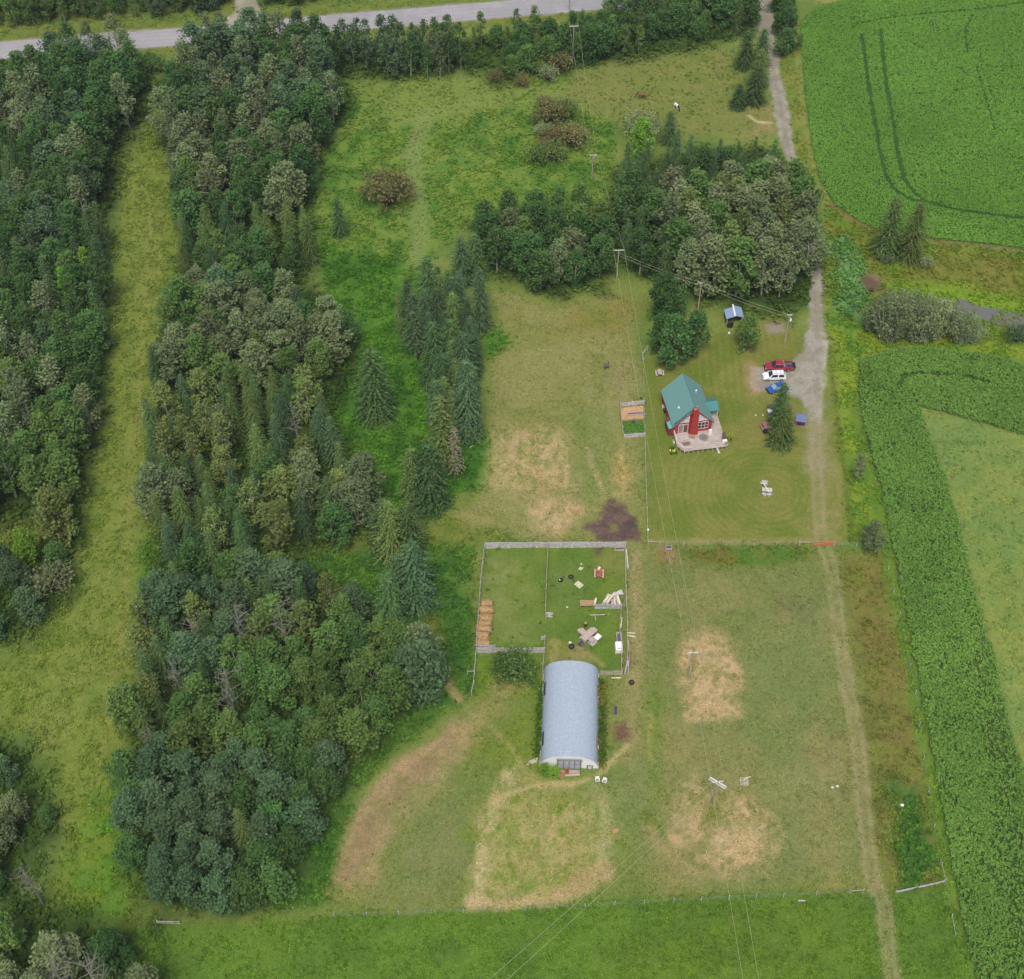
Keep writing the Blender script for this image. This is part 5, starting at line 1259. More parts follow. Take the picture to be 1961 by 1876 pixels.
# ---------------------------------------------------------------- fences
def fence(name, label, pts, h, style, m, group=None, step=2.4, post=.12, cat="fence", z0=0.0, gaps=0, m2=None):
    P = [G(*p) if len(p) == 2 else Vector((p[0], p[1], 0)) for p in pts]
    o = empty(name, P[0], 0, label, cat, group)
    Q = [p - P[0] for p in P]
    m2 = m2 or m; rr = random.Random(len(label))
    nodes = []
    for i in range(len(Q) - 1):
        n = max(1, round((Q[i + 1] - Q[i]).length / step))
        nodes += [Q[i].lerp(Q[i + 1], k / n) for k in range(n)]
    nodes.append(Q[-1])
    for p in nodes:
        b = MB(); hh = h * (1.0 + rr.uniform(.0, .14))
        b.tube([(p.x, p.y, -.05), (p.x + rr.gauss(0, .03), p.y + rr.gauss(0, .03), hh)], [post * .55, post * .5], 6); b.build("post", m, o)
    rows = dict(board=[(.30, .2), (.56, .2), (.82, .2), (.97, .16)], solid=[(k, .17) for k in (.12, .29, .46, .63, .80, .96)], rail=[(.5, .10), (.92, .11)], toprail=[(.95, .12)], wire=[(.35, .005), (.65, .005), (.93, .006)], gate=[(.2, .09), (.45, .09), (.7, .09), (.95, .1)])[style]
    for fz, ht in rows:
        b = MB()
        for i in range(len(nodes) - 1):
            p, q = nodes[i], nodes[i + 1]
            if style == "wire":
                b.tube([(p.x, p.y, h * fz), (q.x, q.y, h * fz)], ht, 4)
            else:
                dz0, dz1 = rr.gauss(0, .035), rr.gauss(0, .035)
                off = (q - p).normalized().cross(Vector((0, 0, 1))) * (post * .5 + .025)
                b.bar((p.x + off.x, p.y + off.y, h * fz + dz0), (q.x + off.x, q.y + off.y, h * fz + dz1), .05, ht * (h if style in ("board", "solid") else 1) * (1.06 if style == "solid" else 1.0))
        b.build("wire" if style == "wire" else "rail", m2 if style != "wire" else METAL, o)
    if style == "gate":
        b = MB()
        for i in range(len(nodes) - 1):
            p, q = nodes[i], nodes[i + 1]; b.bar((p.x, p.y, h * .2), (q.x, q.y, h * .95), .05, .08)
        b.build("brace", m2, o)
    return o
CG = "board fences of the corral"
fence("board_fence", "grey board fence across the corral's upper side, west pen", [(929, 1050), (1049, 1049)], 1.55, "solid", W_GREY, CG)
fence("board_fence", "grey board fence across the corral's upper side, pen with the clutter", [(1050.5, 1049), (1197, 1048.5)], 1.55, "solid", W_GREY, CG)
fence("board_fence", "long grey board fence behind the hay bales", [(929, 1051), (921, 1125), (917, 1190), (913, 1247)], 1.5, "board", W_GREY, CG)
fence("board_fence", "grey board fence closing the hay pen towards the barn", [(914, 1250), (985, 1251), (1043, 1250)], 1.45, "solid", W_GREY, CG)
fence("board_fence", "short extra board panel beside the lowest hay bale", [(916, 1245), (949, 1244)], 1.3, "solid", W_GREY, CG)
fence("board_fence", "divider fence between the two corral pens", [(1050.5, 1051), (1047, 1110), (1045, 1186)], 1.4, "board", W_PALE, CG)
fence("board_fence", "short divider stub running down to the barn's back corner", [(1044, 1226), (1043, 1250), (1040, 1294)], 1.4, "board", W_GREY, CG)
fence("board_fence", "tiny panel at the gateway between the pens", [(1036, 1227), (1044, 1226)], 1.2, "board", W_GREY, CG)
fence("rail_fence", "pale two-rail fence on the corral's outer track side", [(1198, 1050), (1199, 1130), (1202, 1200), (1203, 1293)], 1.3, "rail", W_PALE, CG)
fence("board_fence", "inner board fence from the plank pile down to the pale gate", [(1190.5, 1166), (1187, 1205), (1191, 1250), (1190, 1290)], 1.2, "board", W_GREY, CG)
fence("board_fence", "low board wall in front of the plank pile", [(1139, 1165), (1189.5, 1165)], 1.1, "solid", W_GREY, CG)
fence("farm_gate", "pale wooden gate between the barn and the corral corner", [(1150, 1293), (1191, 1293)], 1.3, "gate", W_PALE, None, 3.5, cat="gate")
fence("rail_fence", "old rail fence below the hay pen with a kink, beside the weeds", [(912.5, 1253), (908, 1312), (903.5, 1332)], 1.2, "rail", W_GREY, None)
fence("rail_fence", "short rail stub joining the weeds to the kinked rail fence", [(895, 1292), (908, 1292)], 1.1, "toprail", W_GREY, None)
YG = "fences round the house yard"
fence("rail_fence", "wooden corner fence at the upper end of the yard fence", [(1240, 672), (1231, 684), (1231.5, 695)], 1.3, "rail", W_GREY, YG)
fence("wire_fence", "thin pole fence from the yard's upper corner to the garden pen", [(1231.5, 696), (1232.5, 735), (1233.5, 770)], 1.1, "wire", W_GREY, YG, 3)
fence("rail_fence", "pale pole fence down the paddock side of the mown yard", [(1235, 838), (1236.5, 900), (1239, 980), (1241, 1046)], 1.2, "toprail", W_PALE, YG, 3)
fence("rail_fence", "wooden rail at the yard's lower corner", [(1241, 1043), (1262, 1044.5)], 1.1, "toprail", W_PALE, YG)
fence("wire_fence", "wire fence along the yard's lower side above the ditch", [(1263, 1045), (1400, 1046), (1530, 1045)], 1.1, "wire", W_GREY, YG, 4.0)
fence("rail_fence", "pale rail next to the orange gate", [(1531, 1045), (1556, 1045)], 1.1, "toprail", W_PALE, YG)
fence("wire_fence", "wire fence from the orange gate to the bushy tree", [(1597, 1046), (1640, 1047), (1686, 1048)], 1.1, "wire", W_GREY, YG, 4.0)
ORANGE = mat("orange_gate_paint", S(222, 122, 92), .6, .08, 3)
fence("farm_gate", "orange tube gate across the track", [(1557, 1046), (1596, 1045)], 1.25, "gate", ORANGE, None, 4.2, .09, "gate")
b = fence("plank_gate", "grey plank gate at the lower end of the crop fence", [(1715, 1710), (1762, 1700), (1807, 1689.5)], .62, "board", W_GREY, None, 4, cat="gate")
LG = "fences beside the broad-leaved crop"
fence("rail_fence", "pale corner rail above the grey plank gate", [(1801.5, 1660), (1808, 1689)], 1.2, "toprail", W_PALE, LG)
fence("rail_fence", "pale corner rail farther down the crop's edge", [(1821, 1760), (1827.5, 1795)], 1.2, "toprail", W_PALE, LG, 4)
fence("wire_fence", "wire fence along the crop from the bushy tree to the plank gate", [(1690, 1050), (1722, 1180), (1752, 1330), (1777, 1520), (1800, 1655)], 1.1, "wire", W_GREY, LG, 6)
fence("wire_fence", "wire between the plank gate and the lower corner rail", [(1809, 1691), (1820.5, 1758)], 1.1, "wire", W_GREY, LG, 8)
fence("wire_fence", "wire fence between the pasture and the lush lower field", [(640, 1756), (950, 1746), (1290, 1728), (1500, 1718), (1625, 1712)], 1.15, "wire", W_GREY, None, 4.5)
fence("rail_fence", "short pale rail at the track's opening into the lush field", [(1628, 1712), (1652, 1710)], 1.1, "toprail", W_PALE, None)
fence("rail_fence", "two-rail gap fence at the belt's lower end", [(302, 1770), (345, 1771)], 1.2, "rail", W_GREY, None)
fence("board_fence", "lower board fence of the garden pen", [(1194.5, 839), (1234, 836)], 1.0, "solid", W_GREY, "boards of the garden pen")
fence("board_fence", "upper board fence of the garden pen", [(1188, 779), (1233, 774)], 1.0, "solid", W_GREY, "boards of the garden pen")
fence("rail_fence", "pale side rail of the garden pen towards the paddock", [(1188.5, 780), (1190.5, 808), (1194.5, 838)], 1.0, "toprail", W_PALE, "boards of the garden pen")
fence("wire_fence", "see-through side of the garden pen towards the house", [(1233.5, 775), (1234, 805), (1234.8, 835)], 1.0, "wire", W_GREY, "boards of the garden pen", 2)
# garden pen content
def slab(name, pts, label, cat, m, h=.05):
    P = [G(*p) for p in pts]; c = sum(P, Vector()) / len(P)
    o = empty(name, c, 0, label, cat)
    b = MB(); b.prism([((p - c).x, (p - c).y) for p in P], .0, h); b.build("surface", m, o); return o
sp = slab("sand_bed", [(1190, 805), (1189.5, 782), (1232, 777.5), (1232.5, 803)], "tan sand bed in the upper half of the garden pen", "sand bed", mat("sand", S(200, 164, 126), .95, .12, 3, col2=S(178, 142, 106), bump=.3))
b = MB(); P = [G(1191, 806), G(1232.5, 803.5)]; b.bar(P[0] - sp.location + Vector((0, 0, .12)), P[1] - sp.location + Vector((0, 0, .12)), .12, .24); b.build("edge_board", W_TAN, sp)
gl = slab("green_bed", [(1195.5, 836), (1191.5, 808), (1232.6, 806), (1233.6, 833.5)], "dense green planted bed in the lower half of the garden pen", "garden bed", mat("bed_green", S(64, 108, 58), .95, .2, 5, bump=.5, col2=S(50, 90, 46)))
C = np.stack([rng.uniform(-1.9, 1.9, 700), rng.uniform(-1.75, 1.75, 700), .08 + .12 * rng.random(700)], 1); V, F = leaf_quads(C, .22, rng, .5)
link("plants", npmesh("plants", V, F, LM["bright green"], tint=rng.random(700) * .6), gl)
t = T("raised_trough", 1218, 794.5, "long wooden trough standing in the sand bed", "planter", R(5))
b = MB(); b.box((0, .26, .22), (3.3, .07, .44)); b.box((0, -.26, .22), (3.3, .07, .44)); b.box((-1.62, 0, .22), (.07, .5, .44)); b.box((1.62, 0, .22), (.07, .5, .44)); b.build("box", W_PINK, t)
b = MB(); b.box((0, 0, .30), (3.16, .44, .06)); b.build("soil", mat("bare_soil", S(120, 96, 76), .95, .25, 5), t)
t = T("small_kettle_grill", 1213, 810, "dark green domed grill between sand and green bed", "grill")
b = MB(); b.tube([(0, 0, .5), (0, 0, .68), (0, 0, .88), (0, 0, .98)], [.2, .36, .26, .05], 10); b.build("kettle", mat("dark_green_enamel", S(84, 112, 108), .4, .1, 2), t)
for k in range(3): a = k * 2.1; b = MB(); b.bar((math.cos(a) * .15, math.sin(a) * .15, .55), (math.cos(a) * .32, math.sin(a) * .32, 0), .03, .03); b.build("leg", BLACK, t)
b = MB(); 
t = T("wire_basket", 1235.5, 799.5, "small pale open frame hung outside the garden pen", "frame")
for z in (.3, .7): b.box((0, 0, z), (.62, .05, .05)); b.box((0, .4, z), (.62, .05, .05))
b.build("frame", W_PALE, t); b = MB(); b.box((0, .2, .31), (.56, .36, .03)); b.build("tray", DIRTY, t)

# ---------------------------------------------------------------- vehicles (nose towards local +x)
def ring(x, hw_, zb, zt, r=.12):
    return [(x, -hw_, zb), (x, hw_, zb), (x, hw_, zt - r), (x, hw_ - r * .8, zt), (x, -hw_ + r * .8, zt), (x, -hw_, zt - r)]
def panel(b, q, inset=.1, off=.014):
    q = [Vector(p) for p in q]; c = sum(q, Vector()) / 4
    n = (q[1] - q[0]).cross(q[2] - q[0]).normalized()
    if n.dot(c - Vector((0, 0, .9))) < 0: n = -n
    b.add([p.lerp(c, inset) + n * off for p in q], [(0, 1, 2, 3)])
def vehicle(name, u, v, head, label, cat, L, Wd, paint, prof, cabin, wheels, roof_rack=False, bed=None, glass=GLASS):
    o = T(name, u, v, label, cat, head)
    b = MB(); b.loft([ring(x, Wd / 2 * k, zb, zt) for x, k, zb, zt in prof]); body = b.build("body", paint, o, smooth=False)
    x0, x1, x2, x3, zb, zt, hb, ht = cabin     # base rear, base front, top front, top rear
    bot = [(x0, -hb, zb), (x1, -hb, zb), (x1, hb, zb), (x0, hb, zb)]
    top = [(x3, -ht, zt), (x2, -ht, zt), (x2, ht, zt), (x3, ht, zt)]
    b = MB(); b.loft([bot, top, [(x * .96 + .02 * (x2 + x3), y * .9, zt + .05) for x, y, z in top]]); cab = b.build("cab", paint, o)
    def gl(nm, q, ins): bb = MB(); panel(bb, q, ins); bb.build(nm, glass, cab)
    gl("windshield", [bot[1], bot[2], top[2], top[1]], .13); gl("rear_window", [bot[3], bot[0], top[0], top[3]], .18)
    for s in (0, 1):
        yb, yt = (-hb, -ht) if s == 0 else (hb, ht)
        mb_, mt_ = (x0 + x1) / 2 - .1, (x2 + x3) / 2 - .05
        for a, c_, d_, e in ((x1 - .12, mb_ + .04, mt_ + .04, x2 - .02), (mb_ - .04, x0 + .12, x3 + .04, mt_ - .04)):
            gl("side_window", [(a, yb, zb), (c_, yb, zb), (d_, yt, zt), (e, yt, zt)], .13)
    for wx, s in [(wx, s) for wx in wheels for s in (-1, 1)]:
        r = .37 if L > 5 else .33
        b = MB(); y0 = s * (Wd / 2 - .2); y1 = s * (Wd / 2 + .015)
        b.tube([(wx, y0, r), (wx, y1, r)], r, 16); wh_ = b.build("wheel", TYRE, o)
        b = MB(); b.tube([(wx, y1, r), (wx, y1 + s * .02, r)], r * .62, 12); b.build("rim", METAL, wh_)
    xf = prof[-1][0]; xr = prof[0][0]
    for s in (-1, 1):
        b = MB(); b.box((xf - .02, s * Wd * .36, prof[-1][3] - .16), (.12, .34, .16)); b.build("headlight", mat("lamp_glass", S(220, 222, 224), .2, .05, 2), o)
        b = MB(); b.box((xr + .02, s * Wd * .42, prof[0][3] - .2), (.08, .16, .3)); b.build("tail_light", mat("tail_lamp", S(150, 30, 30), .3, .1, 2), o)
        b = MB(); b.box((x1 - .1, s * (Wd / 2 + .08), zb + .08), (.14, .18, .14)); b.build("mirror", paint, o)
    for nm, xx in (("front_bumper", xf + .04), ("rear_bumper", xr - .04)):
        b = MB(); b.box((xx, 0, .52), (.14, Wd * .94, .22)); b.build(nm, BLACK if cat != "suv" else paint, o)
    b = MB(); b.box((xf + .025, 0, prof[-1][3] - .2), (.05, Wd * .4, .2)); b.build("grille", BLACK, o)
    if roof_rack:
        for s in (-1, 1): b = MB(); b.box(((x2 + x3) / 2, s * ht * .82, zt + .1), (x2 - x3 - .1, .05, .05)); b.build("roof_rail", METAL, cab)
        for k in (.3, .7): b = MB(); b.box((x3 + (x2 - x3) * k, 0, zt + .12), (.05, ht * 1.6, .04)); b.build("roof_bar", METAL, cab)
    if bed:
        b = MB(); b.box(((bed[0] + bed[1]) / 2, 0, bed[2] + .012), (bed[1] - bed[0], Wd - .34, .03)); b.build("bed_liner", mat("bed_liner_grey", S(92, 92, 104), .8, .15, 3), o)
        for s in (-1, 1): b = MB(); b.box(((bed[0] + bed[1]) / 2, s * (Wd / 2 - .1), bed[2] + .2), (bed[1] - bed[0], .16, .42)); b.build("bed_side", paint, o)
        b = MB(); b.box((bed[0] - .28, 0, bed[2] + .02), (.6, Wd - .25, .07)); b.build("tailgate", BLACK, o)
        b = MB(); b.box((bed[0] + .62, .6, bed[2] + .2), (1.2, .42, .36)); b.build("tool_box", BLACK, o)
        b = MB(); b.box((bed[1] - .03, 0, bed[2] + .32), (.08, Wd - .2, .34)); b.build("headboard", W_PALE, o)
    return o
CARRED = mat("red_car_paint", S(158, 50, 72), .35, .08, 2, spec=.5)
CARWHITE = mat("white_car_paint", S(244, 245, 248), .3, .03, 1, spec=.6)
CARBLUE = mat("blue_car_paint", S(44, 92, 168), .35, .05, 1, spec=.6)
vehicle("pickup_truck", 1490.5, 707, R(181), "red crew-cab pickup truck with open black tailgate", "pickup", 5.8, 1.95, CARRED,
        [(-2.85, .96, .5, .95), (-.85, 1, .45, .97), (-.8, 1, .45, 1.08), (1.3, 1, .42, 1.1), (2.3, .98, .45, 1.06), (2.78, .88, .5, .95)], (-.85, 1.45, .75, -.62, 1.07, 1.82, .9, .72), (-1.85, 1.85), bed=(-2.75, -.92, .95))
vehicle("white_suv", 1482, 725, R(182), "white sport utility vehicle with roof rails parked by the pickup", "suv", 4.6, 1.85, CARWHITE,
        [(-2.2, .93, .5, .95), (-1.9, 1, .42, 1.02), (.9, 1, .4, 1.02), (1.7, .98, .42, .96), (2.22, .86, .48, .84)], (-2.1, 1.2, .45, -1.75, .99, 1.66, .86, .66), (-1.35, 1.4), roof_rack=True)
vehicle("blue_car", 1487, 747, R(202), "blue small car half hidden under the yard spruce", "car", 4.1, 1.7, CARBLUE,
        [(-2.0, .9, .45, .8), (-1.6, 1, .36, .9), (.7, 1, .34, .9), (1.6, .97, .36, .82), (2.02, .84, .42, .68)], (-1.75, 1.05, .3, -1.2, .88, 1.4, .78, .6), (-1.25, 1.28), glass=mat("pale_windshield", S(150, 172, 176), .15, .1, 1, spec=.6))
t = T("camper_trailer", 30, 3, "white trailer glimpsed between trees beyond the paved road", "trailer", R(5))
b = MB(); b.loft([ring(x, 1.15, .5, z, .25) for x, z in ((-2.6, 2.2), (-2.3, 2.7), (2.2, 2.7), (2.6, 2.0))]); b.build("body", P_WHITE, t)
b = MB(); b.box((0, -1.16, 1.8), (1.4, .04, .6)); b.build("window", GLASS, t)
for s in (-1, 1): b = MB(); b.tube([(0, s * .9, .35), (0, s * 1.1, .35)], .35, 12); b.build("wheel", TYRE, t)
t = T("road_sign", 1455.5, 24, "white diamond sign on a post at the top of the gravel drive", "sign")
b = MB(); b.tube([(0, .08, 0), (0, .08, 2.2)], .05, 6); b.build("post", METAL, t)
b = MB(); b.add([(0, -.02, .9), (.72, -.02, 2.0), (0, -.02, 2.9), (-.72, -.02, 2.0), (0, .03, .9), (.72, .03, 2.0), (0, .03, 2.9), (-.72, .03, 2.0)], [(0, 1, 2, 3), (7, 6, 5, 4), (0, 4, 5, 1), (1, 5, 6, 2), (2, 6, 7, 3), (3, 7, 4, 0)]); b.build("board", P_WHITE, t)
# garden tractor
t = T("riding_mower", 1288.5, 866, "green riding mower with yellow seat and deck by the house", "mower", R(100))
GRN = mat("mower_green", S(58, 110, 44), .5, .1, 2); YEL = mat("mower_yellow", S(226, 216, 70), .5, .08, 2)
b = MB(); b.loft([[(.15, y, .35), (.15, -y, .35), (.15, -y, .85), (.15, y, .85)] for y in (.3,)] + [[(.95, .24, .38), (.95, -.24, .38), (.95, -.22, .72), (.95, .22, .72)]]); b.build("hood", GRN, t)
b = MB(); b.box((-.45, 0, .5), (.75, .95, .28)); b.build("fender", GRN, t)
b = MB(); b.box((-.4, 0, .72), (.42, .44, .12)); b.box((-.62, 0, .92), (.1, .44, .38)); b.build("seat", YEL, t)
b = MB(); b.box((.1, 0, .22), (.8, 1.15, .16)); b.build("mowing_deck", YEL, t)
b = MB(); b.bar((.12, 0, .85), (-.08, 0, 1.05), .04, .04); b.tube([(-.1, 0, 1.05), (-.11, 0, 1.08)], .17, 10); b.build("steering_wheel", BLACK, t)
for x, r, wd_ in ((-.5, .3, .24), (.72, .2, .16)):
    for s in (-1, 1):
        b = MB(); b.tube([(x, s * .42, r), (x, s * (.42 + wd_), r)], r, 12); wl = b.build("wheel", TYRE, t)
        b = MB(); b.tube([(x, s * (.42 + wd_), r), (x, s * (.44 + wd_), r)], r * .5, 10); b.build("rim", YEL, wl)

# ---------------------------------------------------------------- utility poles and their wires
POLEW = mat("pole_wood", S(186, 176, 160), .9, .15, 2, spec=.1, col2=S(146, 134, 120))
ARM = mat("crossarm", S(222, 222, 220), .8, .08, 3)
INS = mat("insulator", S(206, 210, 214), .3, .05, 3)
def pole(u, v, vtop, label, arm=2.4, yaw=0.0, transf=False, lamp=False, arm2=None, h=None):
    h = h or zfor(u, v, vtop)
    o = T("utility_pole", u, v, label, "utility pole", yaw, "poles of the power line")
    b = MB(); b.tube([(0, 0, -.1), (0, 0, h)], [.15, .10], 8); b.build("pole", POLEW, o)
    ends = []
    arms = [(arm, 0.0, -.25)] + ([arm2] if arm2 else [])
    for ln, ya, zo in arms:
        c, s = math.cos(ya), math.sin(ya)
        b = MB(); b.bar((-ln / 2 * c, -ln / 2 * s, h + zo), (ln / 2 * c, ln / 2 * s, h + zo), .13, .13); a = b.build("crossarm", ARM, o)
        for k in (-.94, .94):
            p = (k * ln / 2 * c, k * ln / 2 * s, h + zo)
            b = MB(); b.tube([p, (p[0], p[1], p[2] + .16), (p[0], p[1], p[2] + .3)], [.05, .08, .03], 8); b.build("insulator", INS, a)
            M = Matrix.Rotation(yaw, 3, 'Z'); ends.append(o.location + M @ Vector((p[0], p[1], p[2] + .28)))
        for k in (-1, 1):
            b = MB(); b.bar((k * .5 * c, k * .5 * s, h + zo), (0, -.08, h + zo - .7), .04, .04); b.build("brace", METAL, a)
    if transf:
        b = MB(); b.tube([(.28, -.1, h - 1.5), (.28, -.1, h - .75)], .22, 10); tr = b.build("transformer", METAL, o)
        b = MB(); b.tube([(.28, -.1, h - .75), (.28, -.1, h - .5)], [.06, .03], 6); b.build("bushing", INS, tr)
    if lamp:
        b = MB(); b.bar((0, 0, h - .9), (.3, -.25, h - 1.0), .05, .05); b.build("lamp_arm", METAL, o)
        b = MB(); b.tube([(.3, -.25, h - 1.6), (.3, -.25, h - .95)], [.2, .12], 8); b.build("meter_lamp", P_WHITE, o)
    return o, ends, h
LP = [pole(1090, 20, -52, "pole beside the paved road, its top out of the picture", 2.3, .05),
      pole(1097, 112, 49, "pole with white crossarm among the roadside bushes", 2.3, .03),
      pole(1133.5, 344, 296, "pole with small white transformer in the open meadow", 1.7, .0, True),
      pole(1181, 536, 478, "pole with bright white crossarm in front of the grove", 2.4, .04),
      pole(1319.5, 1298, 1249, "pole rising out of the upper straw patch beside the corral track", 1.9, .05)]
p7 = pole(1366, 1541, 1497, "dead-end pole with doubled slanting crossarms by the lower straw patch", 3.0, -.62, False, False, (1.8, .75, -.1))
b = MB(); M_ = p7[0]
for s in (-.22, .22):
    b.bar((-1.5, s, p7[2] - .45), (1.5, s, p7[2] - .45), .1, .12)
b.build("double_crossarm", ARM, M_)
b = MB(); b.bar((-1.9, -1.1, p7[2] - 1.0), (0, 0, p7[2] - .4), .05, .05); b.bar((-.6, -2.2, 0), (0, 0, p7[2] - 1.2), .04, .04); b.build("guy_strut", METAL, M_)
p4_ = pole(1336.6, 594, 541, "plain pole at the foot of the grove, left of the metal shed", .5, .0)
p5_ = pole(1502, 659, 602, "pale pole with a white lamp beside the gravel drive", 1.0, .05, False, True)
WIREM = mat("weathered_wire", S(176, 180, 140), .6, .05, 1)
def wire(a, c, sag, label, r=.022):
    a, c = Vector(a), Vector(c); n = 14
    pts = [a.lerp(c, i / n) - Vector((0, 0, sag * 4 * (i / n) * (1 - i / n))) for i in range(n + 1)]
    b = MB(); b.tube([p - a for p in pts], r, 4); o = b.build("power_line", WIREM, None); o.location = a
    tag(o, label, "wire", "wires of the power line")
names = ["the road pole and the bush pole", "the bush pole and the transformer pole", "the transformer pole and the grove pole", "the grove pole and the straw patch pole"]
for i in range(4):
    for k, sd_ in ((0, "paddock-side"), (1, "drive-side")):
        wire(LP[i][1][k], LP[i + 1][1][k], .5 if i < 3 else 1.6, f"{sd_} wire strung between {names[i]}")
for k, sd_ in ((0, "paddock-side"), (1, "drive-side")):
    wire(LP[4][1][k], p7[1][k], .25, f"{sd_} wire between the straw patch pole and the dead-end pole")
g1, g2 = G(1437, 1960, 6.3), G(1468, 1960, 6.3)
wire(p7[1][0], g1, .3, "paddock-side wire leaving the dead-end pole over the lush field"); wire(p7[1][1], g2, .3, "drive-side wire leaving the dead-end pole over the lush field")
g3, g4 = G(880, 1925, 6.3), G(912, 1930, 6.3)
wire(p7[1][2], g3, .4, "upper of two slanting wires running to the picture's lower edge"); wire(p7[1][3], g4, .4, "lower of two slanting wires running to the picture's lower edge")
wire(LP[3][0].location + Vector((0, 0, LP[3][2] - .9)), p4_[1][0], .4, "wire from the grove pole to the plain shed pole, upper one")
wire(LP[3][0].location + Vector((0, 0, LP[3][2] - 1.6)), p4_[0].location + Vector((0, 0, p4_[2] - .8)), .4, "wire from the grove pole to the plain shed pole, lower one")
wire(p4_[1][1], p5_[1][0], .5, "wire from the plain shed pole to the lamp pole, upper one")
wire(p4_[0].location + Vector((0, 0, p4_[2] - .8)), p5_[0].location + Vector((0, 0, p5_[2] - .9)), .5, "wire from the plain shed pole to the lamp pole, lower one")

# ---------------------------------------------------------------- small huts
t = T("metal_shed", 1405, 622, "open-fronted shed with pale blue metal roof and white ridge beneath the grove", "shed", R(3))
b = MB()
b.box((-1.55, 1.3, 1.0), (.1, 2.6, 2.0)); b.box((1.65, 1.3, 1.0), (.1, 2.6, 2.0)); b.box((0, 2.6, 1.1), (3.2, .1, 2.2)); b.build("wall", mat("dark_shed_boards", S(70, 74, 84), .85, .2, 3), t)
for s in (-1, 1):
    b = MB(); b.loft([[(x, y, z) for x, z in ((s * .12, 2.6), (s * 1.85, 2.05), (s * 1.85, 1.99), (s * .12, 2.54))] for y in (-.2 - (.3 if s < 0 else 0), 2.5 if s < 0 else 3.0)]); b.build("roof_sheet", BLUE_SHEET, t)
b = MB(); b.box((0, 1.45, 2.66), (.3, 3.6, .07)); b.build("ridge_cap", P_WHITE, t)
for s in (-1, 1): b = MB(); b.box((s * 1.5, -.1, 1.0), (.12, .12, 2.0)); b.build("post", W_GREY, t)
t = T("dark_barrow", 1398, 626, "black covered machine in front of the metal shed", "machine", .4)
b = MB(); b.loft([[(x, y * k, z) for y, z in ((-.4, .2), (.4, .2), (.3, .9), (-.3, .9))] for x, k in ((-.7, .7), (.1, 1), (.6, .6))]); b.build("cover", BLACK, t)
for s in (-1, 1): b = MB(); b.tube([(0, s * .42, .25), (0, s * .52, .25)], .25, 10); b.build("wheel", TYRE, t)
t = T("white_pail", 1396, 640, "small white pail beside the round tree by the shed", "pail")
b = MB(); b.tube([(0, 0, 0), (0, 0, .36)], [.2, .26], 10); b.build("body", P_WHITE, t); b = MB(); b.tube([(-.26, 0, .36), (0, 0, .56), (.26, 0, .36)], .015, 4); b.build("handle", METAL, t)
t = T("white_pail", 1424, 672, "white pail at the foot of the round tree by the shed", "pail")
b = MB(); b.tube([(0, 0, 0), (0, 0, .36)], [.2, .26], 10); b.build("body", P_WHITE, t); b = MB(); b.tube([(-.26, 0, .36), (0, 0, .56), (.26, 0, .36)], .015, 4); b.build("handle", METAL, t)
t = T("playhouse", 1532.5, 810, "small purple hut with blue-grey roof beside the drive", "hut", -R(12))
PUR = mat("purple_paint", S(112, 42, 116), .7, .12, 4)
b = MB(); b.loft([[(x, y, z) for y, z in ((-.75, 0), (.75, 0), (.75, 1.25), (-.75, 1.05))] for x in (-.9, .9)]); b.build("wall", PUR, t)
b = MB(); b.box((0, .0, 1.28), (2.05, 1.9, .08), rx=R(9)); b.build("roof", mat("blue_grey_roof", S(112, 126, 158), .7, .08, 4), t)
b = MB(); b.box((-.2, -.77, .5), (.55, .05, .85)); b.build("door", mat("dark_purple", S(84, 30, 90), .7, .12, 4), t)
for s in (-1, 1): b = MB(); b.box((s * .88, -.77, .55), (.08, .06, 1.05)); b.build("trim", mat("lilac_trim", S(150, 120, 170), .7, .1, 4), t)

# ---------------------------------------------------------------- tables, benches, boards
def picnic(name, u, v, label, rz, m_top, m_seat, L=1.8, extra=None):
    t = T(name, u, v, label, "picnic table", rz)
    b = MB()
    for k in range(5): b.box((-.32 + k * .16, 0, .75), (.145, L, .04))
    b.build("tabletop", m_top, t)
    for s in (-1, 1):
        b = MB(); b.box((s * .72, 0, .45), (.27, L, .045)); b.build("bench_seat", m_seat, t)
    for s in (-1, 1):
        b = MB(); y = s * (L / 2 - .3)
        b.bar((-.25, y, .73), (-.62, y, 0), .08, .06); b.bar((.25, y, .73), (.62, y, 0), .08, .06); b.bar((-.78, y, .42), (.78, y, .42), .08, .06); b.build("trestle", m_seat, t)
    return t
picnic("picnic_table", 1263, 717.5, "pinkish picnic table with pale benches near the round trees", 0.05, W_PINK, W_PALE, 1.5)
picnic("picnic_table", 1464.5, 820, "mauve picnic table next to the full yard spruce", R(14), W_MAUVE, W_MAUVE)
t = picnic("picnic_table", 1147, 1101.5, "red picnic table carrying pale pots inside the corral", R(-4), W_RED, mat("pale_red_wood", S(214, 160, 148), .85, .15, 4), 1.9)
POT = mat("pale_pot", S(232, 226, 206), .7, .08, 3)
for k, (x, y, r) in enumerate(((0.0, .95, .26), (-.12, .62, .2))):
    p = t.matrix_basis @ Vector((x, y, .77 if k else .72)) if False else t.location + Matrix.Rotation(R(-4), 3, 'Z') @ Vector((x, y * .9, .77))
    q = empty("tub", p, 0, ("larger" if k == 0 else "smaller") + " pale tub on the red corral picnic table", "tub")
    b = MB(); b.tube([(0, 0, 0), (0, 0, .24)], [r * .8, r], 10); b.build("body", POT, q); b = MB(); b.tube([(0, 0, .25), (0, 0, .27)], r * .8, 10); b.build("rim", P_CREAM, q)
p = t.location + Matrix.Rotation(R(-4), 3, 'Z') @ Vector((-.05, -.1, .775))
q = empty("red_bucket", p, 0, "dark red bucket in the middle of the red corral picnic table", "bucket")
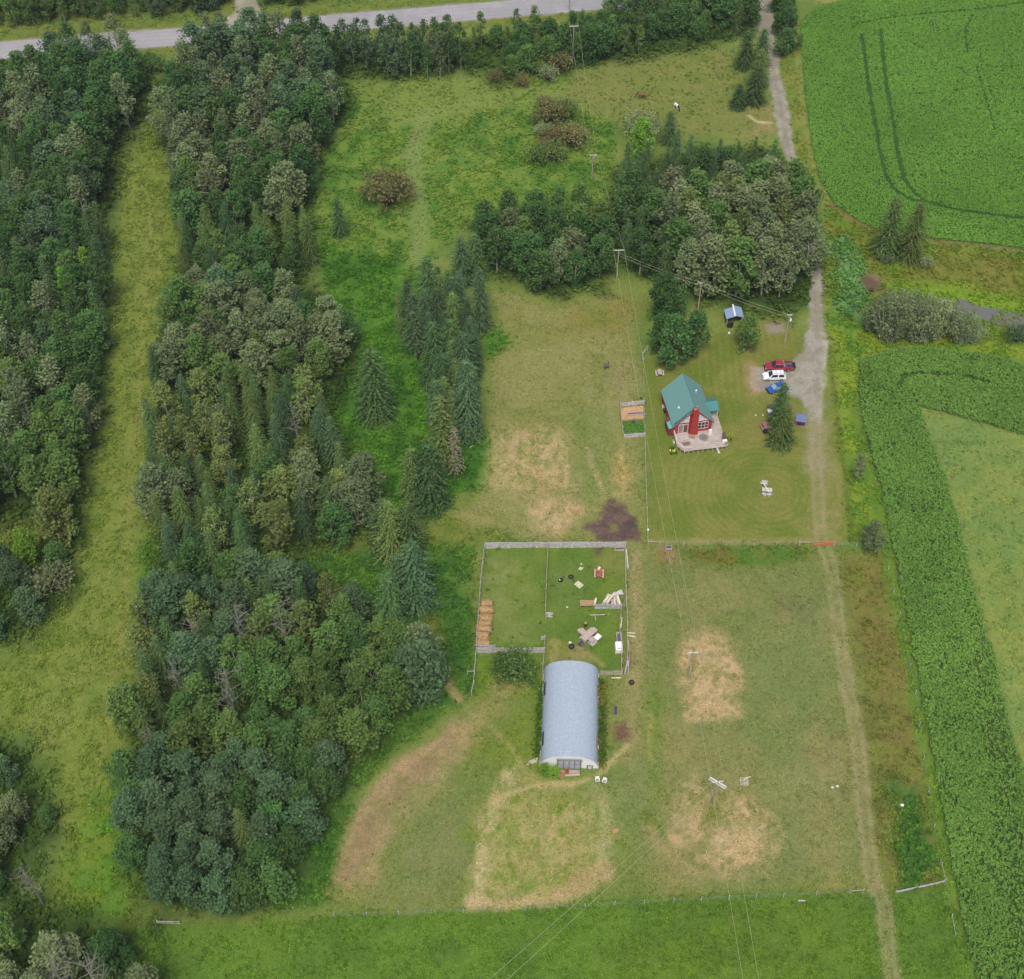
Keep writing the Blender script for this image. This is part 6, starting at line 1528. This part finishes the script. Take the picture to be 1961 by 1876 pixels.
b = MB(); b.tube([(0, 0, 0), (0, 0, .22)], [.11, .15], 10); b.build("body", mat("dark_red_plastic", S(150, 40, 48), .5, .1, 2), q); b = MB(); b.tube([(-.15, 0, .22), (0, 0, .34), (.15, 0, .22)], .012, 4); b.build("handle", METAL, q)
# the grey table and plank in the middle of the mown rings
t = picnic("picnic_table", 1468, 944, "grey weathered picnic table in the middle of the mown rings", R(82), W_GREY, W_GREY, 1.9)
t = T("broken_bench", 1462.5, 929, "grey tipped bench at the upper end of the loose plank", "bench", R(-10))
b = MB(); b.box((0, .1, .3), (1.3, .35, .06), rx=R(25)); b.build("seat", W_GREY, t); b = MB(); b.box((.1, .45, .5), (1.2, .06, .4), rx=R(-20)); b.build("backrest", W_GREY, t)
for s in (-1, 1): b = MB(); b.box((s * .55, .1, .14), (.08, .34, .3)); b.build("leg", W_GREY, t)
t = T("loose_plank", 1466, 939, "pale plank laid slanting across the ring table and bench", "plank", R(-68))
b = MB(); b.box((.1, 0, .80), (2.3, .17, .05), ry=R(3)); b.build("plank", P_CREAM, t); b = MB(); b.box((1.0, 0, .74), (.08, .2, .06)); b.build("cleat", W_PALE, t)
for i, (u, v) in enumerate(((1464, 948.5), (1472, 949))):
    t = T("log_stool", u, v, ("left" if i == 0 else "right") + " pale log stool below the ring table", "stool", i, "log stools at the ring table")
    b = MB(); b.tube([(0, 0, 0), (0, 0, .34)], .34, 12); b.build("log", W_GREY, t); b = MB(); b.tube([(0, 0, .34), (0, 0, .37)], .31, 12); b.build("cut_face", W_PALE, t)
# things by the spruces in the yard
t = T("white_table", 1474, 792, "white square table against the yard spruces", "table")
b = MB(); b.box((0, 0, .74), (1.0, .95, .05)); b.build("tabletop", P_WHITE, t)
for x in (-.42, .42):
    for y in (-.4, .4): b = MB(); b.box((x, y, .36), (.06, .06, .72)); b.build("leg", P_WHITE, t)
t = T("wooden_chair", 1474.5, 801, "cream wooden armchair in front of the white table", "chair", R(185))
b = MB(); b.box((0, 0, .4), (.75, .7, .06)); b.build("seat", mat("cream_wood", S(226, 192, 158), .8, .12, 4), t)
b = MB(); b.box((0, -.34, .75), (.75, .06, .7), rx=R(12)); b.build("backrest", W_PINK, t)
for s in (-1, 1):
    b = MB(); b.box((s * .4, .05, .6), (.12, .75, .05)); b.build("armrest", W_PALE, t)
    for y in (-.28, .3): b = MB(); b.box((s * .36, y, .29), (.07, .07, .58)); b.build("leg", W_PALE, t)
t = T("dark_grill", 1474, 783.5, "dark charcoal grill behind the white table", "grill")
b = MB(); b.tube([(-.5, 0, .8), (.5, 0, .8)], .28, 10); b.build("drum", mat("charcoal_grey", S(88, 90, 88), .6, .2, 3), t)
for s in (-1, 1): b = MB(); b.box((s * .4, 0, .3), (.06, .4, .6)); b.build("leg", BLACK, t)
t = T("push_cart", 1466, 829.5, "black cart parked at the foot of the mauve picnic table", "cart", R(10))
b = MB(); b.loft([[(x * k, y, z) for x, z in ((-.4, .25), (.4, .25), (.5, .6), (-.5, .6))] for y, k in ((-.35, .7), (.3, 1))]); b.build("tub", BLACK, t)
for s in (-1, 1): b = MB(); b.tube([(s * .4, 0, .2), (s * .5, 0, .2)], .2, 10); b.build("wheel", TYRE, t)
b = MB(); b.bar((-.4, .3, .5), (-.4, .75, .8), .04, .04); b.bar((.4, .3, .5), (.4, .75, .8), .04, .04); b.bar((-.4, .75, .8), (.4, .75, .8), .04, .04); b.build("handle", METAL, t)
for i, (u, v, l) in enumerate(((1477, 819, 1.0), (1480.5, 820.5, 1.1))):
    t = T("short_plank", u, v, ("shorter" if i == 0 else "longer") + " pale plank lying between mauve table and spruce", "plank", R(112)); b = MB(); b.box((0, 0, .05), (l, .13, .06)); b.build("board", P_CREAM, t); b = MB(); b.box((l * .4, 0, .1), (.06, .15, .05)); b.build("cleat", W_PALE, t)
for i, (u, v) in enumerate(((1447, 797.5), (1461, 797))):
    t = T("garden_ball", u, v, "yellowish ball on the lawn " + ("farther from" if i == 0 else "nearer to") + " the cream armchair", "ball")
    b = MB(); b.tube([(0, 0, .02), (0, 0, .09), (0, 0, .2), (0, 0, .31), (0, 0, .37)], [.06, .16, .2, .16, .05], 10); b.build("ball", mat("pale_yellow", S(226, 230, 140), .5, .05, 2), t, True); b = MB(); b.tube([(0, 0, 0), (0, 0, .03)], .1, 8); b.build("foot", W_TAN, t)
t = T("charcoal_kettle", 1161, 706, "dark grey cart-like grill alone on the paddock", "grill", R(12))
b = MB(); b.box((0, 0, .6), (.95, .6, .1)); b.build("shelf", mat("slate_grey", S(98, 100, 112), .6, .15, 3), t); b = MB(); b.tube([(-.35, .05, .82), (.35, .05, .82)], .24, 10); b.build("drum", mat("charcoal_grey", S(88, 90, 88)), t)
for s in (-1, 1):
    b = MB(); b.box((s * .4, 0, .3), (.06, .5, .6)); b.build("leg", BLACK, t)
b = MB(); b.tube([(.42, .3, .8), (.5, .5, 1.35)], .07, 6); b.build("chimney", BLACK, t)
t = T("marker_stake", 1135.5, 684, "thin dark stake standing in the paddock grass", "stake"); b = MB(); b.box((0, 0, .5), (.09, .09, 1.0)); b.build("stake", DIRTY, t); b = MB(); b.box((0, 0, 1.02), (.14, .14, .06)); b.build("cap", W_GREY, t)
t = T("water_trough", 1280, 1053, "grey crate-like trough on legs under the yard's lower fence", "trough", R(2))
b = MB()
b.box((0, 0, .35), (1.1, .6, .06)); b.box((0, .3, .55), (1.1, .05, .4)); b.box((0, -.3, .55), (1.1, .05, .4)); b.box((-.55, 0, .55), (.05, .6, .4)); b.box((.55, 0, .55), (.05, .6, .4)); b.build("basin", W_GREY, t)
b = MB(); b.box((0, 0, .6), (1.0, .54, .03)); b.build("water", mat("trough_water", S(70, 76, 92), .1, .1, 1, spec=.6), t)
for x in (-.48, .48): b = MB(); b.box((x, -.3, .18), (.1, .08, .36)); b.build("leg", W_PALE, t)
t = T("white_post", 1240, 1024, "white capped post on the yard fence near its lower corner", "post"); b = MB(); b.box((0, 0, .65), (.16, .16, 1.3)); b.build("post", W_PALE, t); b = MB(); b.box((0, 0, 1.36), (.3, .3, .2)); b.build("cap", P_WHITE, t)

# ---------------------------------------------------------------- clutter in the corral
HG = "hay bales along the corral fence"
def bale(seed):
    rg = np.random.default_rng(seed); n, m_ = 20, 9
    V = []
    for j in range(m_):
        for i in range(n):
            a = 2 * math.pi * i / n; x = -1.15 + 2.3 * j / (m_ - 1); r = (.72 if 0 < j < m_ - 1 else .52) * (1 + rg.normal() * .06)
            V.append((x + rg.normal() * .05, math.cos(a) * r * 1.0, max(.02, .62 + math.sin(a) * r * .86)))
    F = [(j * n + i, j * n + (i + 1) % n, (j + 1) * n + (i + 1) % n, (j + 1) * n + i) for j in range(m_ - 1) for i in range(n)]
    me = npmesh("hay_body", np.array(V), np.array(F), STRAW, smooth=True)
    C = np.array(V)[rg.integers(0, len(V), 420)] + rg.normal(size=(420, 3)) * .10; C[:, 2] = np.clip(C[:, 2], .03, None)
    V2, F2 = leaf_quads(C, .36 * (.5 + rg.random(420)), rg, .35, .45)
    cl = lin3((194, 164, 114)) * (.6 + .75 * rg.random((420, 1)))
    return me, npmesh("loose_hay", V2, F2, WEEDMAT, col=np.clip(cl, 0, 1))
for i, v in enumerate((1160, 1173, 1186, 1198.5, 1210.5, 1222.5, 1235)):
    a, c = bale(i)
    t = T("hay_bale", 931.5 - i * 1.0, v, ("uppermost", "second from the top", "third from the top", "middle", "third from the bottom", "second from the bottom", "lowest")[i] + " bale in the row of loosening hay bales", "hay bale", rng.normal() * .06, HG)
    t.scale = (rng.uniform(.8, 1.1), rng.uniform(.8, 1.1), rng.uniform(.7, 1.15)); t.location.x += rng.normal() * .15
    link("hay_body", a, t); link("loose_hay", c, t)
def tyre(u, v, label, r=.42, tilt=0.0):
    t = T("old_tyre", u, v, label, "tyre", group="old tyres lying about")
    b = MB(); prof = [(r, .04), (r, .2), (r * .9, .26), (r * .62, .25), (r * .55, .12), (r * .62, .02), (r * .9, 0)]
    n = 16; b.loft([[(math.cos(2 * math.pi * k / n) * q, math.sin(2 * math.pi * k / n) * q, z) for q, z in prof] for k in range(n)] + [[(q, 0, z) for q, z in prof]], cap=False)
    b.build("tread", TYRE, t, True); b = MB(); b.tube([(0, 0, .015), (0, 0, .03)], r * .54, 12); b.build("inside", DIRTY, t)
tyre(1073.5, 1112, "old tyre with a pale stone beside it in the cluttered pen", .46); tyre(1093.5, 1106, "old tyre nearest the red picnic table", .5); tyre(1094.5, 1239.5, "old tyre by the barn's upper end", .52); tyre(1209.5, 1308, "dark tyre on the track outside the pale gate", .48)
t = T("dark_drum_lid", 1079.5, 1106, "small dark lid between the two tyres", "lid"); b = MB(); b.tube([(0, 0, 0), (0, 0, .08)], .26, 12); b.build("lid", DIRTY, t); b = MB(); b.tube([(0, 0, .08), (0, 0, .12)], .08, 8); b.build("knob", BLACK, t)
ROCK = mat("pale_stone", S(222, 216, 196), .9, .12, 3)
def rock(u, v, s, label, m=ROCK, grp=None):
    rg = np.random.default_rng(int(u * 7 + v)); bm = bmesh.new(); bmesh.ops.create_icosphere(bm, subdivisions=2, radius=1)
    for x in bm.verts: x.co = Vector((x.co.x * s, x.co.y * s * .8, (x.co.z * .6 + .4) * s)) * (1 + rg.normal() * .08)
    me = bpy.data.meshes.new("stone"); bm.to_mesh(me); bm.free(); me.materials.append(m)
    o = link("stone", me); o.location = G(u, v); return tag(o, label, "stone", grp)
rock(1070.5, 1111, .24, "pale stone leaning on the tyre in the cluttered pen"); rock(1113.3, 1081, .2, "pale stone above the two small corral boards"); rock(1091.5, 1232, .3, "round whitish stone beside the tyre near the barn"); rock(1086, 1163.5, .2, "yellowish stone in the worn middle of the cluttered pen", P_CREAM)
rock(1594, 1509, .22, "whitish stone of the pair on the bare spot beside the track", grp="stones on the bare spot"); rock(1603, 1506.5, .26, "larger whitish stone of the pair on the bare spot beside the track", grp="stones on the bare spot"); rock(1727.5, 1543, .3, "white stone shining in the dark weeds by the crop", P_WHITE)
def board(u, v, L, wd_, rz, label, m=P_CREAM, z=.05, name="loose_board", th=.06):
    t = T(name, u, v, label, "board", rz); b = MB(); b.box((0, 0, z), (L, wd_, th)); b.build("plank", m, t); b = MB(); b.box((L * .38, 0, z + th / 2 + .02), (.08, wd_ * 1.05, .04)); b.build("cleat", W_PALE, t); return t
board(1110.5, 1089, .7, .2, R(50), "small cream board of the pair near the red picnic table"); board(1114, 1090, .8, .2, R(50), "larger cream board of the pair near the red picnic table")
board(1148.5, 1178.5, 3.2, .16, R(3), "long pale pole lying below the low board wall", W_PALE, .1); board(1140, 1185, .9, .12, R(95), "short stick under the long pale pole", W_PALE)
board(1208, 1213, 1.4, .16, R(-4), "upper yellow plank lying outside the track fence"); board(1209, 1219, 1.5, .18, R(-14), "lower yellow plank lying outside the track fence"); board(1180, 1299, 1.6, .18, R(2), "yellow plank lying below the pale wooden gate")
board(1139.5, 1157, 1.6, .34, R(76), "cream panel propped up beside the plank pile", P_CREAM, .7); board(1203.5, 1237, 2.2, .14, R(90), "pinkish board along the foot of the track fence", W_PINK, .2)
board(1189.5, 1197, 2.3, .16, R(82), "yellow rail lying along the inner corral fence", P_CREAM, .6); board(910, 852, 2.6, .12, R(40), "pale fallen pole on the grass beside the tall paddock spruce", W_PALE, .08, "fallen_pole", .12); board(841, 955, 1.2, .1, R(-40), "small fallen stick below the spruce row", W_GREY)
board(1535.5, 1725.5, 1.1, .2, R(0), "grey board lying in the lush field below the wire fence", W_GREY)
t = T("loose_board", 1200, 1076, "long white board standing against the corral's outer corner post", "board", R(92)); b = MB(); b.box((0, 0, .7), (4.2, .07, .7), rx=R(14)); b.build("sheet", P_WHITE, t); b = MB(); b.box((1.9, .08, .5), (.08, .1, 1.0)); b.build("stake", W_PALE, t)
def pallet(name, u, v, rz, label, m, L=1.2, W_=1.0, z=0.0, tilt=0.0, grp=None):
    t = T(name, u, v, label, "pallet", rz, grp, z); t.rotation_euler.x = tilt
    for k in range(6): b = MB(); b.box((0, -W_ / 2 + .08 + k * (W_ - .16) / 5, .13), (L, .12, .025)); b.build("slat", m, t)
    for k in (-1, 0, 1): b = MB(); b.box((k * (L / 2 - .05), 0, .06), (.09, W_, .11)); b.build("runner", m, t)
    return t
pallet("pallet", 1108.5, 1121, R(-45), "pale pallet with thick end boards lying in the cluttered pen", P_CREAM, 1.3, 1.1)
pallet("pallet", 1051.5, 1180, R(-8), "grey pallet leaning at the end of the divider fence", W_GREY, 1.2, 1.3, 0, R(40))
pallet("pallet", 1425, 1498, R(-6), "grey pallet with a loose slat alone on the lower pasture", W_PALE, 1.3, 1.4)
board(1431.5, 1490.5, 1.1, .12, R(18), "yellow slat sticking out from the lone pasture pallet", P_CREAM, .16)
t = T("plank_table", 1124, 1160.5, "brown plank table beside the pile of boards", "table", R(1))
for k in range(5): b = MB(); b.box((0, -.5 + k * .25, .8), (2.5, .22, .05)); b.build("tabletop_board", W_TAN, t)
for x in (-1.1, 1.1):
    for y in (-.45, .45): b = MB(); b.box((x, y, .39), (.1, .1, .78)); b.build("leg", W_TAN, t)
PP = "boards of the plank pile"
rr = random.Random(4)
for i in range(16):
    a = R(60) + rr.gauss(0, .2) if i < 8 else R(95) + rr.gauss(0, .28)
    u = 1158 + (i % 8) * 1.6 if i < 8 else 1171 + (i - 8) * 1.9
    t = board(u, 1151 + rr.uniform(-2.5, 3), rr.uniform(1.8, 3.0), rr.uniform(.2, .42), a, ("slanting" if i < 8 else "upright-lying") + " plank in the heap behind the low board wall", (W_PINK, W_PALE, W_PINK, P_CREAM)[i % 4], .2 + .07 * (i % 8), "heaped_plank", .05)
    t["group"] = PP
t = T("corner_shelter", 1188, 1138, "grey slanting shelter board fixed to the corral's track fence", "shelter", R(20)); b = MB(); b.loft([[(-1.6, -.15, .5), (.2, -.9, .9), (.2, .3, .9), (-1.6, .0, .5)], [(-1.6, -.15, .56), (.2, -.9, .98), (.2, .3, .98), (-1.6, .0, .56)]]); b.build("sheet", W_GREY, t); b = MB(); b.box((.1, -.7, .45), (.1, .1, .9)); b.build("post", W_GREY, t)
t = T("metal_barrel", 1121, 1199.5, "small dark barrel standing in the cluttered pen above the crossed tables", "barrel"); b = MB(); b.tube([(0, 0, 0), (0, 0, .9)], .3, 12); b.build("body", mat("rusty_barrel", S(84, 74, 52), .8, .3, 4), t); b = MB(); b.tube([(0, 0, .9), (0, 0, .93)], .26, 12); b.build("lid", W_TAN, t)
def long_table(u, v, L, Wt, rz, label, m, z=.8, name="long_table"):
    t = T(name, u, v, label, "table", rz)
    for k in range(4): b = MB(); b.box((0, -Wt / 2 + Wt / 8 + k * Wt / 4, z), (L, Wt / 4 - .02, .05)); b.build("tabletop_board", m, t)
    for s in (-1, 1): b = MB(); b.box((s * (L / 2 - .25), 0, z / 2 - .02), (.1, Wt * .85, z - .05)); b.build("trestle", W_GREY, t)
    b = MB(); b.box((0, Wt / 2 + .38, z * .5), (L * .98, .26, .05)); b.build("bench_seat", W_PINK, t)
    for s in (-1, 1): b = MB(); b.bar((s * (L / 2 - .3), 0, z * .48), (s * (L / 2 - .3), Wt / 2 + .45, z * .46), .08, .08); b.build("bench_bracket", W_GREY, t)
    return t
long_table(1128.5, 1221.5, 3.2, 1.0, R(47), "long pinkish table lying over the other one like a cross", W_PINK, 1.05)
long_table(1121, 1222, 3.5, .8, R(-47), "long table crossing beneath the pinkish one", W_PINK, .78)
t = T("white_tabletop", 1144.5, 1224, "white square tabletop beside the crossed tables", "table", R(47)); b = MB(); b.box((0, 0, .62), (1.15, .95, .06)); b.build("tabletop", P_WHITE, t)
for x in (-.45, .45): b = MB(); b.box((x, 0, .3), (.07, .6, .6)); b.build("leg", P_WHITE, t)
pallet("pallet", 1134, 1231, R(-43), "grey pallet tucked under the crossed tables", W_GREY, 1.2, 1.2)
t = T("grey_machine", 1113, 1236.5, "grey metal frame machine at the lower end of the crossed tables", "machine", R(45))
b = MB()
for x in (-.55, .55):
    b.bar((x, -.6, .1), (x, .6, .1), .09, .09); b.bar((x, .55, .1), (x, .4, .9), .08, .08); b.bar((x, -.55, .1), (x, -.4, .8), .08, .08)
b.bar((-.55, .4, .9), (.55, .4, .9), .08, .08); b.bar((-.55, -.4, .8), (.55, -.4, .8), .08, .08); b.build("frame", mat("grey_iron", S(140, 136, 140), .6, .15, 3), t); b = MB(); b.box((0, 0, .5), (.8, .6, .4)); b.build("engine", mat("dark_iron", S(80, 70, 72), .7, .2, 3), t)
t = T("white_water_tank", 1184.7, 1243.5, "white rounded water tank at the inner corral fence", "tank", R(2))
def rr_(z, k): return [(x * k, y * k, z) for x, y in ((-.62, -.75), (-.45, -.92), (.45, -.92), (.62, -.75), (.62, .75), (.45, .92), (-.45, .92), (-.62, .75))]
b = MB(); b.loft([rr_(.08, .97), rr_(.7, 1), rr_(1.0, .97), rr_(1.06, .88)]); b.build("tank", P_WHITE, t); b = MB(); b.box((0, -.62, 1.08), (.6, .14, .05)); b.build("lid", mat("grey_lid", S(150, 150, 154), .6, .1, 2), t); b = MB(); b.box((0, 0, .05), (1.3, 1.9, .1)); b.build("skid", W_GREY, t)
t = T("feed_rack", 1185.5, 1226, "grey feed rack with pale rails above the white tank", "rack", R(1))
b = MB(); b.box((-.4, 0, .55), (.1, 2.1, .5)); b.box((.4, 0, .55), (.1, 2.1, .5)); b.box((0, 1.05, .55), (.9, .1, .5)); b.box((0, -1.05, .55), (.9, .1, .5)); b.build("rails", W_PALE, t); b = MB(); b.box((0, 0, .35), (.7, 2.0, .06)); b.build("tray", mat("slate_grey", S(98, 100, 112)), t)
for x in (-.4, .4): b = MB(); b.box((x, .9, .15), (.1, .1, .3)); b.build("leg", W_GREY, t)
t = T("red_tarp_bundle", 1204.5, 1266, "faded red tarp draped over the track fence", "tarp", R(88)); b = MB(); b.loft([[(x, y * k, z) for y, z in ((-.35, .05), (-.12, 1.3), (.05, 1.34), (.3, .3), (.34, .05))] for x, k in ((-1.2, .6), (-.5, 1), (.4, .8), (1.2, .6))]); b.build("cloth", mat("faded_red_tarp", S(172, 122, 116), .9, .2, 3), t); b = MB(); b.box((0, .3, .06), (2.3, .08, .1)); b.build("batten", W_GREY, t)
t = T("corner_brace", 1201, 1283, "dark weathered corner brace where the two track fences meet", "brace", R(80)); b = MB(); b.bar((-1.0, -.3, .05), (1.1, 0, 1.1), .16, .12); b.bar((-1.0, .3, .05), (1.1, .1, 1.1), .16, .12); b.build("struts", W_GREY, t); b = MB(); b.box((1.1, .05, .55), (.2, .2, 1.1)); b.build("post", DIRTY, t)
t = T("low_crate", 1186, 1053, "long pale-edged feed box inside the corral's upper corner", "feed box", 0); b = MB(); b.box((0, .3, .2), (1.7, .06, .4)); b.box((0, -.3, .2), (1.7, .06, .4)); b.box((-.85, 0, .2), (.06, .6, .4)); b.box((.85, 0, .2), (.06, .6, .4)); b.build("box", W_PALE, t); b = MB(); b.box((0, 0, .1), (1.6, .52, .04)); b.build("floor", DIRTY, t)

# ---------------------------------------------------------------- round the barn
for i, (u, v, rz) in enumerate(((1143.8, 1497, .1), (1157.5, 1499, -.35))):
    t = T("garden_chair", u, v, ("straight-standing" if i == 0 else "turned") + " white plastic chair of the two before the barn", "chair", rz + R(180), "white chairs before the barn")
    b = MB(); b.box((0, 0, .43), (.58, .56, .05)); b.build("seat", P_CREAM, t); b = MB(); b.box((0, -.27, .72), (.6, .06, .55), rx=R(12)); b.build("backrest", P_WHITE, t)
    b = MB(); b.box((0, 0, .47), (.42, .4, .03)); b.build("cushion", mat("grey_cushion", S(140, 136, 140), .9, .1, 3), t)
    for s in (-1, 1):
        b = MB(); b.box((s * .31, .0, .62), (.08, .56, .04)); b.build("armrest", P_WHITE, t)
        for y in (-.24, .25): b = MB(); b.box((s * .28, y, .21), (.05, .05, .42)); b.build("leg", P_WHITE, t)
for i, (u, m_, lb) in enumerate(((1077, W_TAN, "yellowish pallet leaning on the barn door, beside the hop bush"), (1086, W_RED, "dark red crate in the middle of the barn door stack"), (1099, W_PINK, "pinkish pallet leaning on the barn door's far half"))):
    if i == 1:
        t = T("crate", u, 1480, lb, "crate", 0); b = MB(); b.box((0, .28, .4), (.6, .05, .8)); b.box((-.28, 0, .4), (.05, .56, .8)); b.box((.28, 0, .4), (.05, .56, .8)); b.box((0, -.28, .25), (.6, .05, .3)); b.build("box", W_RED, t); b = MB(); b.box((0, 0, .06), (.5, .5, .05)); b.build("floor", DIRTY, t)
    else: pallet("pallet", u, 1481, R(2 - 4 * i), lb, m_, 1.15 + .3 * i, 1.1, 0, R(52))
t = T("timber_base", 1090, 1486, "long pinkish timber lying in front of the barn door stack", "timber", R(3)); b = MB(); b.box((0, 0, .12), (3.4, .26, .2)); b.build("beam", W_PINK, t); b = MB(); b.box((-1.1, .05, .26), (.9, .5, .08)); b.build("offcut", W_RED, t)
for i in range(4): board(1017 + i * 1.6, 1463 - i * 2.2, 1.9 - .15 * i, .18, R(14 + i * 4), ("lowest", "second", "third", "topmost")[i] + " pale board in the fan beside the barn's hop side", W_PALE, .05 + .05 * i)
t = T("stock_trough", 1179, 1362, "narrow grey trough on the worn track beside the barn", "trough", R(88)); b = MB(); b.box((0, .2, .2), (1.4, .05, .36)); b.box((0, -.2, .2), (1.4, .05, .36)); b.box((.7, 0, .2), (.05, .4, .36)); b.box((-.7, 0, .2), (.05, .4, .36)); b.box((0, 0, .05), (1.4, .4, .05)); b.build("basin", mat("slate_grey", S(98, 100, 112)), t); b = MB(); b.box((0, 0, .3), (1.34, .36, .02)); b.build("water", mat("trough_water", S(70, 76, 92)), t)
a, c = bale(40)
t = T("straw_heap", 1178, 1592, "small heap of orange straw beside the round riding pen", "straw heap", .5); t.scale = (.45, .5, .22); link("heap", a, t); link("loose_straw", c, t)
# weeds leaning on the barn's long sides
def weedstrip(name, label, pts, n, hgt, cols):
    P = GA(pts); t_ = rng.random(n) * (len(P) - 1); i = np.minimum(t_.astype(int), len(P) - 2); f = (t_ - i)[:, None]
    C2 = P[i] * (1 - f) + P[i + 1] * f + rng.normal(size=(n, 2)) * .45
    C = np.column_stack([C2, rng.random(n) * hgt]); V, F = leaf_quads(C, .36 * (.6 + .8 * rng.random(n)), rng, .35)
    q = fbm(C2[:, 0], C2[:, 1], 2, 3, 9)[:, None]; q = sst(.4, .6, q)
    tag(link(name, npmesh(name, V, F, WEEDMAT, col=np.clip((lin3(cols[0]) * (1 - q) + lin3(cols[1]) * q) * (.7 + .6 * rng.random((n, 1))), 0, 1))), label, "weeds", kind="stuff")
weedstrip("barn_weeds", "rank weeds along the barn's track side", [(1150, 1305), (1152, 1380), (1150, 1468)], 1500, 1.0, ((128, 128, 52), (84, 112, 44)))
weedstrip("barn_weeds", "green weeds along the barn's soil curve side", [(1040, 1310), (1034, 1390), (1029, 1450)], 1100, .9, ((96, 128, 44), (78, 112, 42)))

# ---------------------------------------------------------------- creek water
wm, wn_, wp = newmat("creek_water")
wp.inputs["Base Color"].default_value = S(112, 112, 106); wp.inputs["Roughness"].default_value = .3; wp.inputs["Specular IOR Level"].default_value = .6
P = GA([(1780, 578), (1812, 570), (1835, 572), (1858, 580), (1880, 590), (1925, 594), (1961, 604), (2060, 636), (2060, 668), (1961, 636), (1930, 628), (1890, 620), (1850, 606), (1815, 600)])
me = bpy.data.meshes.new("creek_water"); me.from_pydata([(x, y, .16) for x, y in P], [], [tuple(range(len(P)))]); me.materials.append(wm)
tag(link("creek_water", me), kind="structure")

# ---------------------------------------------------------------- horses
def horse(u, v, heading, label, m_body, m_dark, sc=1.0):
    o = T("horse", u, v, label, "horse", heading, "horses grazing in the upper pasture"); o.scale = (sc, sc, sc)
    J = [((-.72, 0, 1.22), .30), ((-.35, 0, 1.22), .33), ((.1, 0, 1.18), .34), ((.52, 0, 1.22), .31), ((.78, 0, 1.28), .21), ((1.08, 0, 1.02), .15), ((1.30, 0, .66), .125), ((1.44, 0, .42), .13), ((1.50, 0, .16), .075)]
    E = [(i, i + 1) for i in range(8)]
    def leg(root, pts):
        p = root
        for co, r in pts:
            J.append((co, r)); E.append((p, len(J) - 1)); p = len(J) - 1
    for s in (-1, 1):
        leg(0, [((-.78, s * .17, .95), .19), ((-.66, s * .18, .72), .11), ((-.86, s * .18, .50), .075), ((-.82, s * .18, .16), .05), ((-.78, s * .18, .03), .07)])
        leg(3, [((.52, s * .17, .92), .13), ((.54, s * .17, .55), .075), ((.52, s * .17, .16), .05), ((.56, s * .17, .03), .07)])
        J.append(((1.30, s * .09, .60 + .24), .03)); E.append((6, len(J) - 1))
    me = bpy.data.meshes.new("body"); me.from_pydata([j[0] for j in J], E, []); b_ = link("body", me, o); me.materials.append(m_body)
    sk = b_.modifiers.new("skin", 'SKIN')
    for i, j in enumerate(J): me.skin_vertices[0].data[i].radius = (j[1] * .82, j[1])
    me.skin_vertices[0].data[1].use_root = True
    sk.use_smooth_shade = True; ss = b_.modifiers.new("sub", 'SUBSURF'); ss.levels = 2; ss.render_levels = 2
    b = MB(); b.tube([(-1.02, 0, 1.25), (-1.12, 0, 1.0), (-1.14, 0, .5)], [.06, .10, .03], 6); b.build("tail", m_dark, o)
    b = MB(); b.loft([[(x, -.035, z), (x, .035, z), (x + .10, .0, z + .16)] for x, z in ((.74, 1.46), (1.0, 1.2), (1.22, .9), (1.36, .62))]); b.build("mane", m_dark, o)
BAY = mat("bay_coat", S(130, 84, 64), .6, .15, 2); DARKH = mat("dark_mane", S(40, 34, 30), .8, .2, 4)
pin, pn, pp_ = newmat("pinto_coat")
tc2 = N(pn, "ShaderNodeTexCoord"); sp2 = N(pn, "ShaderNodeSeparateXYZ"); pn.links.new(tc2.outputs["Object"], sp2.inputs[0])
nz2 = N(pn, "ShaderNodeTexNoise"); nz2.inputs["Scale"].default_value = 2.2; pn.links.new(tc2.outputs["Object"], nz2.inputs["Vector"])
m2_ = N(pn, "ShaderNodeMath", operation='MULTIPLY_ADD'); m2_.inputs[1].default_value = .8; pn.links.new(nz2.outputs[0], m2_.inputs[0]); pn.links.new(sp2.outputs["X"], m2_.inputs[2])
rp2 = N(pn, "ShaderNodeValToRGB"); rp2.color_ramp.interpolation = 'CONSTANT'; rp2.color_ramp.elements[0].color = S(244, 242, 234); rp2.color_ramp.elements[1].color = S(40, 38, 40); rp2.color_ramp.elements[1].position = .98
pn.links.new(m2_.outputs[0], rp2.inputs[0]); pn.links.new(rp2.outputs[0], pp_.inputs["Base Color"]); pp_.inputs["Roughness"].default_value = .7
horse(1228, 190, R(165), "brown horse with dark tail grazing under the road wires", BAY, DARKH, 1.05)
horse(1295, 210, R(-62), "white horse with black head and neck, grazing nearer the drive", pin, DARKH, 1.05)

# ---------------------------------------------------------------- the damp air between drone and land
hz = bpy.data.meshes.new("haze")
X0, X1, Y0, Y1, Z0, Z1 = -320, 320, -40, 620, -1.2, 212
hz.from_pydata([(x, y, z) for z in (Z0, Z1) for x, y in ((X0, Y0), (X1, Y0), (X1, Y1), (X0, Y1))], [], [(3, 2, 1, 0), (4, 5, 6, 7), (0, 1, 5, 4), (1, 2, 6, 5), (2, 3, 7, 6), (3, 0, 4, 7)])
hm = bpy.data.materials.new("damp_air"); hm.use_nodes = True; hn = hm.node_tree; hn.nodes.remove(hn.nodes["Principled BSDF"])
pv = hn.nodes.new("ShaderNodeVolumePrincipled"); pv.inputs["Density"].default_value = HAZE; pv.inputs["Color"].default_value = (.86, .90, .95, 1); pv.inputs["Anisotropy"].default_value = .2
hn.links.new(pv.outputs[0], hn.nodes["Material Output"].inputs["Volume"])
hz.materials.append(hm)
tag(link("haze", hz), "thin damp haze over the whole farm", "haze", kind="stuff")
